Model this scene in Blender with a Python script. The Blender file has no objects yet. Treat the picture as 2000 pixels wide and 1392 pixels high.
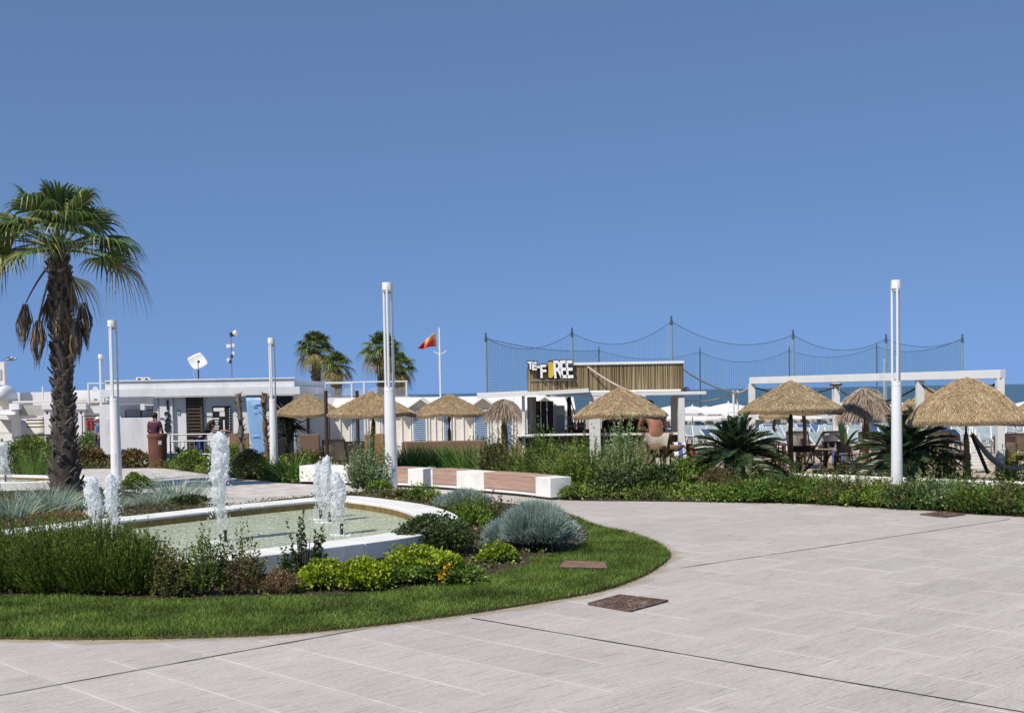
import bpy, bmesh, math, random
import numpy as np
from mathutils import Vector, Matrix, Euler, Quaternion
random.seed(7); RNG = np.random.default_rng(11)
sc = bpy.context.scene
COL = sc.collection
R = math.radians

# ------------------------------------------------------------------ camera
CAM_H, FPX, PITCH, ROLL = 2.2, 2400.0, 2.2, -0.97
SHIFT = (FPX * math.tan(R(PITCH)) + 70) / 2000
cam_d = bpy.data.cameras.new('camera'); cam = bpy.data.objects.new('camera', cam_d); COL.objects.link(cam)
CAM_ROT = Matrix.Rotation(R(90 - PITCH), 3, 'X') @ Matrix.Rotation(R(ROLL), 3, 'Z')
cam.matrix_world = Matrix.Translation((0, 0, CAM_H)) @ CAM_ROT.to_4x4()
cam_d.sensor_width = 36; cam_d.lens = 36 * FPX / 2000; cam_d.shift_y = SHIFT
cam_d.clip_start = 0.1; cam_d.clip_end = 40000
sc.camera = cam
# ------------------------------------------------------------------ sky and sun
SUN_EL, SUN_AZ = 50.0, 40.0       # azimuth: degrees left of straight behind the camera
world = bpy.data.worlds.new('World'); sc.world = world; world.use_nodes = True
wn = world.node_tree; bg = wn.nodes['Background']
sky = wn.nodes.new('ShaderNodeTexSky'); sky.sky_type = 'NISHITA'; sky.sun_disc = False
sun_dir = Vector((-math.sin(R(SUN_AZ)) * math.cos(R(SUN_EL)), -math.cos(R(SUN_AZ)) * math.cos(R(SUN_EL)), math.sin(R(SUN_EL))))
sky.sun_elevation = R(SUN_EL); sky.sun_rotation = math.atan2(sun_dir.x, sun_dir.y)
sky.altitude = 0; sky.air_density = 1.0; sky.dust_density = 0.0; sky.ozone_density = 4.0
hs = wn.nodes.new('ShaderNodeHueSaturation'); hs.inputs['Saturation'].default_value = 1.0; hs.inputs['Value'].default_value = 1.0
bw = wn.nodes.new('ShaderNodeRGBToBW'); wn.links.new(sky.outputs[0], bw.inputs[0])          # the clear blue haze of the photo: sky brightness, one blue
gm = wn.nodes.new('ShaderNodeMath'); gm.operation = 'POWER'; gm.inputs[1].default_value = 0.42; wn.links.new(bw.outputs[0], gm.inputs[0])
tn = wn.nodes.new('ShaderNodeMix'); tn.data_type = 'RGBA'; tn.blend_type = 'MULTIPLY'; tn.inputs[0].default_value = 1.0
tn.inputs[6].default_value = (0.93, 1.71, 3.38, 1); wn.links.new(gm.outputs[0], tn.inputs[7]); wn.links.new(tn.outputs[2], hs.inputs['Color']); wn.links.new(hs.outputs[0], bg.inputs['Color'])
bg.inputs['Strength'].default_value = 0.075
sun_d = bpy.data.lights.new('sun', 'SUN'); sun_d.energy = 4.0; sun_d.angle = R(0.55); sun_d.color = (1.0, 0.93, 0.83)
sun_o = bpy.data.objects.new('sun', sun_d); COL.objects.link(sun_o)
sun_o.rotation_euler = sun_dir.to_track_quat('Z', 'Y').to_euler()
vs = sc.view_settings; vs.view_transform = 'Standard'; vs.look = 'None'; vs.exposure = 0.18; vs.gamma = 1.0; vs.use_curve_mapping = False
sc.cycles.max_bounces = 6; sc.cycles.transparent_max_bounces = 24; sc.cycles.diffuse_bounces = 3
sc.cycles.glossy_bounces = 3; sc.cycles.transmission_bounces = 5; sc.cycles.caustics_reflective = False; sc.cycles.caustics_refractive = False

# ------------------------------------------------------------------ placing: a sight line met with the ground or a distance
def sight(px, py):
    return CAM_ROT @ Vector(((px - 1000) / FPX, (696 - py) / FPX + SHIFT * 2000 / FPX, -1))
def G(px, py, z=0.0):
    d = sight(px, py); t = (z - CAM_H) / d.z
    return Vector((d.x * t, d.y * t, z))
def A(px, py, Y):
    d = sight(px, py); t = Y / d.y
    return Vector((d.x * t, Y, CAM_H + d.z * t))
def Zat(py, px, Y): return A(px, py, Y).z
def Xat(px, Y, py=800): return A(px, py, Y).x

# ------------------------------------------------------------------ tagging
def tag(o, label=None, cat=None, group=None, kind=None):
    if label: o['label'] = label
    if cat: o['category'] = cat
    if group: o['group'] = group
    if kind: o['kind'] = kind
    return o
def empty(name, loc=(0, 0, 0), rz=0.0, label=None, cat=None, group=None):
    o = bpy.data.objects.new(name, None); COL.objects.link(o); o.empty_display_size = 0.2
    o.location = loc; o.rotation_euler = (0, 0, rz); tag(o, label, cat, group)
    return o
def link(name, me, mats, parent=None, loc=None, rot=None, scale=None):
    o = bpy.data.objects.new(name, me); COL.objects.link(o)
    if me is not None and mats is not None and len(me.materials) == 0:
        for m in (mats if isinstance(mats, (list, tuple)) else [mats]): me.materials.append(m)
    if parent: o.parent = parent
    if loc is not None: o.location = loc
    if rot is not None: o.rotation_euler = rot
    if scale is not None: o.scale = scale if hasattr(scale, '__len__') else (scale,) * 3
    return o
def copy_tree(o, parent=None):
    c = o.copy(); COL.objects.link(c)
    if parent is not None: c.parent = parent
    for ch in list(o.children): copy_tree(ch, c)
    return c

# ------------------------------------------------------------------ materials
def nd(nt, t, **kw):
    n = nt.nodes.new(t)
    for k, v in kw.items():
        if k in n.inputs: n.inputs[k].default_value = v
        else: setattr(n, k, v)
    return n
def mixc(nt, fac, a, b, mode='MIX'):
    m = nt.nodes.new('ShaderNodeMix'); m.data_type = 'RGBA'; m.blend_type = mode
    for i, v in ((0, fac), (6, a), (7, b)):
        if isinstance(v, bpy.types.NodeSocket): nt.links.new(v, m.inputs[i])
        elif i == 0: m.inputs[0].default_value = v
        else: m.inputs[i].default_value = (*v, 1) if len(v) == 3 else v
    return m.outputs[2]
def ramp(nt, src, stops):
    r = nt.nodes.new('ShaderNodeValToRGB'); el = r.color_ramp.elements
    while len(el) < len(stops): el.new(0.5)
    for e, (p, c) in zip(el, stops):
        e.position = p; e.color = (c, c, c, 1) if not hasattr(c, '__len__') else (*c, 1)
    nt.links.new(src, r.inputs[0]); return r.outputs[0]
def coords(nt, scale=(1, 1, 1), rot=(0, 0, 0), which='Object'):
    tc = nt.nodes.new('ShaderNodeTexCoord'); mp = nt.nodes.new('ShaderNodeMapping')
    mp.inputs['Scale'].default_value = scale; mp.inputs['Rotation'].default_value = rot
    nt.links.new(tc.outputs[which], mp.inputs[0]); return mp.outputs[0]
def wcoords(nt, scale=(1, 1, 1), rot=(0, 0, 0)):
    g = nt.nodes.new('ShaderNodeNewGeometry'); mp = nt.nodes.new('ShaderNodeMapping')
    mp.inputs['Scale'].default_value = scale; mp.inputs['Rotation'].default_value = rot
    nt.links.new(g.outputs['Position'], mp.inputs[0]); return mp.outputs[0]
def noise(nt, vec, scale, detail=4.0, rough=0.55):
    n = nt.nodes.new('ShaderNodeTexNoise'); n.inputs['Scale'].default_value = scale
    n.inputs['Detail'].default_value = detail; n.inputs['Roughness'].default_value = rough
    if vec is not None: nt.links.new(vec, n.inputs['Vector'])
    return n.outputs['Fac']
def base(name):
    m = bpy.data.materials.new(name); m.use_nodes = True
    nt = m.node_tree; return m, nt, nt.nodes['Principled BSDF']
def bump(nt, src, strength, dist=0.01):
    b = nt.nodes.new('ShaderNodeBump'); b.inputs['Strength'].default_value = strength; b.inputs['Distance'].default_value = dist
    nt.links.new(src, b.inputs['Height']); return b.outputs[0]
def sc3(c, k): return tuple(max(0, min(1, v * k)) for v in c)
def mat(name, col, rough=0.6, var=0.12, scale=6.0, bmp=0.15, bdist=0.01, metal=0.0, spec=0.4, orand=0.0, dirt=None, stretch=(1, 1, 1), world=False):
    m, nt, p = base(name)
    vec = wcoords(nt, stretch) if world else coords(nt, stretch)
    n1 = noise(nt, vec, scale, 6); n2 = noise(nt, vec, scale * 7.3, 3)
    c = mixc(nt, ramp(nt, n1, [(0.3, 0.0), (0.7, 1.0)]), sc3(col, 1 - var), sc3(col, 1 + var))
    c = mixc(nt, ramp(nt, n2, [(0.35, 0.0), (0.65, 0.35)]), c, sc3(col, 1 - 1.6 * var))
    if dirt: c = mixc(nt, ramp(nt, noise(nt, vec, scale * 0.6, 7, 0.7), [(0.52, 0.0), (0.72, 0.8)]), c, dirt)
    if orand:
        oi = nt.nodes.new('ShaderNodeObjectInfo'); h = nt.nodes.new('ShaderNodeHueSaturation')
        mr = nt.nodes.new('ShaderNodeMapRange'); mr.inputs[3].default_value = 1 - orand; mr.inputs[4].default_value = 1 + orand
        nt.links.new(oi.outputs['Random'], mr.inputs[0]); nt.links.new(mr.outputs[0], h.inputs['Value'])
        nt.links.new(c, h.inputs['Color']); c = h.outputs[0]
    nt.links.new(c, p.inputs['Base Color'])
    p.inputs['Roughness'].default_value = rough; p.inputs['Metallic'].default_value = metal; p.inputs['Specular IOR Level'].default_value = spec
    if bmp: nt.links.new(bump(nt, n2, bmp, bdist), p.inputs['Normal'])
    return m
def leafmat(name, stops, trans=0.3, rough=0.5, spec=0.25, patch=0.35, pscale=1.6):
    """per-leaf colour from a ramp, with broad patches of lighter and darker growth"""
    m, nt, p = base(name)
    g = nt.nodes.new('ShaderNodeNewGeometry')
    c = ramp(nt, g.outputs['Random Per Island'], stops)
    n = noise(nt, wcoords(nt), pscale, 3)
    h = nt.nodes.new('ShaderNodeHueSaturation'); mr = nt.nodes.new('ShaderNodeMapRange')
    mr.inputs[1].default_value = 0.3; mr.inputs[2].default_value = 0.7; mr.inputs[3].default_value = 1 - patch; mr.inputs[4].default_value = 1 + patch
    nt.links.new(n, mr.inputs[0]); nt.links.new(mr.outputs[0], h.inputs['Value']); nt.links.new(c, h.inputs['Color'])
    nt.links.new(h.outputs[0], p.inputs['Base Color']); p.inputs['Roughness'].default_value = rough; p.inputs['Specular IOR Level'].default_value = spec
    t = nt.nodes.new('ShaderNodeBsdfTranslucent'); nt.links.new(h.outputs[0], t.inputs['Color'])
    ms = nt.nodes.new('ShaderNodeMixShader'); ms.inputs[0].default_value = trans
    nt.links.new(p.outputs[0], ms.inputs[1]); nt.links.new(t.outputs[0], ms.inputs[2])
    nt.links.new(ms.outputs[0], nt.nodes['Material Output'].inputs['Surface'])
    return m

# ------------------------------------------------------------------ mesh building
class MB:
    def __init__(s): s.v = []; s.f = []; s.m = []; s.cur = 0
    def add(s, vs, fs):
        b = len(s.v); s.v += [tuple(v) for v in vs]; s.f += [[b + i for i in f] for f in fs]; s.m += [s.cur] * len(fs); return s
    def box(s, c, size, rz=0.0, M=None):
        x, y, z = (a / 2 for a in size)
        vs = [Vector((i * x, j * y, k * z)) for k in (-1, 1) for j in (-1, 1) for i in (-1, 1)]
        if M is None: M = Matrix.Rotation(rz, 3, 'Z')
        vs = [M @ v + Vector(c) for v in vs]
        return s.add(vs, [(0, 2, 3, 1), (4, 5, 7, 6), (0, 1, 5, 4), (2, 6, 7, 3), (0, 4, 6, 2), (1, 3, 7, 5)])
    def bar(s, p0, p1, w, h):
        """rectangular bar from p0 to p1, w across, h upright"""
        p0, p1 = Vector(p0), Vector(p1); d = (p1 - p0); L = d.length; d = d / L
        up = Vector((0, 0, 1)) if abs(d.z) < 0.99 else Vector((0, 1, 0))
        x = d.cross(up).normalized(); u = x.cross(d)
        M = Matrix((x, d, u)).transposed()
        return s.box((p0 + p1) / 2, (w, L, h), M=M)
    def cyl(s, p0, p1, r0, r1=None, n=10, caps=True):
        if r1 is None: r1 = r0
        p0, p1 = Vector(p0), Vector(p1); q = (p1 - p0).to_track_quat('Z', 'Y')
        vs = []
        for p, r in ((p0, r0), (p1, r1)):
            for i in range(n):
                a = 2 * math.pi * i / n; vs.append(p + q @ Vector((r * math.cos(a), r * math.sin(a), 0)))
        fs = [(i, (i + 1) % n, n + (i + 1) % n, n + i) for i in range(n)]
        if caps: fs += [tuple(range(n - 1, -1, -1)), tuple(range(n, 2 * n))]
        return s.add(vs, fs)
    def tube(s, pts, r, n=6):
        pts = [Vector(p) for p in pts]; rs = r if hasattr(r, '__len__') else [r] * len(pts)
        vs = []
        for i, p in enumerate(pts):
            d = (pts[min(i + 1, len(pts) - 1)] - pts[max(i - 1, 0)]).normalized(); q = d.to_track_quat('Z', 'Y')
            for k in range(n):
                a = 2 * math.pi * k / n; vs.append(p + q @ Vector((rs[i] * math.cos(a), rs[i] * math.sin(a), 0)))
        fs = []
        for i in range(len(pts) - 1):
            for k in range(n): fs.append((i * n + k, i * n + (k + 1) % n, (i + 1) * n + (k + 1) % n, (i + 1) * n + k))
        fs += [tuple(range(n - 1, -1, -1)), tuple(range((len(pts) - 1) * n, len(pts) * n))]
        return s.add(vs, fs)
    def lathe(s, prof, n=20, c=(0, 0, 0), jitter=0.0):
        vs = []; fs = []
        for r, z in prof:
            for k in range(n):
                a = 2 * math.pi * k / n; rr = r * (1 + random.uniform(-jitter, jitter))
                vs.append((c[0] + rr * math.cos(a), c[1] + rr * math.sin(a), c[2] + z))
        for i in range(len(prof) - 1):
            for k in range(n): fs.append((i * n + k, i * n + (k + 1) % n, (i + 1) * n + (k + 1) % n, (i + 1) * n + k))
        return s.add(vs, fs)
    def prism(s, poly, z0, z1, bottom=True):
        n = len(poly); vs = [(p[0], p[1], z0) for p in poly] + [(p[0], p[1], z1) for p in poly]
        fs = [(i, (i + 1) % n, n + (i + 1) % n, n + i) for i in range(n)] + [tuple(range(n, 2 * n))]
        if bottom: fs.append(tuple(range(n - 1, -1, -1)))
        return s.add(vs, fs)
    def sphere(s, c, r, n=8, m=6):
        r = r if hasattr(r, '__len__') else (r, r, r)
        vs = [(c[0], c[1], c[2] + r[2])]; fs = []
        for i in range(1, m):
            t = math.pi * i / m
            for k in range(n):
                a = 2 * math.pi * k / n; vs.append((c[0] + r[0] * math.sin(t) * math.cos(a), c[1] + r[1] * math.sin(t) * math.sin(a), c[2] + r[2] * math.cos(t)))
        vs.append((c[0], c[1], c[2] - r[2])); e = len(vs) - 1
        for k in range(n):
            fs.append((0, 1 + k, 1 + (k + 1) % n)); fs.append((e, 1 + (m - 2) * n + (k + 1) % n, 1 + (m - 2) * n + k))
            for i in range(m - 2): fs.append((1 + i * n + k, 1 + (i + 1) * n + k, 1 + (i + 1) * n + (k + 1) % n, 1 + i * n + (k + 1) % n))
        return s.add(vs, fs)
    def mesh(s, name, smooth=False, bevel=0.0):
        me = bpy.data.meshes.new(name); me.from_pydata(s.v, [], s.f)
        if any(s.m): me.polygons.foreach_set('material_index', s.m)
        if smooth: me.polygons.foreach_set('use_smooth', [True] * len(me.polygons))
        bm = bmesh.new(); bm.from_mesh(me)
        if bevel:
            bmesh.ops.bevel(bm, geom=[e for e in bm.edges if len(e.link_faces) == 2 and e.calc_face_angle(0) > 0.5], offset=bevel, segments=1, affect='EDGES')
        bmesh.ops.recalc_face_normals(bm, faces=bm.faces); bm.to_mesh(me); bm.free()
        if smooth:
            try: me.set_sharp_from_angle(angle=R(40))
            except Exception: pass
        me.update(); return me
    def build(s, name, mats, parent=None, smooth=False, bevel=0.0, loc=None, rot=None):
        return link(name, s.mesh(name, smooth, bevel), mats, parent, loc, rot)
def mesh_np(name, verts, faces, smooth=False):
    """verts (N,3), faces (M,k) arrays"""
    me = bpy.data.meshes.new(name); verts = np.asarray(verts, dtype=np.float32); faces = np.asarray(faces, dtype=np.int32)
    k = faces.shape[1]
    me.vertices.add(len(verts)); me.vertices.foreach_set('co', verts.ravel())
    me.loops.add(faces.size); me.loops.foreach_set('vertex_index', faces.ravel())
    me.polygons.add(len(faces)); me.polygons.foreach_set('loop_start', np.arange(0, faces.size, k, dtype=np.int32))
    me.polygons.foreach_set('loop_total', np.full(len(faces), k, dtype=np.int32))
    me.update(calc_edges=True); return me
def rand_dirs(n):
    v = RNG.normal(size=(n, 3)); return v / np.linalg.norm(v, axis=1, keepdims=True)
def norm(a): return a / np.maximum(np.linalg.norm(a, axis=1, keepdims=True), 1e-9)
def leaves(P, D, L, W, droop=0.15, twist=None):
    """P base points (N,3), D leaf directions, L lengths, W widths -> verts, faces: each leaf a folded four-sided lozenge (2 quads-> 2 tris)"""
    n = len(P); D = norm(D); ref = twist if twist is not None else rand_dirs(n)
    S = norm(np.cross(D, ref)); L = np.broadcast_to(L, (n,))[:, None]; W = np.broadcast_to(W, (n,))[:, None]
    N = np.cross(S, D)
    a = P; b = P + D * L * 0.45 + S * W * 0.5 + N * W * 0.18; c = P + D * L + np.array([0, 0, -1]) * L * droop; d = P + D * L * 0.45 - S * W * 0.5 + N * W * 0.18
    V = np.stack([a, b, c, d], 1).reshape(-1, 3); i = np.arange(n) * 4
    Fc = np.concatenate([np.stack([i, i + 1, i + 2], 1), np.stack([i, i + 2, i + 3], 1)])
    return V, Fc
def blades(P, D, L, W, bend, segs=3):
    """grass-like tapering strips that bend over; bend = horizontal vectors (N,3)"""
    n = len(P); L = np.broadcast_to(L, (n,))[:, None]; W = np.broadcast_to(W, (n,))[:, None]
    S = norm(np.cross(D, rand_dirs(n))); rows = []
    for k in range(segs + 1):
        t = k / segs; C = P + D * L * t + bend * L * t * t - np.array([0, 0, 1]) * (np.linalg.norm(bend, axis=1, keepdims=True) ** 2) * L * t * t * 0.5
        w = W * (1 - t) ** 0.6 * 0.5 + 0.0004
        rows += [C - S * w, C + S * w]
    V = np.stack(rows, 1).reshape(-1, 3); m = 2 * (segs + 1); i = np.arange(n) * m; F_ = []
    for k in range(segs): F_.append(np.stack([i + 2 * k, i + 2 * k + 1, i + 2 * k + 3, i + 2 * k + 2], 1))
    return V, np.concatenate(F_)
def catmull(pts, per=8, closed=True):
    pts = [Vector((*p[:2], p[2] if len(p) > 2 else 0)) for p in pts]; n = len(pts); out = []
    rng = range(n) if closed else range(n - 1)
    for i in rng:
        g = (lambda k: pts[k % n]) if closed else (lambda k: pts[max(0, min(n - 1, k))])
        p0, p1, p2, p3 = g(i - 1), g(i), g(i + 1), g(i + 2)
        for j in range(per):
            t = j / per
            out.append(0.5 * ((2 * p1) + (p2 - p0) * t + (2 * p0 - 5 * p1 + 4 * p2 - p3) * t * t + (3 * p1 - p0 - 3 * p2 + p3) * t ** 3))
    if not closed: out.append(pts[-1])
    return out
def in_poly(P, poly):
    x, y = P[:, 0], P[:, 1]; ins = np.zeros(len(P), bool); n = len(poly)
    for i in range(n):
        x0, y0 = poly[i][0], poly[i][1]; x1, y1 = poly[(i + 1) % n][0], poly[(i + 1) % n][1]
        c = ((y0 > y) != (y1 > y)) & (x < (x1 - x0) * (y - y0) / (y1 - y0 + 1e-12) + x0); ins ^= c
    return ins
def scatter_poly(poly, density):
    xs = [p[0] for p in poly]; ys = [p[1] for p in poly]
    n = int((max(xs) - min(xs)) * (max(ys) - min(ys)) * density)
    P = np.stack([RNG.uniform(min(xs), max(xs), n), RNG.uniform(min(ys), max(ys), n), np.zeros(n)], 1)
    return P[in_poly(P, poly)]

# ================================================================== MATERIALS USED WIDELY
m_white = mat('white_paint', (0.78, 0.78, 0.77), 0.55, 0.05, 2.0, 0.12, dirt=(0.62, 0.60, 0.56))
m_lamp = mat('lamp_white', (0.80, 0.81, 0.82), 0.35, 0.03, 3.0, 0.03)
m_stone = mat('white_stone', (0.82, 0.81, 0.78), 0.7, 0.06, 3.0, 0.25, dirt=(0.55, 0.52, 0.46))
m_conc = mat('grey_concrete', (0.45, 0.44, 0.42), 0.85, 0.15, 5.0, 0.3)
m_dark = mat('dark_metal', (0.03, 0.03, 0.032), 0.5, 0.2, 8.0, 0.05)
m_steel = mat('galvanised_steel', (0.34, 0.36, 0.39), 0.45, 0.1, 12.0, 0.05, metal=0.7)
m_wood = mat('brown_bench_wood', (0.45, 0.30, 0.235), 0.65, 0.18, 3.0, 0.2, stretch=(1, 1, 9), orand=0.12)
m_woodd = mat('dark_stained_wood', (0.07, 0.035, 0.022), 0.6, 0.3, 4.0, 0.2, stretch=(1, 1, 6), orand=0.2)
m_pole = mat('round_timber', (0.20, 0.125, 0.06), 0.75, 0.3, 5.0, 0.3, stretch=(3, 3, 0.5))
m_soil = mat('dark_soil', (0.075, 0.052, 0.038), 0.95, 0.4, 9.0, 0.9, 0.03, world=True)
m_bark = mat('stem_bark', (0.10, 0.07, 0.045), 0.9, 0.3, 12.0, 0.4)
m_glassd = mat('dark_glass', (0.03, 0.045, 0.06), 0.1, 0.2, 2.0, 0.0)

THETA = R(44.5); U = Vector((math.cos(THETA), math.sin(THETA), 0)); V_ = Vector((math.sin(THETA), -math.cos(THETA), 0))
A0, B0 = 8.05, -9.14
SL_, SW_ = 1.32, 0.66
def paving_material(name, slab):
    m, nt, p = base(name)
    v = wcoords(nt, (1, 1, 1), (0, 0, -THETA))                    # rotate so x runs along the grooves
    st = nt.nodes.new('ShaderNodeMapping'); st.inputs['Scale'].default_value = (0.5, 7.0, 1); nt.links.new(v, st.inputs[0])
    st2 = nt.nodes.new('ShaderNodeMapping'); st2.inputs['Scale'].default_value = (1.6, 34.0, 1); nt.links.new(v, st2.inputs[0])
    streak = noise(nt, st.outputs[0], 1.6, 6, 0.6); fine = noise(nt, st2.outputs[0], 1.5, 5, 0.6); blot = noise(nt, v, 0.55, 6, 0.6); blot2 = noise(nt, v, 2.4, 5, 0.6)
    c = mixc(nt, ramp(nt, blot, [(0.35, 0), (0.65, 1)]), (0.475, 0.435, 0.40), (0.55, 0.508, 0.468))
    c = mixc(nt, ramp(nt, blot2, [(0.42, 0), (0.68, 0.6)]), c, (0.55, 0.515, 0.48))
    c = mixc(nt, ramp(nt, streak, [(0.48, 0), (0.75, 0.5)]), c, (0.41, 0.38, 0.36))
    c = mixc(nt, ramp(nt, fine, [(0.54, 0), (0.66, 0.8)]), c, (0.27, 0.245, 0.23))
    sp = noise(nt, v, 30, 4, 0.7); c = mixc(nt, ramp(nt, sp, [(0.45, 0), (0.72, 0.45)]), c, (0.30, 0.275, 0.26)); c = mixc(nt, ramp(nt, sp, [(0.28, 0.5), (0.42, 0)]), c, (0.64, 0.61, 0.58))
    vo = nt.nodes.new('ShaderNodeTexVoronoi'); vo.inputs['Scale'].default_value = 0.9; vo.inputs['Randomness'].default_value = 1.0; nt.links.new(v, vo.inputs['Vector'])
    c = mixc(nt, ramp(nt, vo.outputs['Distance'], [(0.012, 0.75), (0.022, 0.0)]), c, (0.13, 0.12, 0.115))
    vo2 = nt.nodes.new('ShaderNodeTexVoronoi'); vo2.inputs['Scale'].default_value = 2.3; nt.links.new(v, vo2.inputs['Vector'])
    c = mixc(nt, ramp(nt, vo2.outputs['Distance'], [(0.015, 0.5), (0.03, 0.0)]), c, (0.68, 0.66, 0.64))
    if slab:
        tco = nt.nodes.new('ShaderNodeTexCoord'); so = nt.nodes.new('ShaderNodeSeparateXYZ'); nt.links.new(tco.outputs['Object'], so.inputs[0]); ed_ = []
        for ax, hf in ((0, SL_ / 2), (1, SW_ / 2)):
            ab = nt.nodes.new('ShaderNodeMath'); ab.operation = 'ABSOLUTE'; nt.links.new(so.outputs[ax], ab.inputs[0]); su = nt.nodes.new('ShaderNodeMath'); su.operation = 'SUBTRACT'; su.inputs[0].default_value = hf; nt.links.new(ab.outputs[0], su.inputs[1]); ed_.append(su.outputs[0])
        mn = nt.nodes.new('ShaderNodeMath'); mn.operation = 'MINIMUM'; nt.links.new(ed_[0], mn.inputs[0]); nt.links.new(ed_[1], mn.inputs[1])
        wob = nt.nodes.new('ShaderNodeMath'); wob.operation = 'MULTIPLY_ADD'; wob.inputs[1].default_value = 0.22; nt.links.new(blot2, wob.inputs[0]); nt.links.new(mn.outputs[0], wob.inputs[2])
        mk = nt.nodes.new('ShaderNodeMath'); mk.operation = 'MULTIPLY'; nt.links.new(ramp(nt, wob.outputs[0], [(0.09, 0.5), (0.24, 0.0)]), mk.inputs[0]); nt.links.new(ramp(nt, noise(nt, v, 0.35, 4), [(0.40, 0.15), (0.60, 1.0)]), mk.inputs[1])
        c = mixc(nt, mk.outputs[0], c, (0.58, 0.545, 0.51))      # lime bloom along the joints
        oi = nt.nodes.new('ShaderNodeObjectInfo'); h = nt.nodes.new('ShaderNodeHueSaturation'); mr = nt.nodes.new('ShaderNodeMapRange')
        mr.inputs[3].default_value = 0.94; mr.inputs[4].default_value = 1.04
        nt.links.new(oi.outputs['Random'], mr.inputs[0]); nt.links.new(mr.outputs[0], h.inputs['Value']); nt.links.new(c, h.inputs['Color']); c = h.outputs[0]
    else:
        c = mixc(nt, ramp(nt, blot2, [(0.40, 0.0), (0.62, 0.8)]), c, (0.70, 0.67, 0.64))
    nt.links.new(c, p.inputs['Base Color']); p.inputs['Roughness'].default_value = 0.8; p.inputs['Specular IOR Level'].default_value = 0.25
    ad = nt.nodes.new('ShaderNodeMath'); ad.operation = 'ADD'; nt.links.new(fine, ad.inputs[0]); nt.links.new(sp, ad.inputs[1])
    nt.links.new(bump(nt, ad.outputs[0], 0.35, 0.006), p.inputs['Normal'])
    return m
m_slab = paving_material('imprinted_slab', True); m_pave = paving_material('paving_joint', False)
m_joint = mat('black_joint', (0.05, 0.047, 0.045), 0.9, 0.3, 20, 0.2)

# ================================================================== GROUND, SEA
def ground_z(y):
    pts = [(-1e9, 0), (50, 0), (64, -0.8), (105, -1.25), (160, -1.5), (200, -2.0), (1e9, -2.0)]
    for (a, za), (b, zb) in zip(pts, pts[1:]):
        if a <= y <= b: return za + (zb - za) * (0 if a < -1e8 or b > 1e8 else (y - a) / (b - a))
    return 0
m_sand, nt, p = base('beach_sand')
v = wcoords(nt); n1 = noise(nt, v, 0.4, 6); n2 = noise(nt, v, 9, 5)
c = mixc(nt, ramp(nt, n1, [(0.35, 0), (0.65, 1)]), (0.44, 0.36, 0.27), (0.54, 0.45, 0.345)); c = mixc(nt, ramp(nt, n2, [(0.5, 0), (0.7, 0.5)]), c, (0.33, 0.26, 0.19))
nt.links.new(c, p.inputs['Base Color']); p.inputs['Roughness'].default_value = 0.95; nt.links.new(bump(nt, n2, 0.8, 0.05), p.inputs['Normal'])
ys = [-60, -10, 10, 25, 35, 42, 50, 54, 58, 61, 64, 80, 105, 130, 160, 200]; xs = [-1500, -300, -80, -40, -20, 0, 20, 40, 80, 300, 1500]
mb = MB(); mb.add([(x, y, ground_z(y)) for y in ys for x in xs], [(j * len(xs) + i, j * len(xs) + i + 1, (j + 1) * len(xs) + i + 1, (j + 1) * len(xs) + i) for j in range(len(ys) - 1) for i in range(len(xs) - 1)])
tag(mb.build('beach_ground', m_sand), 'pale sand of the beach sloping to the sea', kind='structure')
m_sea, nt, p = base('sea_water')
v = wcoords(nt, (0.03, 0.10, 1)); n1 = noise(nt, v, 1.0, 8, 0.65); v2 = wcoords(nt, (0.4, 1.4, 1)); n2 = noise(nt, v2, 1.0, 6)
c = mixc(nt, ramp(nt, n1, [(0.4, 0), (0.65, 1)]), (0.045, 0.105, 0.15), (0.07, 0.14, 0.19)); nt.links.new(c, p.inputs['Base Color'])
p.inputs['Roughness'].default_value = 0.35; p.inputs['Specular IOR Level'].default_value = 0.3; nt.links.new(bump(nt, n2, 0.9, 0.4), p.inputs['Normal'])
mb = MB(); mb.add([(-16000, 165, -1.6), (16000, 165, -1.6), (16000, 16000, -1.6), (-16000, 16000, -1.6)], [(0, 1, 2, 3)])
tag(mb.build('sea', m_sea), 'blue sea beyond the beach', kind='structure')

# ================================================================== PAVING
def flat(name, poly, z, m, label, depth=0.0, kind='structure'):
    mb = MB()
    if depth: mb.prism(poly, z - depth, z, bottom=False)
    else: mb.add([(q[0], q[1], z) for q in poly], [tuple(range(len(poly)))])
    bm = bmesh.new(); me0 = mb.mesh(name); bm.from_mesh(me0); bmesh.ops.triangulate(bm, faces=[f for f in bm.faces if len(f.verts) > 4])
    bmesh.ops.recalc_face_normals(bm, faces=bm.faces); bm.to_mesh(me0); bm.free()
    return tag(link(name, me0, m), label, kind=kind)
EDGE_R = [(1115, 975), (1300, 978), (1600, 983), (1800, 995), (1900, 1003), (2000, 1008), (2150, 1020)]   # front edge of the right planting
edge_r = [G(*q) for q in EDGE_R]
pave_poly = [(-60, -14), (30, -14), (30, 18)] + [(q.x, q.y + 0.5) for q in reversed(edge_r)] + [(-2, 31), (-6.5, 42), (-60, 42)]
paving = flat('paving', pave_poly, 0.004, m_pave, 'pale imprinted concrete paving of the seaside square')

lawn_px = [(-420, 1225), (-200, 1243), (0, 1250), (250, 1251), (500, 1244), (700, 1228), (900, 1203), (1050, 1180), (1180, 1155), (1260, 1125), (1300, 1098), (1308, 1085),
           (1290, 1068), (1240, 1048), (1160, 1028), (1095, 1003), (1000, 986), (880, 976), (770, 967), (700, 963), (560, 976), (430, 988), (300, 969), (180, 957), (0, 964), (-420, 990)]
island = catmull([G(*q) for q in lawn_px], 5)
def polygon_has(poly, x, y): return bool(in_poly(np.array([[x, y, 0]]), poly)[0])

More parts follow.
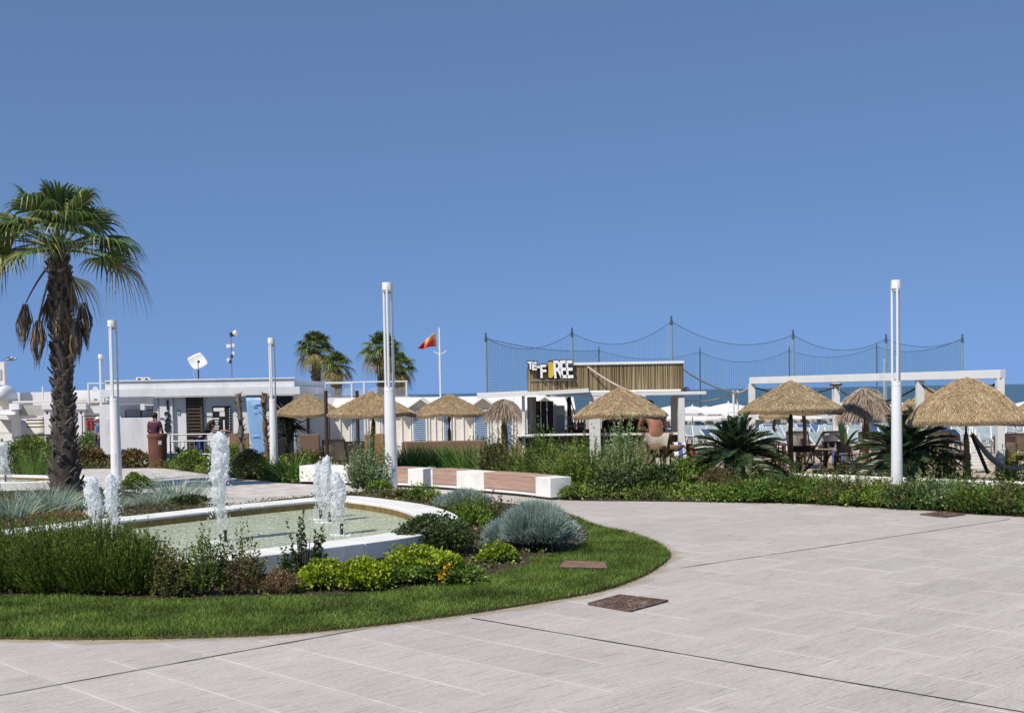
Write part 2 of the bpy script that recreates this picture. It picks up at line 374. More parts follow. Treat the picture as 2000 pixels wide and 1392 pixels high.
SL, SW = 1.32, 0.66
slab_mb = MB(); slab_mb.box((0, 0, 0.0), (SL - 0.011, SW - 0.011, 0.03)); slab_me = slab_mb.mesh('slab', bevel=0.003); slab_me.materials.append(m_slab)
pool_guard = pave_poly
cand = []
def slab_try(c, kind):
    if c.y < 6.6 or c.y > 27 or abs(c.x) > 0.44 * c.y + 0.9: return
    l, w = ((SL, SW), (SW, SL), (SW, SW))[kind]; cor = [c + U * (sx * l / 2) + V_ * (sy * w / 2) for sx in (-1, 1) for sy in (-1, 1)]
    if all(polygon_has(island, q.x, q.y) for q in cor) or not polygon_has(pave_poly, c.x, c.y): return
    cand.append((c.y, c, kind))
for k in range(-40, 40):
    for j in range(-30, 40):
        a = A0 + (j + 0.5) * SL + (k % 2) * SL / 2; b = B0 + (k + 0.5) * SW
        c = U * a + V_ * b
        if a < A0 and b < B0 + 4 * SW and b > B0: continue              # this field is laid the other way, below
        slab_try(c, 0)
for k in range(0, 2):                                                    # slabs laid across: long side along V_, between the two joints
    for i in range(-14, 12):
        a = A0 - (i + 0.5) * SW
        if a > A0: continue
        slab_try(U * a + V_ * (B0 + (k + 0.5) * 2 * SW - (SW if i % 2 else 0)), 1)
        if i % 2 and k == 1: slab_try(U * a + V_ * (B0 + 3.5 * SW), 2)
cand.sort(key=lambda t: t[0])
half_mb = MB(); half_mb.box((0, 0, 0.0), (SW - 0.011, SW - 0.011, 0.03)); half_me = half_mb.mesh('slab', bevel=0.003); half_me.materials.append(m_slab)
for i, (_, c, kind) in enumerate(cand[:300]):
    link('slab', half_me if kind == 2 else slab_me, None, paving, loc=(c.x, c.y, -0.0088 + random.uniform(-0.0006, 0.0006)), rot=(random.uniform(-0.0006, 0.0006), random.uniform(-0.0006, 0.0006), THETA + (math.pi / 2 if kind == 1 else 0)))
if cand[300:]:
    mb = MB()
    for _, c, kind in cand[300:]: mb.box((c.x, c.y, -0.0088), (SL - 0.012, SW - 0.012, 0.03), THETA)
    tag(mb.build('far_slabs', m_slab, paving), kind='stuff')
for nm, p0, p1 in (('joint', (-6.5, 6.52), (-1.15, 11.72)), ('joint', (2.05, 15.05), (8.05, 19.85)), ('joint', (-0.43, 11.92), (6.2, 5.35))):
    mb = MB(); p0 = Vector((*p0, 0)); p1 = Vector((*p1, 0)); d = (p1 - p0).normalized(); s = Vector((-d.y, d.x, 0)); n = 40; pts = []
    for i in range(n + 1):
        q = p0.lerp(p1, i / n); w = 0.008 + random.uniform(-0.002, 0.003); o = s * random.uniform(-0.003, 0.003)
        pts += [q + o - s * w + Vector((0, 0, 0.0115)), q + o + s * w + Vector((0, 0, 0.0115))]
    mb.add(pts, [(2 * i, 2 * i + 1, 2 * i + 3, 2 * i + 2) for i in range(n)])
    mb.build('expansion_joint', m_joint, paving)

# drain covers
m_rust = mat('rusty_iron', (0.16, 0.10, 0.075), 0.85, 0.5, 14.0, 0.6, dirt=(0.42, 0.36, 0.30))
def grate(corners, label, n=9):
    cs = [Vector(q) for q in corners]; c = sum(cs, Vector()) / 4
    root = empty('drain_cover', (c.x, c.y, 0.0), 0, label, 'drain cover')
    P = [q - c for q in cs]
    mb = MB(); mb.prism([(q.x * 0.97, q.y * 0.97) for q in P], 0.005, 0.017); mb.build('backing', m_dark, root)
    mb = MB()
    for i in range(4): mb.bar(P[i] + Vector((0, 0, 0.02)), P[(i + 1) % 4] + Vector((0, 0, 0.02)), 0.03, 0.016)
    mb.build('frame', m_rust, root)
    for i in range(1, n):
        t = i / n; a = P[0].lerp(P[1], t); b = P[3].lerp(P[2], t)
        mb = MB(); mb.bar(a + Vector((0, 0, 0.021)), b + Vector((0, 0, 0.021)), 0.028, 0.01); mb.build('bar', m_rust, root)
    for i in range(1, n):
        t = i / n; a = P[1].lerp(P[2], t); b = P[0].lerp(P[3], t)
        mb = MB(); mb.bar(a + Vector((0, 0, 0.0185)), b + Vector((0, 0, 0.0185)), 0.016, 0.010); mb.build('cross_bar', m_rust, root)
grate([G(1150, 1182), G(1210, 1165), G(1303, 1176), G(1230, 1196)], 'rusty square drain cover in the paving by the tip of the lawn')
grate([G(1798, 1006), G(1842, 1001), G(1884, 1006), G(1845, 1011.5)], 'flat square drain cover beside the right-hand planting bed', 6)

# ================================================================== LAWN ISLAND
m_lawn = mat('lawn_ground', (0.09, 0.105, 0.03), 0.95, 0.35, 6.0, 0.5, 0.02, world=True)
lawn = flat('lawn', island, 0.035, m_lawn, 'curved green lawn round the fountain beds', depth=0.05)
soil_px = [(-420, 1168), (0, 1172), (300, 1178), (560, 1172), (740, 1163), (880, 1145), (960, 1128), (1038, 1108), (1032, 1096), (1100, 1086), (1145, 1062), (1140, 1034), (1085, 1004), (1000, 989),
           (880, 979), (770, 969), (700, 965), (560, 978), (430, 990), (300, 972), (180, 960), (0, 967), (-420, 993)]
soil = catmull([G(*q) for q in soil_px], 5)
flat('bed_soil', soil, 0.045, m_soil, 'bare brown soil under the fountain shrubs')
m_grass = leafmat('grass_blades', [(0.0, (0.055, 0.125, 0.02)), (0.5, (0.145, 0.245, 0.042)), (0.85, (0.25, 0.325, 0.07)), (1.0, (0.34, 0.33, 0.14))], 0.35, 0.55, 0.2, 0.5, 1.5)
P = scatter_poly(island, 5600); P = P[~in_poly(P, soil)]; P = P[(P[:, 1] < 23) & (np.abs(P[:, 0]) < 0.44 * P[:, 1] + 0.5)]
keep = RNG.random(len(P)) < np.clip(1.25 - (P[:, 1] - 11) / 14, 0.35, 1); P = P[keep]
P[:, 2] = 0.03; n = len(P)
D = norm(np.stack([RNG.normal(0, 0.28, n), RNG.normal(0, 0.28, n), np.ones(n)], 1)); bend = np.stack([RNG.normal(0, 0.35, n), RNG.normal(0, 0.35, n), np.zeros(n)], 1)
hn = 0.5 + 0.5 * np.sin(P[:, 0] * 2.1 + 1.3 * np.sin(P[:, 1] * 1.7)) * np.sin(P[:, 1] * 1.9 + P[:, 0])
Vv, Ff = blades(P, D, RNG.uniform(0.03, 0.085, n) * (0.6 + 0.55 * hn), RNG.uniform(0.006, 0.011, n), bend, 2)
tag(link('grass', mesh_np('grass', Vv, Ff), m_grass), 'short mown green grass of the curved lawn', 'grass', kind='stuff')
# longer, yellowing tufts straggling over the edge of the paving
per = [q for q in island]; pts = []
for i in range(len(per)):
    a, b = per[i], per[(i + 1) % len(per)]
    for _ in range(int((b - a).length * 130)):
        q = a.lerp(b, random.random()); pts.append((q.x + random.gauss(0, 0.02), q.y + random.gauss(0, 0.02), 0.012))
P = np.array(pts); P = P[(P[:, 1] < 19) & (np.abs(P[:, 0]) < 0.44 * P[:, 1] + 0.5)]; n = len(P)
m_grasse = leafmat('edge_grass', [(0.0, (0.07, 0.12, 0.03)), (0.6, (0.14, 0.15, 0.05)), (1.0, (0.28, 0.22, 0.11))], 0.3)
Vv, Ff = blades(P, norm(np.stack([RNG.normal(0, 0.5, n), RNG.normal(0, 0.5, n), np.ones(n)], 1)), RNG.uniform(0.025, 0.07, n), 0.007, np.stack([RNG.normal(0, 0.5, n), RNG.normal(0, 0.5, n), np.zeros(n)], 1), 2)
tag(link('edge_grass', mesh_np('edge_grass', Vv, Ff), m_grasse), 'thin yellowing grass along the lawn rim', 'grass', kind='stuff')

# sand blown along the rim of the lawn
m_drift, nt, p = base('sand_drift'); tcn = nt.nodes.new('ShaderNodeTexCoord'); sp = nt.nodes.new('ShaderNodeSeparateXYZ'); nt.links.new(tcn.outputs['UV'], sp.inputs[0])
p.inputs['Base Color'].default_value = (0.52, 0.42, 0.29, 1); p.inputs['Roughness'].default_value = 0.95; tr = nt.nodes.new('ShaderNodeBsdfTransparent'); ms = nt.nodes.new('ShaderNodeMixShader')
nn = noise(nt, wcoords(nt), 1.4, 6, 0.65); sb = nt.nodes.new('ShaderNodeMath'); sb.operation = 'SUBTRACT'; nt.links.new(nn, sb.inputs[0]); mu = nt.nodes.new('ShaderNodeMath'); mu.operation = 'MULTIPLY'; mu.inputs[1].default_value = 0.55; nt.links.new(sp.outputs[1], mu.inputs[0]); nt.links.new(mu.outputs[0], sb.inputs[1])
nt.links.new(ramp(nt, sb.outputs[0], [(0.22, 0.0), (0.55, 0.75)]), ms.inputs[0]); nt.links.new(tr.outputs[0], ms.inputs[1]); nt.links.new(p.outputs[0], ms.inputs[2]); nt.links.new(ms.outputs[0], nt.nodes['Material Output'].inputs['Surface'])
n = len(island); vs = []; uvv = []
for i in range(n):
    a, b = island[(i - 1) % n], island[(i + 1) % n]; t = (b - a).normalized(); o = Vector((t.y, -t.x, 0))
    if polygon_has(island, island[i].x + o.x * 0.05, island[i].y + o.y * 0.05): o = -o
    vs += [(island[i].x, island[i].y, 0.0125), (island[i].x + o.x * 0.34, island[i].y + o.y * 0.34, 0.0125)]; uvv += [(0, 0), (0, 1)]
mb = MB(); mb.add(vs, [(2 * i, 2 * i + 1, (2 * i + 3) % (2 * n), (2 * i + 2) % (2 * n)) for i in range(n)]); me = mb.mesh('sand_drift'); ul = me.uv_layers.new(name='UVMap')
for l in me.loops: ul.data[l.index].uv = uvv[l.vertex_index]
tag(link('sand_drift', me, m_drift), 'thin sand blown along the rim of the lawn', kind='structure')

# brown cover plate in the lawn
m_plate = mat('brown_plate', (0.23, 0.14, 0.095), 0.8, 0.25, 8, 0.3)
q = [G(1092, 1118), G(1187, 1120), G(1182, 1109), G(1102, 1106)]; c = sum(q, Vector()) / 4
root = empty('valve_box', (c.x, c.y, 0), 0, 'brown rectangular cover plate sunk in the lawn', 'cover plate')
mb = MB(); mb.prism([((v.x - c.x) * 1.06, (v.y - c.y) * 1.06) for v in q], 0.03, 0.068); mb.build('frame', m_dark, root)
mb = MB(); mb.prism([(v.x - c.x, v.y - c.y) for v in q], 0.05, 0.082); mb.build('lid', m_plate, root, bevel=0.006)

# ================================================================== FOUNTAIN BASIN
def offset_in(poly, d):
    n = len(poly); out = []; sgn = 1 if sum(poly[i].x * poly[(i + 1) % n].y - poly[(i + 1) % n].x * poly[i].y for i in range(n)) > 0 else -1
    for i in range(n):
        a, b = poly[(i - 1) % n], poly[(i + 1) % n]; t = (b - a).normalized(); nn = Vector((-t.y, t.x, 0)) * sgn
        out.append(poly[i] + nn * d)
    return out
m_water, nt, p = base('pool_water')
v = wcoords(nt); nA = noise(nt, v, 3.2, 5, 0.6); nB = noise(nt, v, 14, 4, 0.6)
c = mixc(nt, ramp(nt, nA, [(0.35, 0), (0.65, 1)]), (0.52, 0.60, 0.42), (0.66, 0.71, 0.53)); c = mixc(nt, ramp(nt, nB, [(0.55, 0), (0.70, 0.7)]), c, (0.75, 0.80, 0.70))
nt.links.new(c, p.inputs['Base Color']); p.inputs['Roughness'].default_value = 0.14; p.inputs['Specular IOR Level'].default_value = 0.35
ad = nt.nodes.new('ShaderNodeMath'); ad.operation = 'ADD'; nt.links.new(nA, ad.inputs[0]); nt.links.new(nB, ad.inputs[1]); nt.links.new(bump(nt, ad.outputs[0], 1.0, 0.10), p.inputs['Normal'])
m_algae = mat('algae_wall', (0.22, 0.145, 0.05), 0.6, 0.3, 5, 0.2, dirt=(0.10, 0.09, 0.03), world=True)
def basin(name, outline, ztop, thick, width, zwater, label, wlabel, seg=1.15, zbot=0.12):
    cx = sum(p.x for p in outline) / len(outline); cy = sum(p.y for p in outline) / len(outline); cc = Vector((cx, cy, 0))
    root = empty(name, cc, 0, label, 'fountain')
    out = [p - cc for p in outline]; inn = offset_in(out, width); n = len(out)
    L = [0]
    for i in range(n): L.append(L[-1] + (out[(i + 1) % n] - out[i]).length)
    def at(loop, s):
        s = s % L[-1]
        for i in range(n):
            if L[i] <= s <= L[i + 1]: return loop[i].lerp(loop[(i + 1) % n], (s - L[i]) / max(1e-6, L[i + 1] - L[i]))
    nb = int(L[-1] / seg)
    for k in range(nb):
        s0 = L[-1] * k / nb + 0.004; s1 = L[-1] * (k + 1) / nb - 0.004; dz = random.uniform(-0.003, 0.003)
        po = [at(out, s0 + (s1 - s0) * t / 4) for t in range(5)]; pi = [at(inn, s0 + (s1 - s0) * t / 4) for t in range(5)]
        mb = MB(); vs = [(q.x, q.y, z + dz) for z in (ztop - thick, ztop) for q in po + pi]; fs = []
        for t in range(4):
            fs += [(10 + t, 11 + t, 16 + t, 15 + t), (t, 5 + t, 6 + t, 1 + t), (t, t + 1, 11 + t, 10 + t), (5 + t, 15 + t, 16 + t, 6 + t)]
        fs += [(0, 10, 15, 5), (4, 9, 19, 14)]
        mb.add(vs, fs); mb.build('coping_block', m_stone, root, bevel=0.008)
    ins = offset_in(out, 0.14); inw = offset_in(out, width + 0.02); 
    mb = MB(); vs = [(q.x, q.y, z) for z in (0.0, ztop - thick + 0.01) for q in ins]
    mb.add(vs, [(i, (i + 1) % n, n + (i + 1) % n, n + i) for i in range(n)]); mb.build('plinth', m_conc, root)
    inw2 = offset_in(out, width - 0.03); mb = MB(); vs = [(q.x, q.y, z) for z in (0.0, ztop - 0.045) for q in inw]
    mb.add(vs, [(i, (i + 1) % n, n + (i + 1) % n, n + i) for i in range(n)]); mb.build('inner_wall', m_algae, root)
    wat = flat('fountain_water', [q + cc for q in offset_in(out, width - 0.2)], zwater, m_water, wlabel)
    return root
pool_out = catmull([(-8.3, 16.7), G(0, 1034, .34), G(400, 991, .34), G(602, 972, .34), (-3.08, 22.75), (-2.47, 22.12), (-1.73, 21.05), (-1.2, 19.92), (-0.83, 18.5), (-0.86, 17.2), (-1.2, 16.2), (-1.75, 15.5), (-2.35, 14.9), (-3.0, 14.28), (-3.6, 13.75), (-4.2, 13.9), (-5.0, 14.75), (-6.3, 15.2), (-7.6, 15.6)], 4)
pool = basin('fountain_basin', pool_out, 0.34, 0.22, 0.58, 0.20, 'long white stone fountain basin with milky green water', 'milky green water of the large fountain basin')
p2o = catmull([G(178, 931, .26), G(95, 928, .26), G(-60, 925, .26), (-17.5, 33.0), (-18.6, 31.5), (-17.5, 29.6), (-15.2, 28.9), G(0, 943, .26), G(90, 940.5, .26), G(172, 938, .26), G(184, 935, .26)], 4)
basin('fountain_basin', p2o, 0.26, 0.20, 0.34, 0.16, 'second white stone fountain basin cut off by the left picture edge', 'water of the second fountain basin behind the palm')

# ------------------------------------------------------------------ fountain jets
m_foam, nt, p = base('foaming_water')
v = coords(nt); nA = noise(nt, v, 11, 6, 0.7); nB = noise(nt, v, 38, 3, 0.6)
p.inputs['Base Color'].default_value = (0.93, 0.95, 0.97, 1); p.inputs['Roughness'].default_value = 0.22; p.inputs['Specular IOR Level'].default_value = 0.6
p.inputs['Subsurface Weight'].default_value = 0.0
tb = nt.nodes.new('ShaderNodeBsdfTranslucent'); tb.inputs[0].default_value = (0.93, 0.95, 0.97, 1)
tr = nt.nodes.new('ShaderNodeBsdfTransparent'); gl = nt.nodes.new('ShaderNodeBsdfGlass'); gl.inputs['IOR'].default_value = 1.15; gl.inputs['Roughness'].default_value = 0.1
m1 = nt.nodes.new('ShaderNodeMixShader'); m1.inputs[0].default_value = 0.45; nt.links.new(p.outputs[0], m1.inputs[1]); nt.links.new(tb.outputs[0], m1.inputs[2])
tc = nt.nodes.new('ShaderNodeTexCoord'); sx = nt.nodes.new('ShaderNodeSeparateXYZ'); nt.links.new(tc.outputs['Generated'], sx.inputs[0])
mr = nt.nodes.new('ShaderNodeMapRange'); mr.inputs[1].default_value = 0.0; mr.inputs[2].default_value = 0.75; mr.inputs[3].default_value = 0.20; mr.inputs[4].default_value = -0.10; nt.links.new(sx.outputs[2], mr.inputs[0])
st = coords(nt, (1, 1, 0.28)); nH = noise(nt, st, 26, 5, 0.7)
ad = nt.nodes.new('ShaderNodeMath'); nt.links.new(nH, ad.inputs[0]); nt.links.new(mr.outputs[0], ad.inputs[1])
hole = ramp(nt, ad.outputs[0], [(0.48, 0.06), (0.60, 0.85)])
m2 = nt.nodes.new('ShaderNodeMixShader'); nt.links.new(hole, m2.inputs[0]); nt.links.new(m1.outputs[0], m2.inputs[1]); nt.links.new(tr.outputs[0], m2.inputs[2])
nt.links.new(m2.outputs[0], nt.nodes['Material Output'].inputs['Surface'])
ad2 = nt.nodes.new('ShaderNodeMath'); nt.links.new(nA, ad2.inputs[0]); nt.links.new(nB, ad2.inputs[1]); nt.links.new(bump(nt, ad2.outputs[0], 0.7, 0.025), p.inputs['Normal'])
m_splash = mat('splash_foam', (0.85, 0.89, 0.92), 0.4, 0.05, 12, 0.6, 0.03)
from mathutils import noise as mnoise
def jet(px, ytop, ybase, Y, wpx, label, prof=None, lean=0.0, seed=0):
    b = A(px, ybase, Y); b.z = 0.2; h = A(px, ytop, Y).z - 0.2; r = wpx * Y / FPX / 2 * 0.9
    root = empty('water_jet', b, 0, label, 'water jet', 'foaming jets of the fountains')
    prof = prof or [(0, .45), (.15, .55), (.35, .62), (.5, .78), (.62, 1.0), (.75, .96), (.88, .88), (.95, .66), (1, .12)]
    nz, na = 96, 36; vs = []; fs = []; rs = random.Random(seed)
    ox = rs.uniform(0, 50)
    for i in range(nz + 1):
        t = i / nz
        for (t0, r0), (t1, r1) in zip(prof, prof[1:]):
            if t0 <= t <= t1: rr = r0 + (r1 - r0) * (t - t0) / (t1 - t0); break
        for k in range(na):
            a = 2 * math.pi * k / na; q = Vector((math.cos(a), math.sin(a), 0)) * rr * r
            d = mnoise.fractal(Vector((q.x * 12 + ox, q.y * 12, t * h * (2.5 + 4.5 * t))), 0.8, 2.1, 5)
            e = mnoise.noise(Vector((q.x * 22 + ox, q.y * 22, t * h * 19)))
            q *= 1 + 0.30 * d + 0.16 * e + 0.08 * mnoise.noise(Vector((q.x * 55 + ox, q.y * 55, t * h * 42)))
            vs.append((q.x + lean * t * t * h + 0.02 * math.sin(t * 9 + ox), q.y, t * h + 0.03 * e))
    for i in range(nz):
        for k in range(na): fs.append((i * na + k, i * na + (k + 1) % na, (i + 1) * na + (k + 1) % na, (i + 1) * na + k))
    fs.append(tuple(nz * na + k for k in range(na)))
    mb = MB(); mb.add(vs, fs); mb.build('column', m_foam, root, smooth=True)
    mb = MB()
    for _ in range(420):
        t = rs.random() ** 0.8; a = rs.uniform(0, 6.283); rad = r * rs.uniform(0.7, 1.25) * (1.15 if t < 0.7 else 0.95); s = rs.uniform(0.003, 0.009)
        mb.sphere((rad * math.cos(a), rad * math.sin(a), t * h * 0.97), (s, s, s * rs.uniform(1, 2)), 5, 4)
    mb.build('droplets', m_splash, root, smooth=True)['kind'] = 'stuff'
    mb = MB()
    for k in range(70):
        a = rs.uniform(0, 6.283); d = abs(rs.gauss(0, 1)) * r * 2.2; s = rs.uniform(0.012, 0.05) * (1 if d < 2 * r else 0.6)
        mb.sphere((d * math.cos(a), d * math.sin(a), -0.006), (s, s * rs.uniform(.5, 1.2), s * 0.3), 7, 4)
    mb.build('splash', m_splash, root, smooth=True)['kind'] = 'stuff'
    mb = MB(); mb.cyl((r * 0.5, -0.02, -0.15), (r * 0.5, -0.02, 0.13), 0.025, 0.022, 10); mb.cyl((r * 0.5, -0.02, 0.13), (r * 0.5, -0.02, 0.16), 0.03, 0.028, 10); mb.build('nozzle', m_dark, root, smooth=True)
jet(432, 842, 1057, 17.0, 40, 'tallest foaming water jet in the middle of the green pool', seed=1)
jet(186, 929, 1060, 16.8, 33, 'rounded water jet furthest left in the large pool', [(0, .5), (.3, .75), (.5, 1.0), (.75, .92), (.9, .72), (.97, .5), (1, .1)], seed=2)
jet(224, 924, 1062, 16.6, 30, 'thin water jet with curling head right beside the leftmost pool jet', [(0, .45), (.3, .55), (.55, .8), (.75, .85), (.88, .8), (.96, .62), (1, .15)], -0.05, seed=3)
jet(639, 888, 1018, 19.4, 24, 'highest jet of the cluster at the far end of the pool', [(0, .6), (.3, .8), (.6, 1.0), (.8, .9), (.93, .6), (1, .1)], seed=4)
jet(623, 901, 1012, 19.9, 17, 'short narrow jet on the left of the far cluster', [(0, .5), (.5, .8), (.75, 1.0), (.9, .8), (1, .1)], seed=5)
jet(661, 920, 1044, 17.6, 30, 'broad low jet at the front right of the far cluster', [(0, .6), (.3, .8), (.6, 1.0), (.85, .9), (.95, .6), (1, .1)], seed=6)
jet(4, 862, 938, 30.6, 34, 'water jet of the second basin at the left picture edge', [(0, 1.2), (.15, 1.1), (.35, .75), (.6, .62), (.75, .8), (.9, .85), (.97, .6), (1, .1)], seed=7)

# ================================================================== CURVED BENCH
lo = [(585, 945), (632, 946), (680, 948), (722, 950), (760, 951.5), (797, 953), (845, 955.5), (892, 959), (945, 964), (1010, 970), (1075, 977.5)]
fr = [G(*q) for q in lo]; bc = fr[5].copy()
bench = empty('curved_bench', bc, 0, 'long curved white bench with brown timber panels', 'bench')
path = catmull([(q.x, q.y, 0) for q in fr], 6, closed=False)
def bench_seg(i0, i1, kind):
    pts = path[i0:i1 + 1]; k = len(pts); nrm = []
    for i in range(k):
        a = path[max(0, i0 + i - 1)]; b = path[min(len(path) - 1, i0 + i + 1)]; t = (b - a).normalized(); nn = Vector((-t.y, t.x, 0)); nrm.append(nn if nn.y > 0 else -nn)
    def shell(name, d0, d1, z0, z1, m, bevel=0.008, trim=0.0):
        po = [p + n * d0 - bc for p, n in zip(pts, nrm)]; pi = [p + n * d1 - bc for p, n in zip(pts, nrm)]
        mb = MB(); vs = [(q.x, q.y, z) for z in (z0, z1) for q in po + pi]; fs = []
        for t in range(k - 1): fs += [(2 * k + t, 2 * k + t + 1, 3 * k + t + 1, 3 * k + t), (t, k + t, k + t + 1, t + 1), (t, t + 1, 2 * k + t + 1, 2 * k + t), (k + t, 3 * k + t, 3 * k + t + 1, k + t + 1)]
        fs += [(0, 2 * k, 3 * k, k), (k - 1, 2 * k - 1, 4 * k - 1, 3 * k - 1)]
        mb.add(vs, fs); return mb.build(name, m, bench, bevel=bevel)
    if kind == 'w':
        shell('stone_block', 0.0, 0.52, 0.06, 0.46, m_stone)
    else:
        shell('stone_footing', 0.035, 0.47, 0.06, 0.13, m_stone)
        for j in range(3): shell('front_board', 0.015, 0.05, 0.135 + j * 0.102, 0.135 + j * 0.102 + 0.0995, m_wood, 0.002)
        shell('stone_core', 0.06, 0.47, 0.14, 0.40, m_conc, 0)
        for j in range(5): shell('seat_board', 0.012 + j * 0.1, 0.012 + j * 0.1 + 0.092, 0.442, 0.472, m_wood, 0.004)
    shell('painted_shade_recess', 0.08, 0.42, 0.0, 0.058, m_dark, 0)  # set-back plinth coloured near black to paint in the shadow gap
segs = [(0, 12, 'w'), (12, 18, 'b'), (18, 24, 'w'), (24, 30, 'b'), (30, 36, 'w'), (36, 42, 'b'), (42, 48, 'w'), (48, 57, 'b'), (57, 60, 'w')]
for a, b, k in segs: bench_seg(a, b, k)

# ================================================================== VEGETATION
LEAF_GAIN = 1.85
def lm(name, a, b, c, d=None, **k):
    if 'flower' not in name and 'lime' not in name and 'silver' not in name: a, b, c, d = (sc3(q, LEAF_GAIN) if q else None for q in (a, b, c, d))
    return leafmat(name, [(0.0, a), (0.45, b), (0.85, c), (1.0, d or c)], **k)
m_rosemary = lm('rosemary_leaf', (0.026, 0.050, 0.009), (0.066, 0.112, 0.017), (0.13, 0.180, 0.034), (0.19, 0.18, 0.07), pscale=2.6)
m_olive = lm('olive_leaf', (0.028, 0.038, 0.010), (0.072, 0.085, 0.022), (0.125, 0.125, 0.045), (0.25, 0.17, 0.08), patch=0.5)
m_dry = lm('dry_leaf', (0.10, 0.06, 0.03), (0.17, 0.11, 0.055), (0.24, 0.17, 0.09), (0.33, 0.26, 0.16))
m_darkleaf = lm('dark_leaf', (0.014, 0.030, 0.010), (0.034, 0.060, 0.018), (0.07, 0.10, 0.03), (0.10, 0.10, 0.045), spec=0.5)
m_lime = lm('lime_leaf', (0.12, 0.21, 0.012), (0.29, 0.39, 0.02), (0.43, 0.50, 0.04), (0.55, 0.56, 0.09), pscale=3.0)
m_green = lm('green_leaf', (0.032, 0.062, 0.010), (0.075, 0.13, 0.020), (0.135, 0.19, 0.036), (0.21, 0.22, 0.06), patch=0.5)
m_grass2 = lm('strap_leaf', (0.025, 0.07, 0.012), (0.055, 0.125, 0.022), (0.10, 0.17, 0.035), (0.20, 0.19, 0.07))
m_silver = lm('silver_leaf', (0.19, 0.27, 0.235), (0.31, 0.405, 0.355), (0.45, 0.55, 0.485), (0.57, 0.65, 0.58), rough=0.8, spec=0.1, patch=0.2)
m_greygreen = lm('grey_green_leaf', (0.05, 0.085, 0.04), (0.10, 0.15, 0.07), (0.17, 0.22, 0.115), (0.24, 0.27, 0.16))
m_greygreen2 = lm('pale_grey_green_leaf', (0.07, 0.11, 0.045), (0.13, 0.19, 0.08), (0.20, 0.27, 0.125), (0.28, 0.32, 0.17))
m_pale = lm('pale_grass_blade', (0.10, 0.13, 0.045), (0.17, 0.20, 0.075), (0.25, 0.26, 0.12), (0.33, 0.29, 0.16))
m_bluegrass = lm('blue_grass', (0.10, 0.15, 0.12), (0.20, 0.265, 0.21), (0.31, 0.37, 0.29), (0.42, 0.39, 0.28))
m_red = lm('reddish_leaf', (0.05, 0.045, 0.018), (0.09, 0.07, 0.03), (0.13, 0.085, 0.04), (0.17, 0.08, 0.05))
m_lilac = lm('lilac_flower', (0.16, 0.14, 0.24), (0.24, 0.21, 0.34), (0.34, 0.31, 0.46))
m_pink = lm('pink_flower', (0.22, 0.05, 0.13), (0.33, 0.09, 0.21), (0.42, 0.19, 0.32))
m_yellowf = lm('yellow_flower', (0.55, 0.32, 0.01), (0.65, 0.36, 0.01), (0.70, 0.45, 0.02))
m_whitef = lm('white_flower', (0.6, 0.6, 0.55), (0.7, 0.7, 0.65), (0.75, 0.75, 0.7))

def dome_points(n, rx, ry, h, lobes=14, jit=0.10, low=0.0):
    """points on a lumpy dome made of many lobes; returns points and outward directions"""
    th = RNG.uniform(0, 2 * np.pi, lobes); rr = np.sqrt(RNG.uniform(0.0, 0.85, lobes)); zz = np.sqrt(np.clip(1 - rr ** 2, 0.05, 1)) * RNG.uniform(0.45, 0.95, lobes)
    LC = np.stack([np.cos(th) * rr * 0.68, np.sin(th) * rr * 0.68, zz * 0.72], 1); LR = RNG.uniform(0.24, 0.42, lobes)
    LC = np.vstack([LC, [[0, 0, 0.4]]]); LR = np.append(LR, 0.55)
    k = RNG.choice(len(LR), n, p=LR ** 2 / np.sum(LR ** 2)); d = rand_dirs(n); d[:, 2] = np.where(d[:, 2] < -0.35, -d[:, 2], d[:, 2])
    P = LC[k] + d * (LR[k] * (1 + RNG.normal(0, jit, n) - 0.25 * RNG.random(n) ** 2))[:, None]
    P[:, 2] = np.abs(P[:, 2]); S = np.array([rx, ry, h]); return P * S, norm(d * np.array([1, 1, 1.0]) + np.array([0, 0, 0.35]))
def stems(n, rx, ry, h, r=0.008, parent=None, spread=0.7, m=None):
    mb = MB()
    for _ in range(n):
        a = random.uniform(0, 6.283); q = math.sqrt(random.random()); b = Vector((rx * 0.25 * q * math.cos(a), ry * 0.25 * q * math.sin(a), -0.02)); e = Vector((rx * spread * q * math.cos(a), ry * spread * q * math.sin(a), h * random.uniform(0.55, 0.85)))
        mid = b.lerp(e, 0.5) + Vector((random.gauss(0, rx * 0.06), random.gauss(0, ry * 0.06), h * 0.05)); mb.tube([b, mid, e], [r, r * 0.75, r * 0.4], 4)
    return mb.build('stem', m or m_bark, parent)
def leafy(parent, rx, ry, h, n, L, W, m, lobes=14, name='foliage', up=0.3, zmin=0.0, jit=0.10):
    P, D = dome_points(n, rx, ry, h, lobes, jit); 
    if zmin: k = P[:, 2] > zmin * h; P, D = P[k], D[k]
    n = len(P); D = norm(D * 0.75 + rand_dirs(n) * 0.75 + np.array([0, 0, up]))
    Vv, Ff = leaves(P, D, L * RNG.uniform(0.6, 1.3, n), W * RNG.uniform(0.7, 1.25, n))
    return link(name, mesh_np(name, Vv, Ff), m, parent)
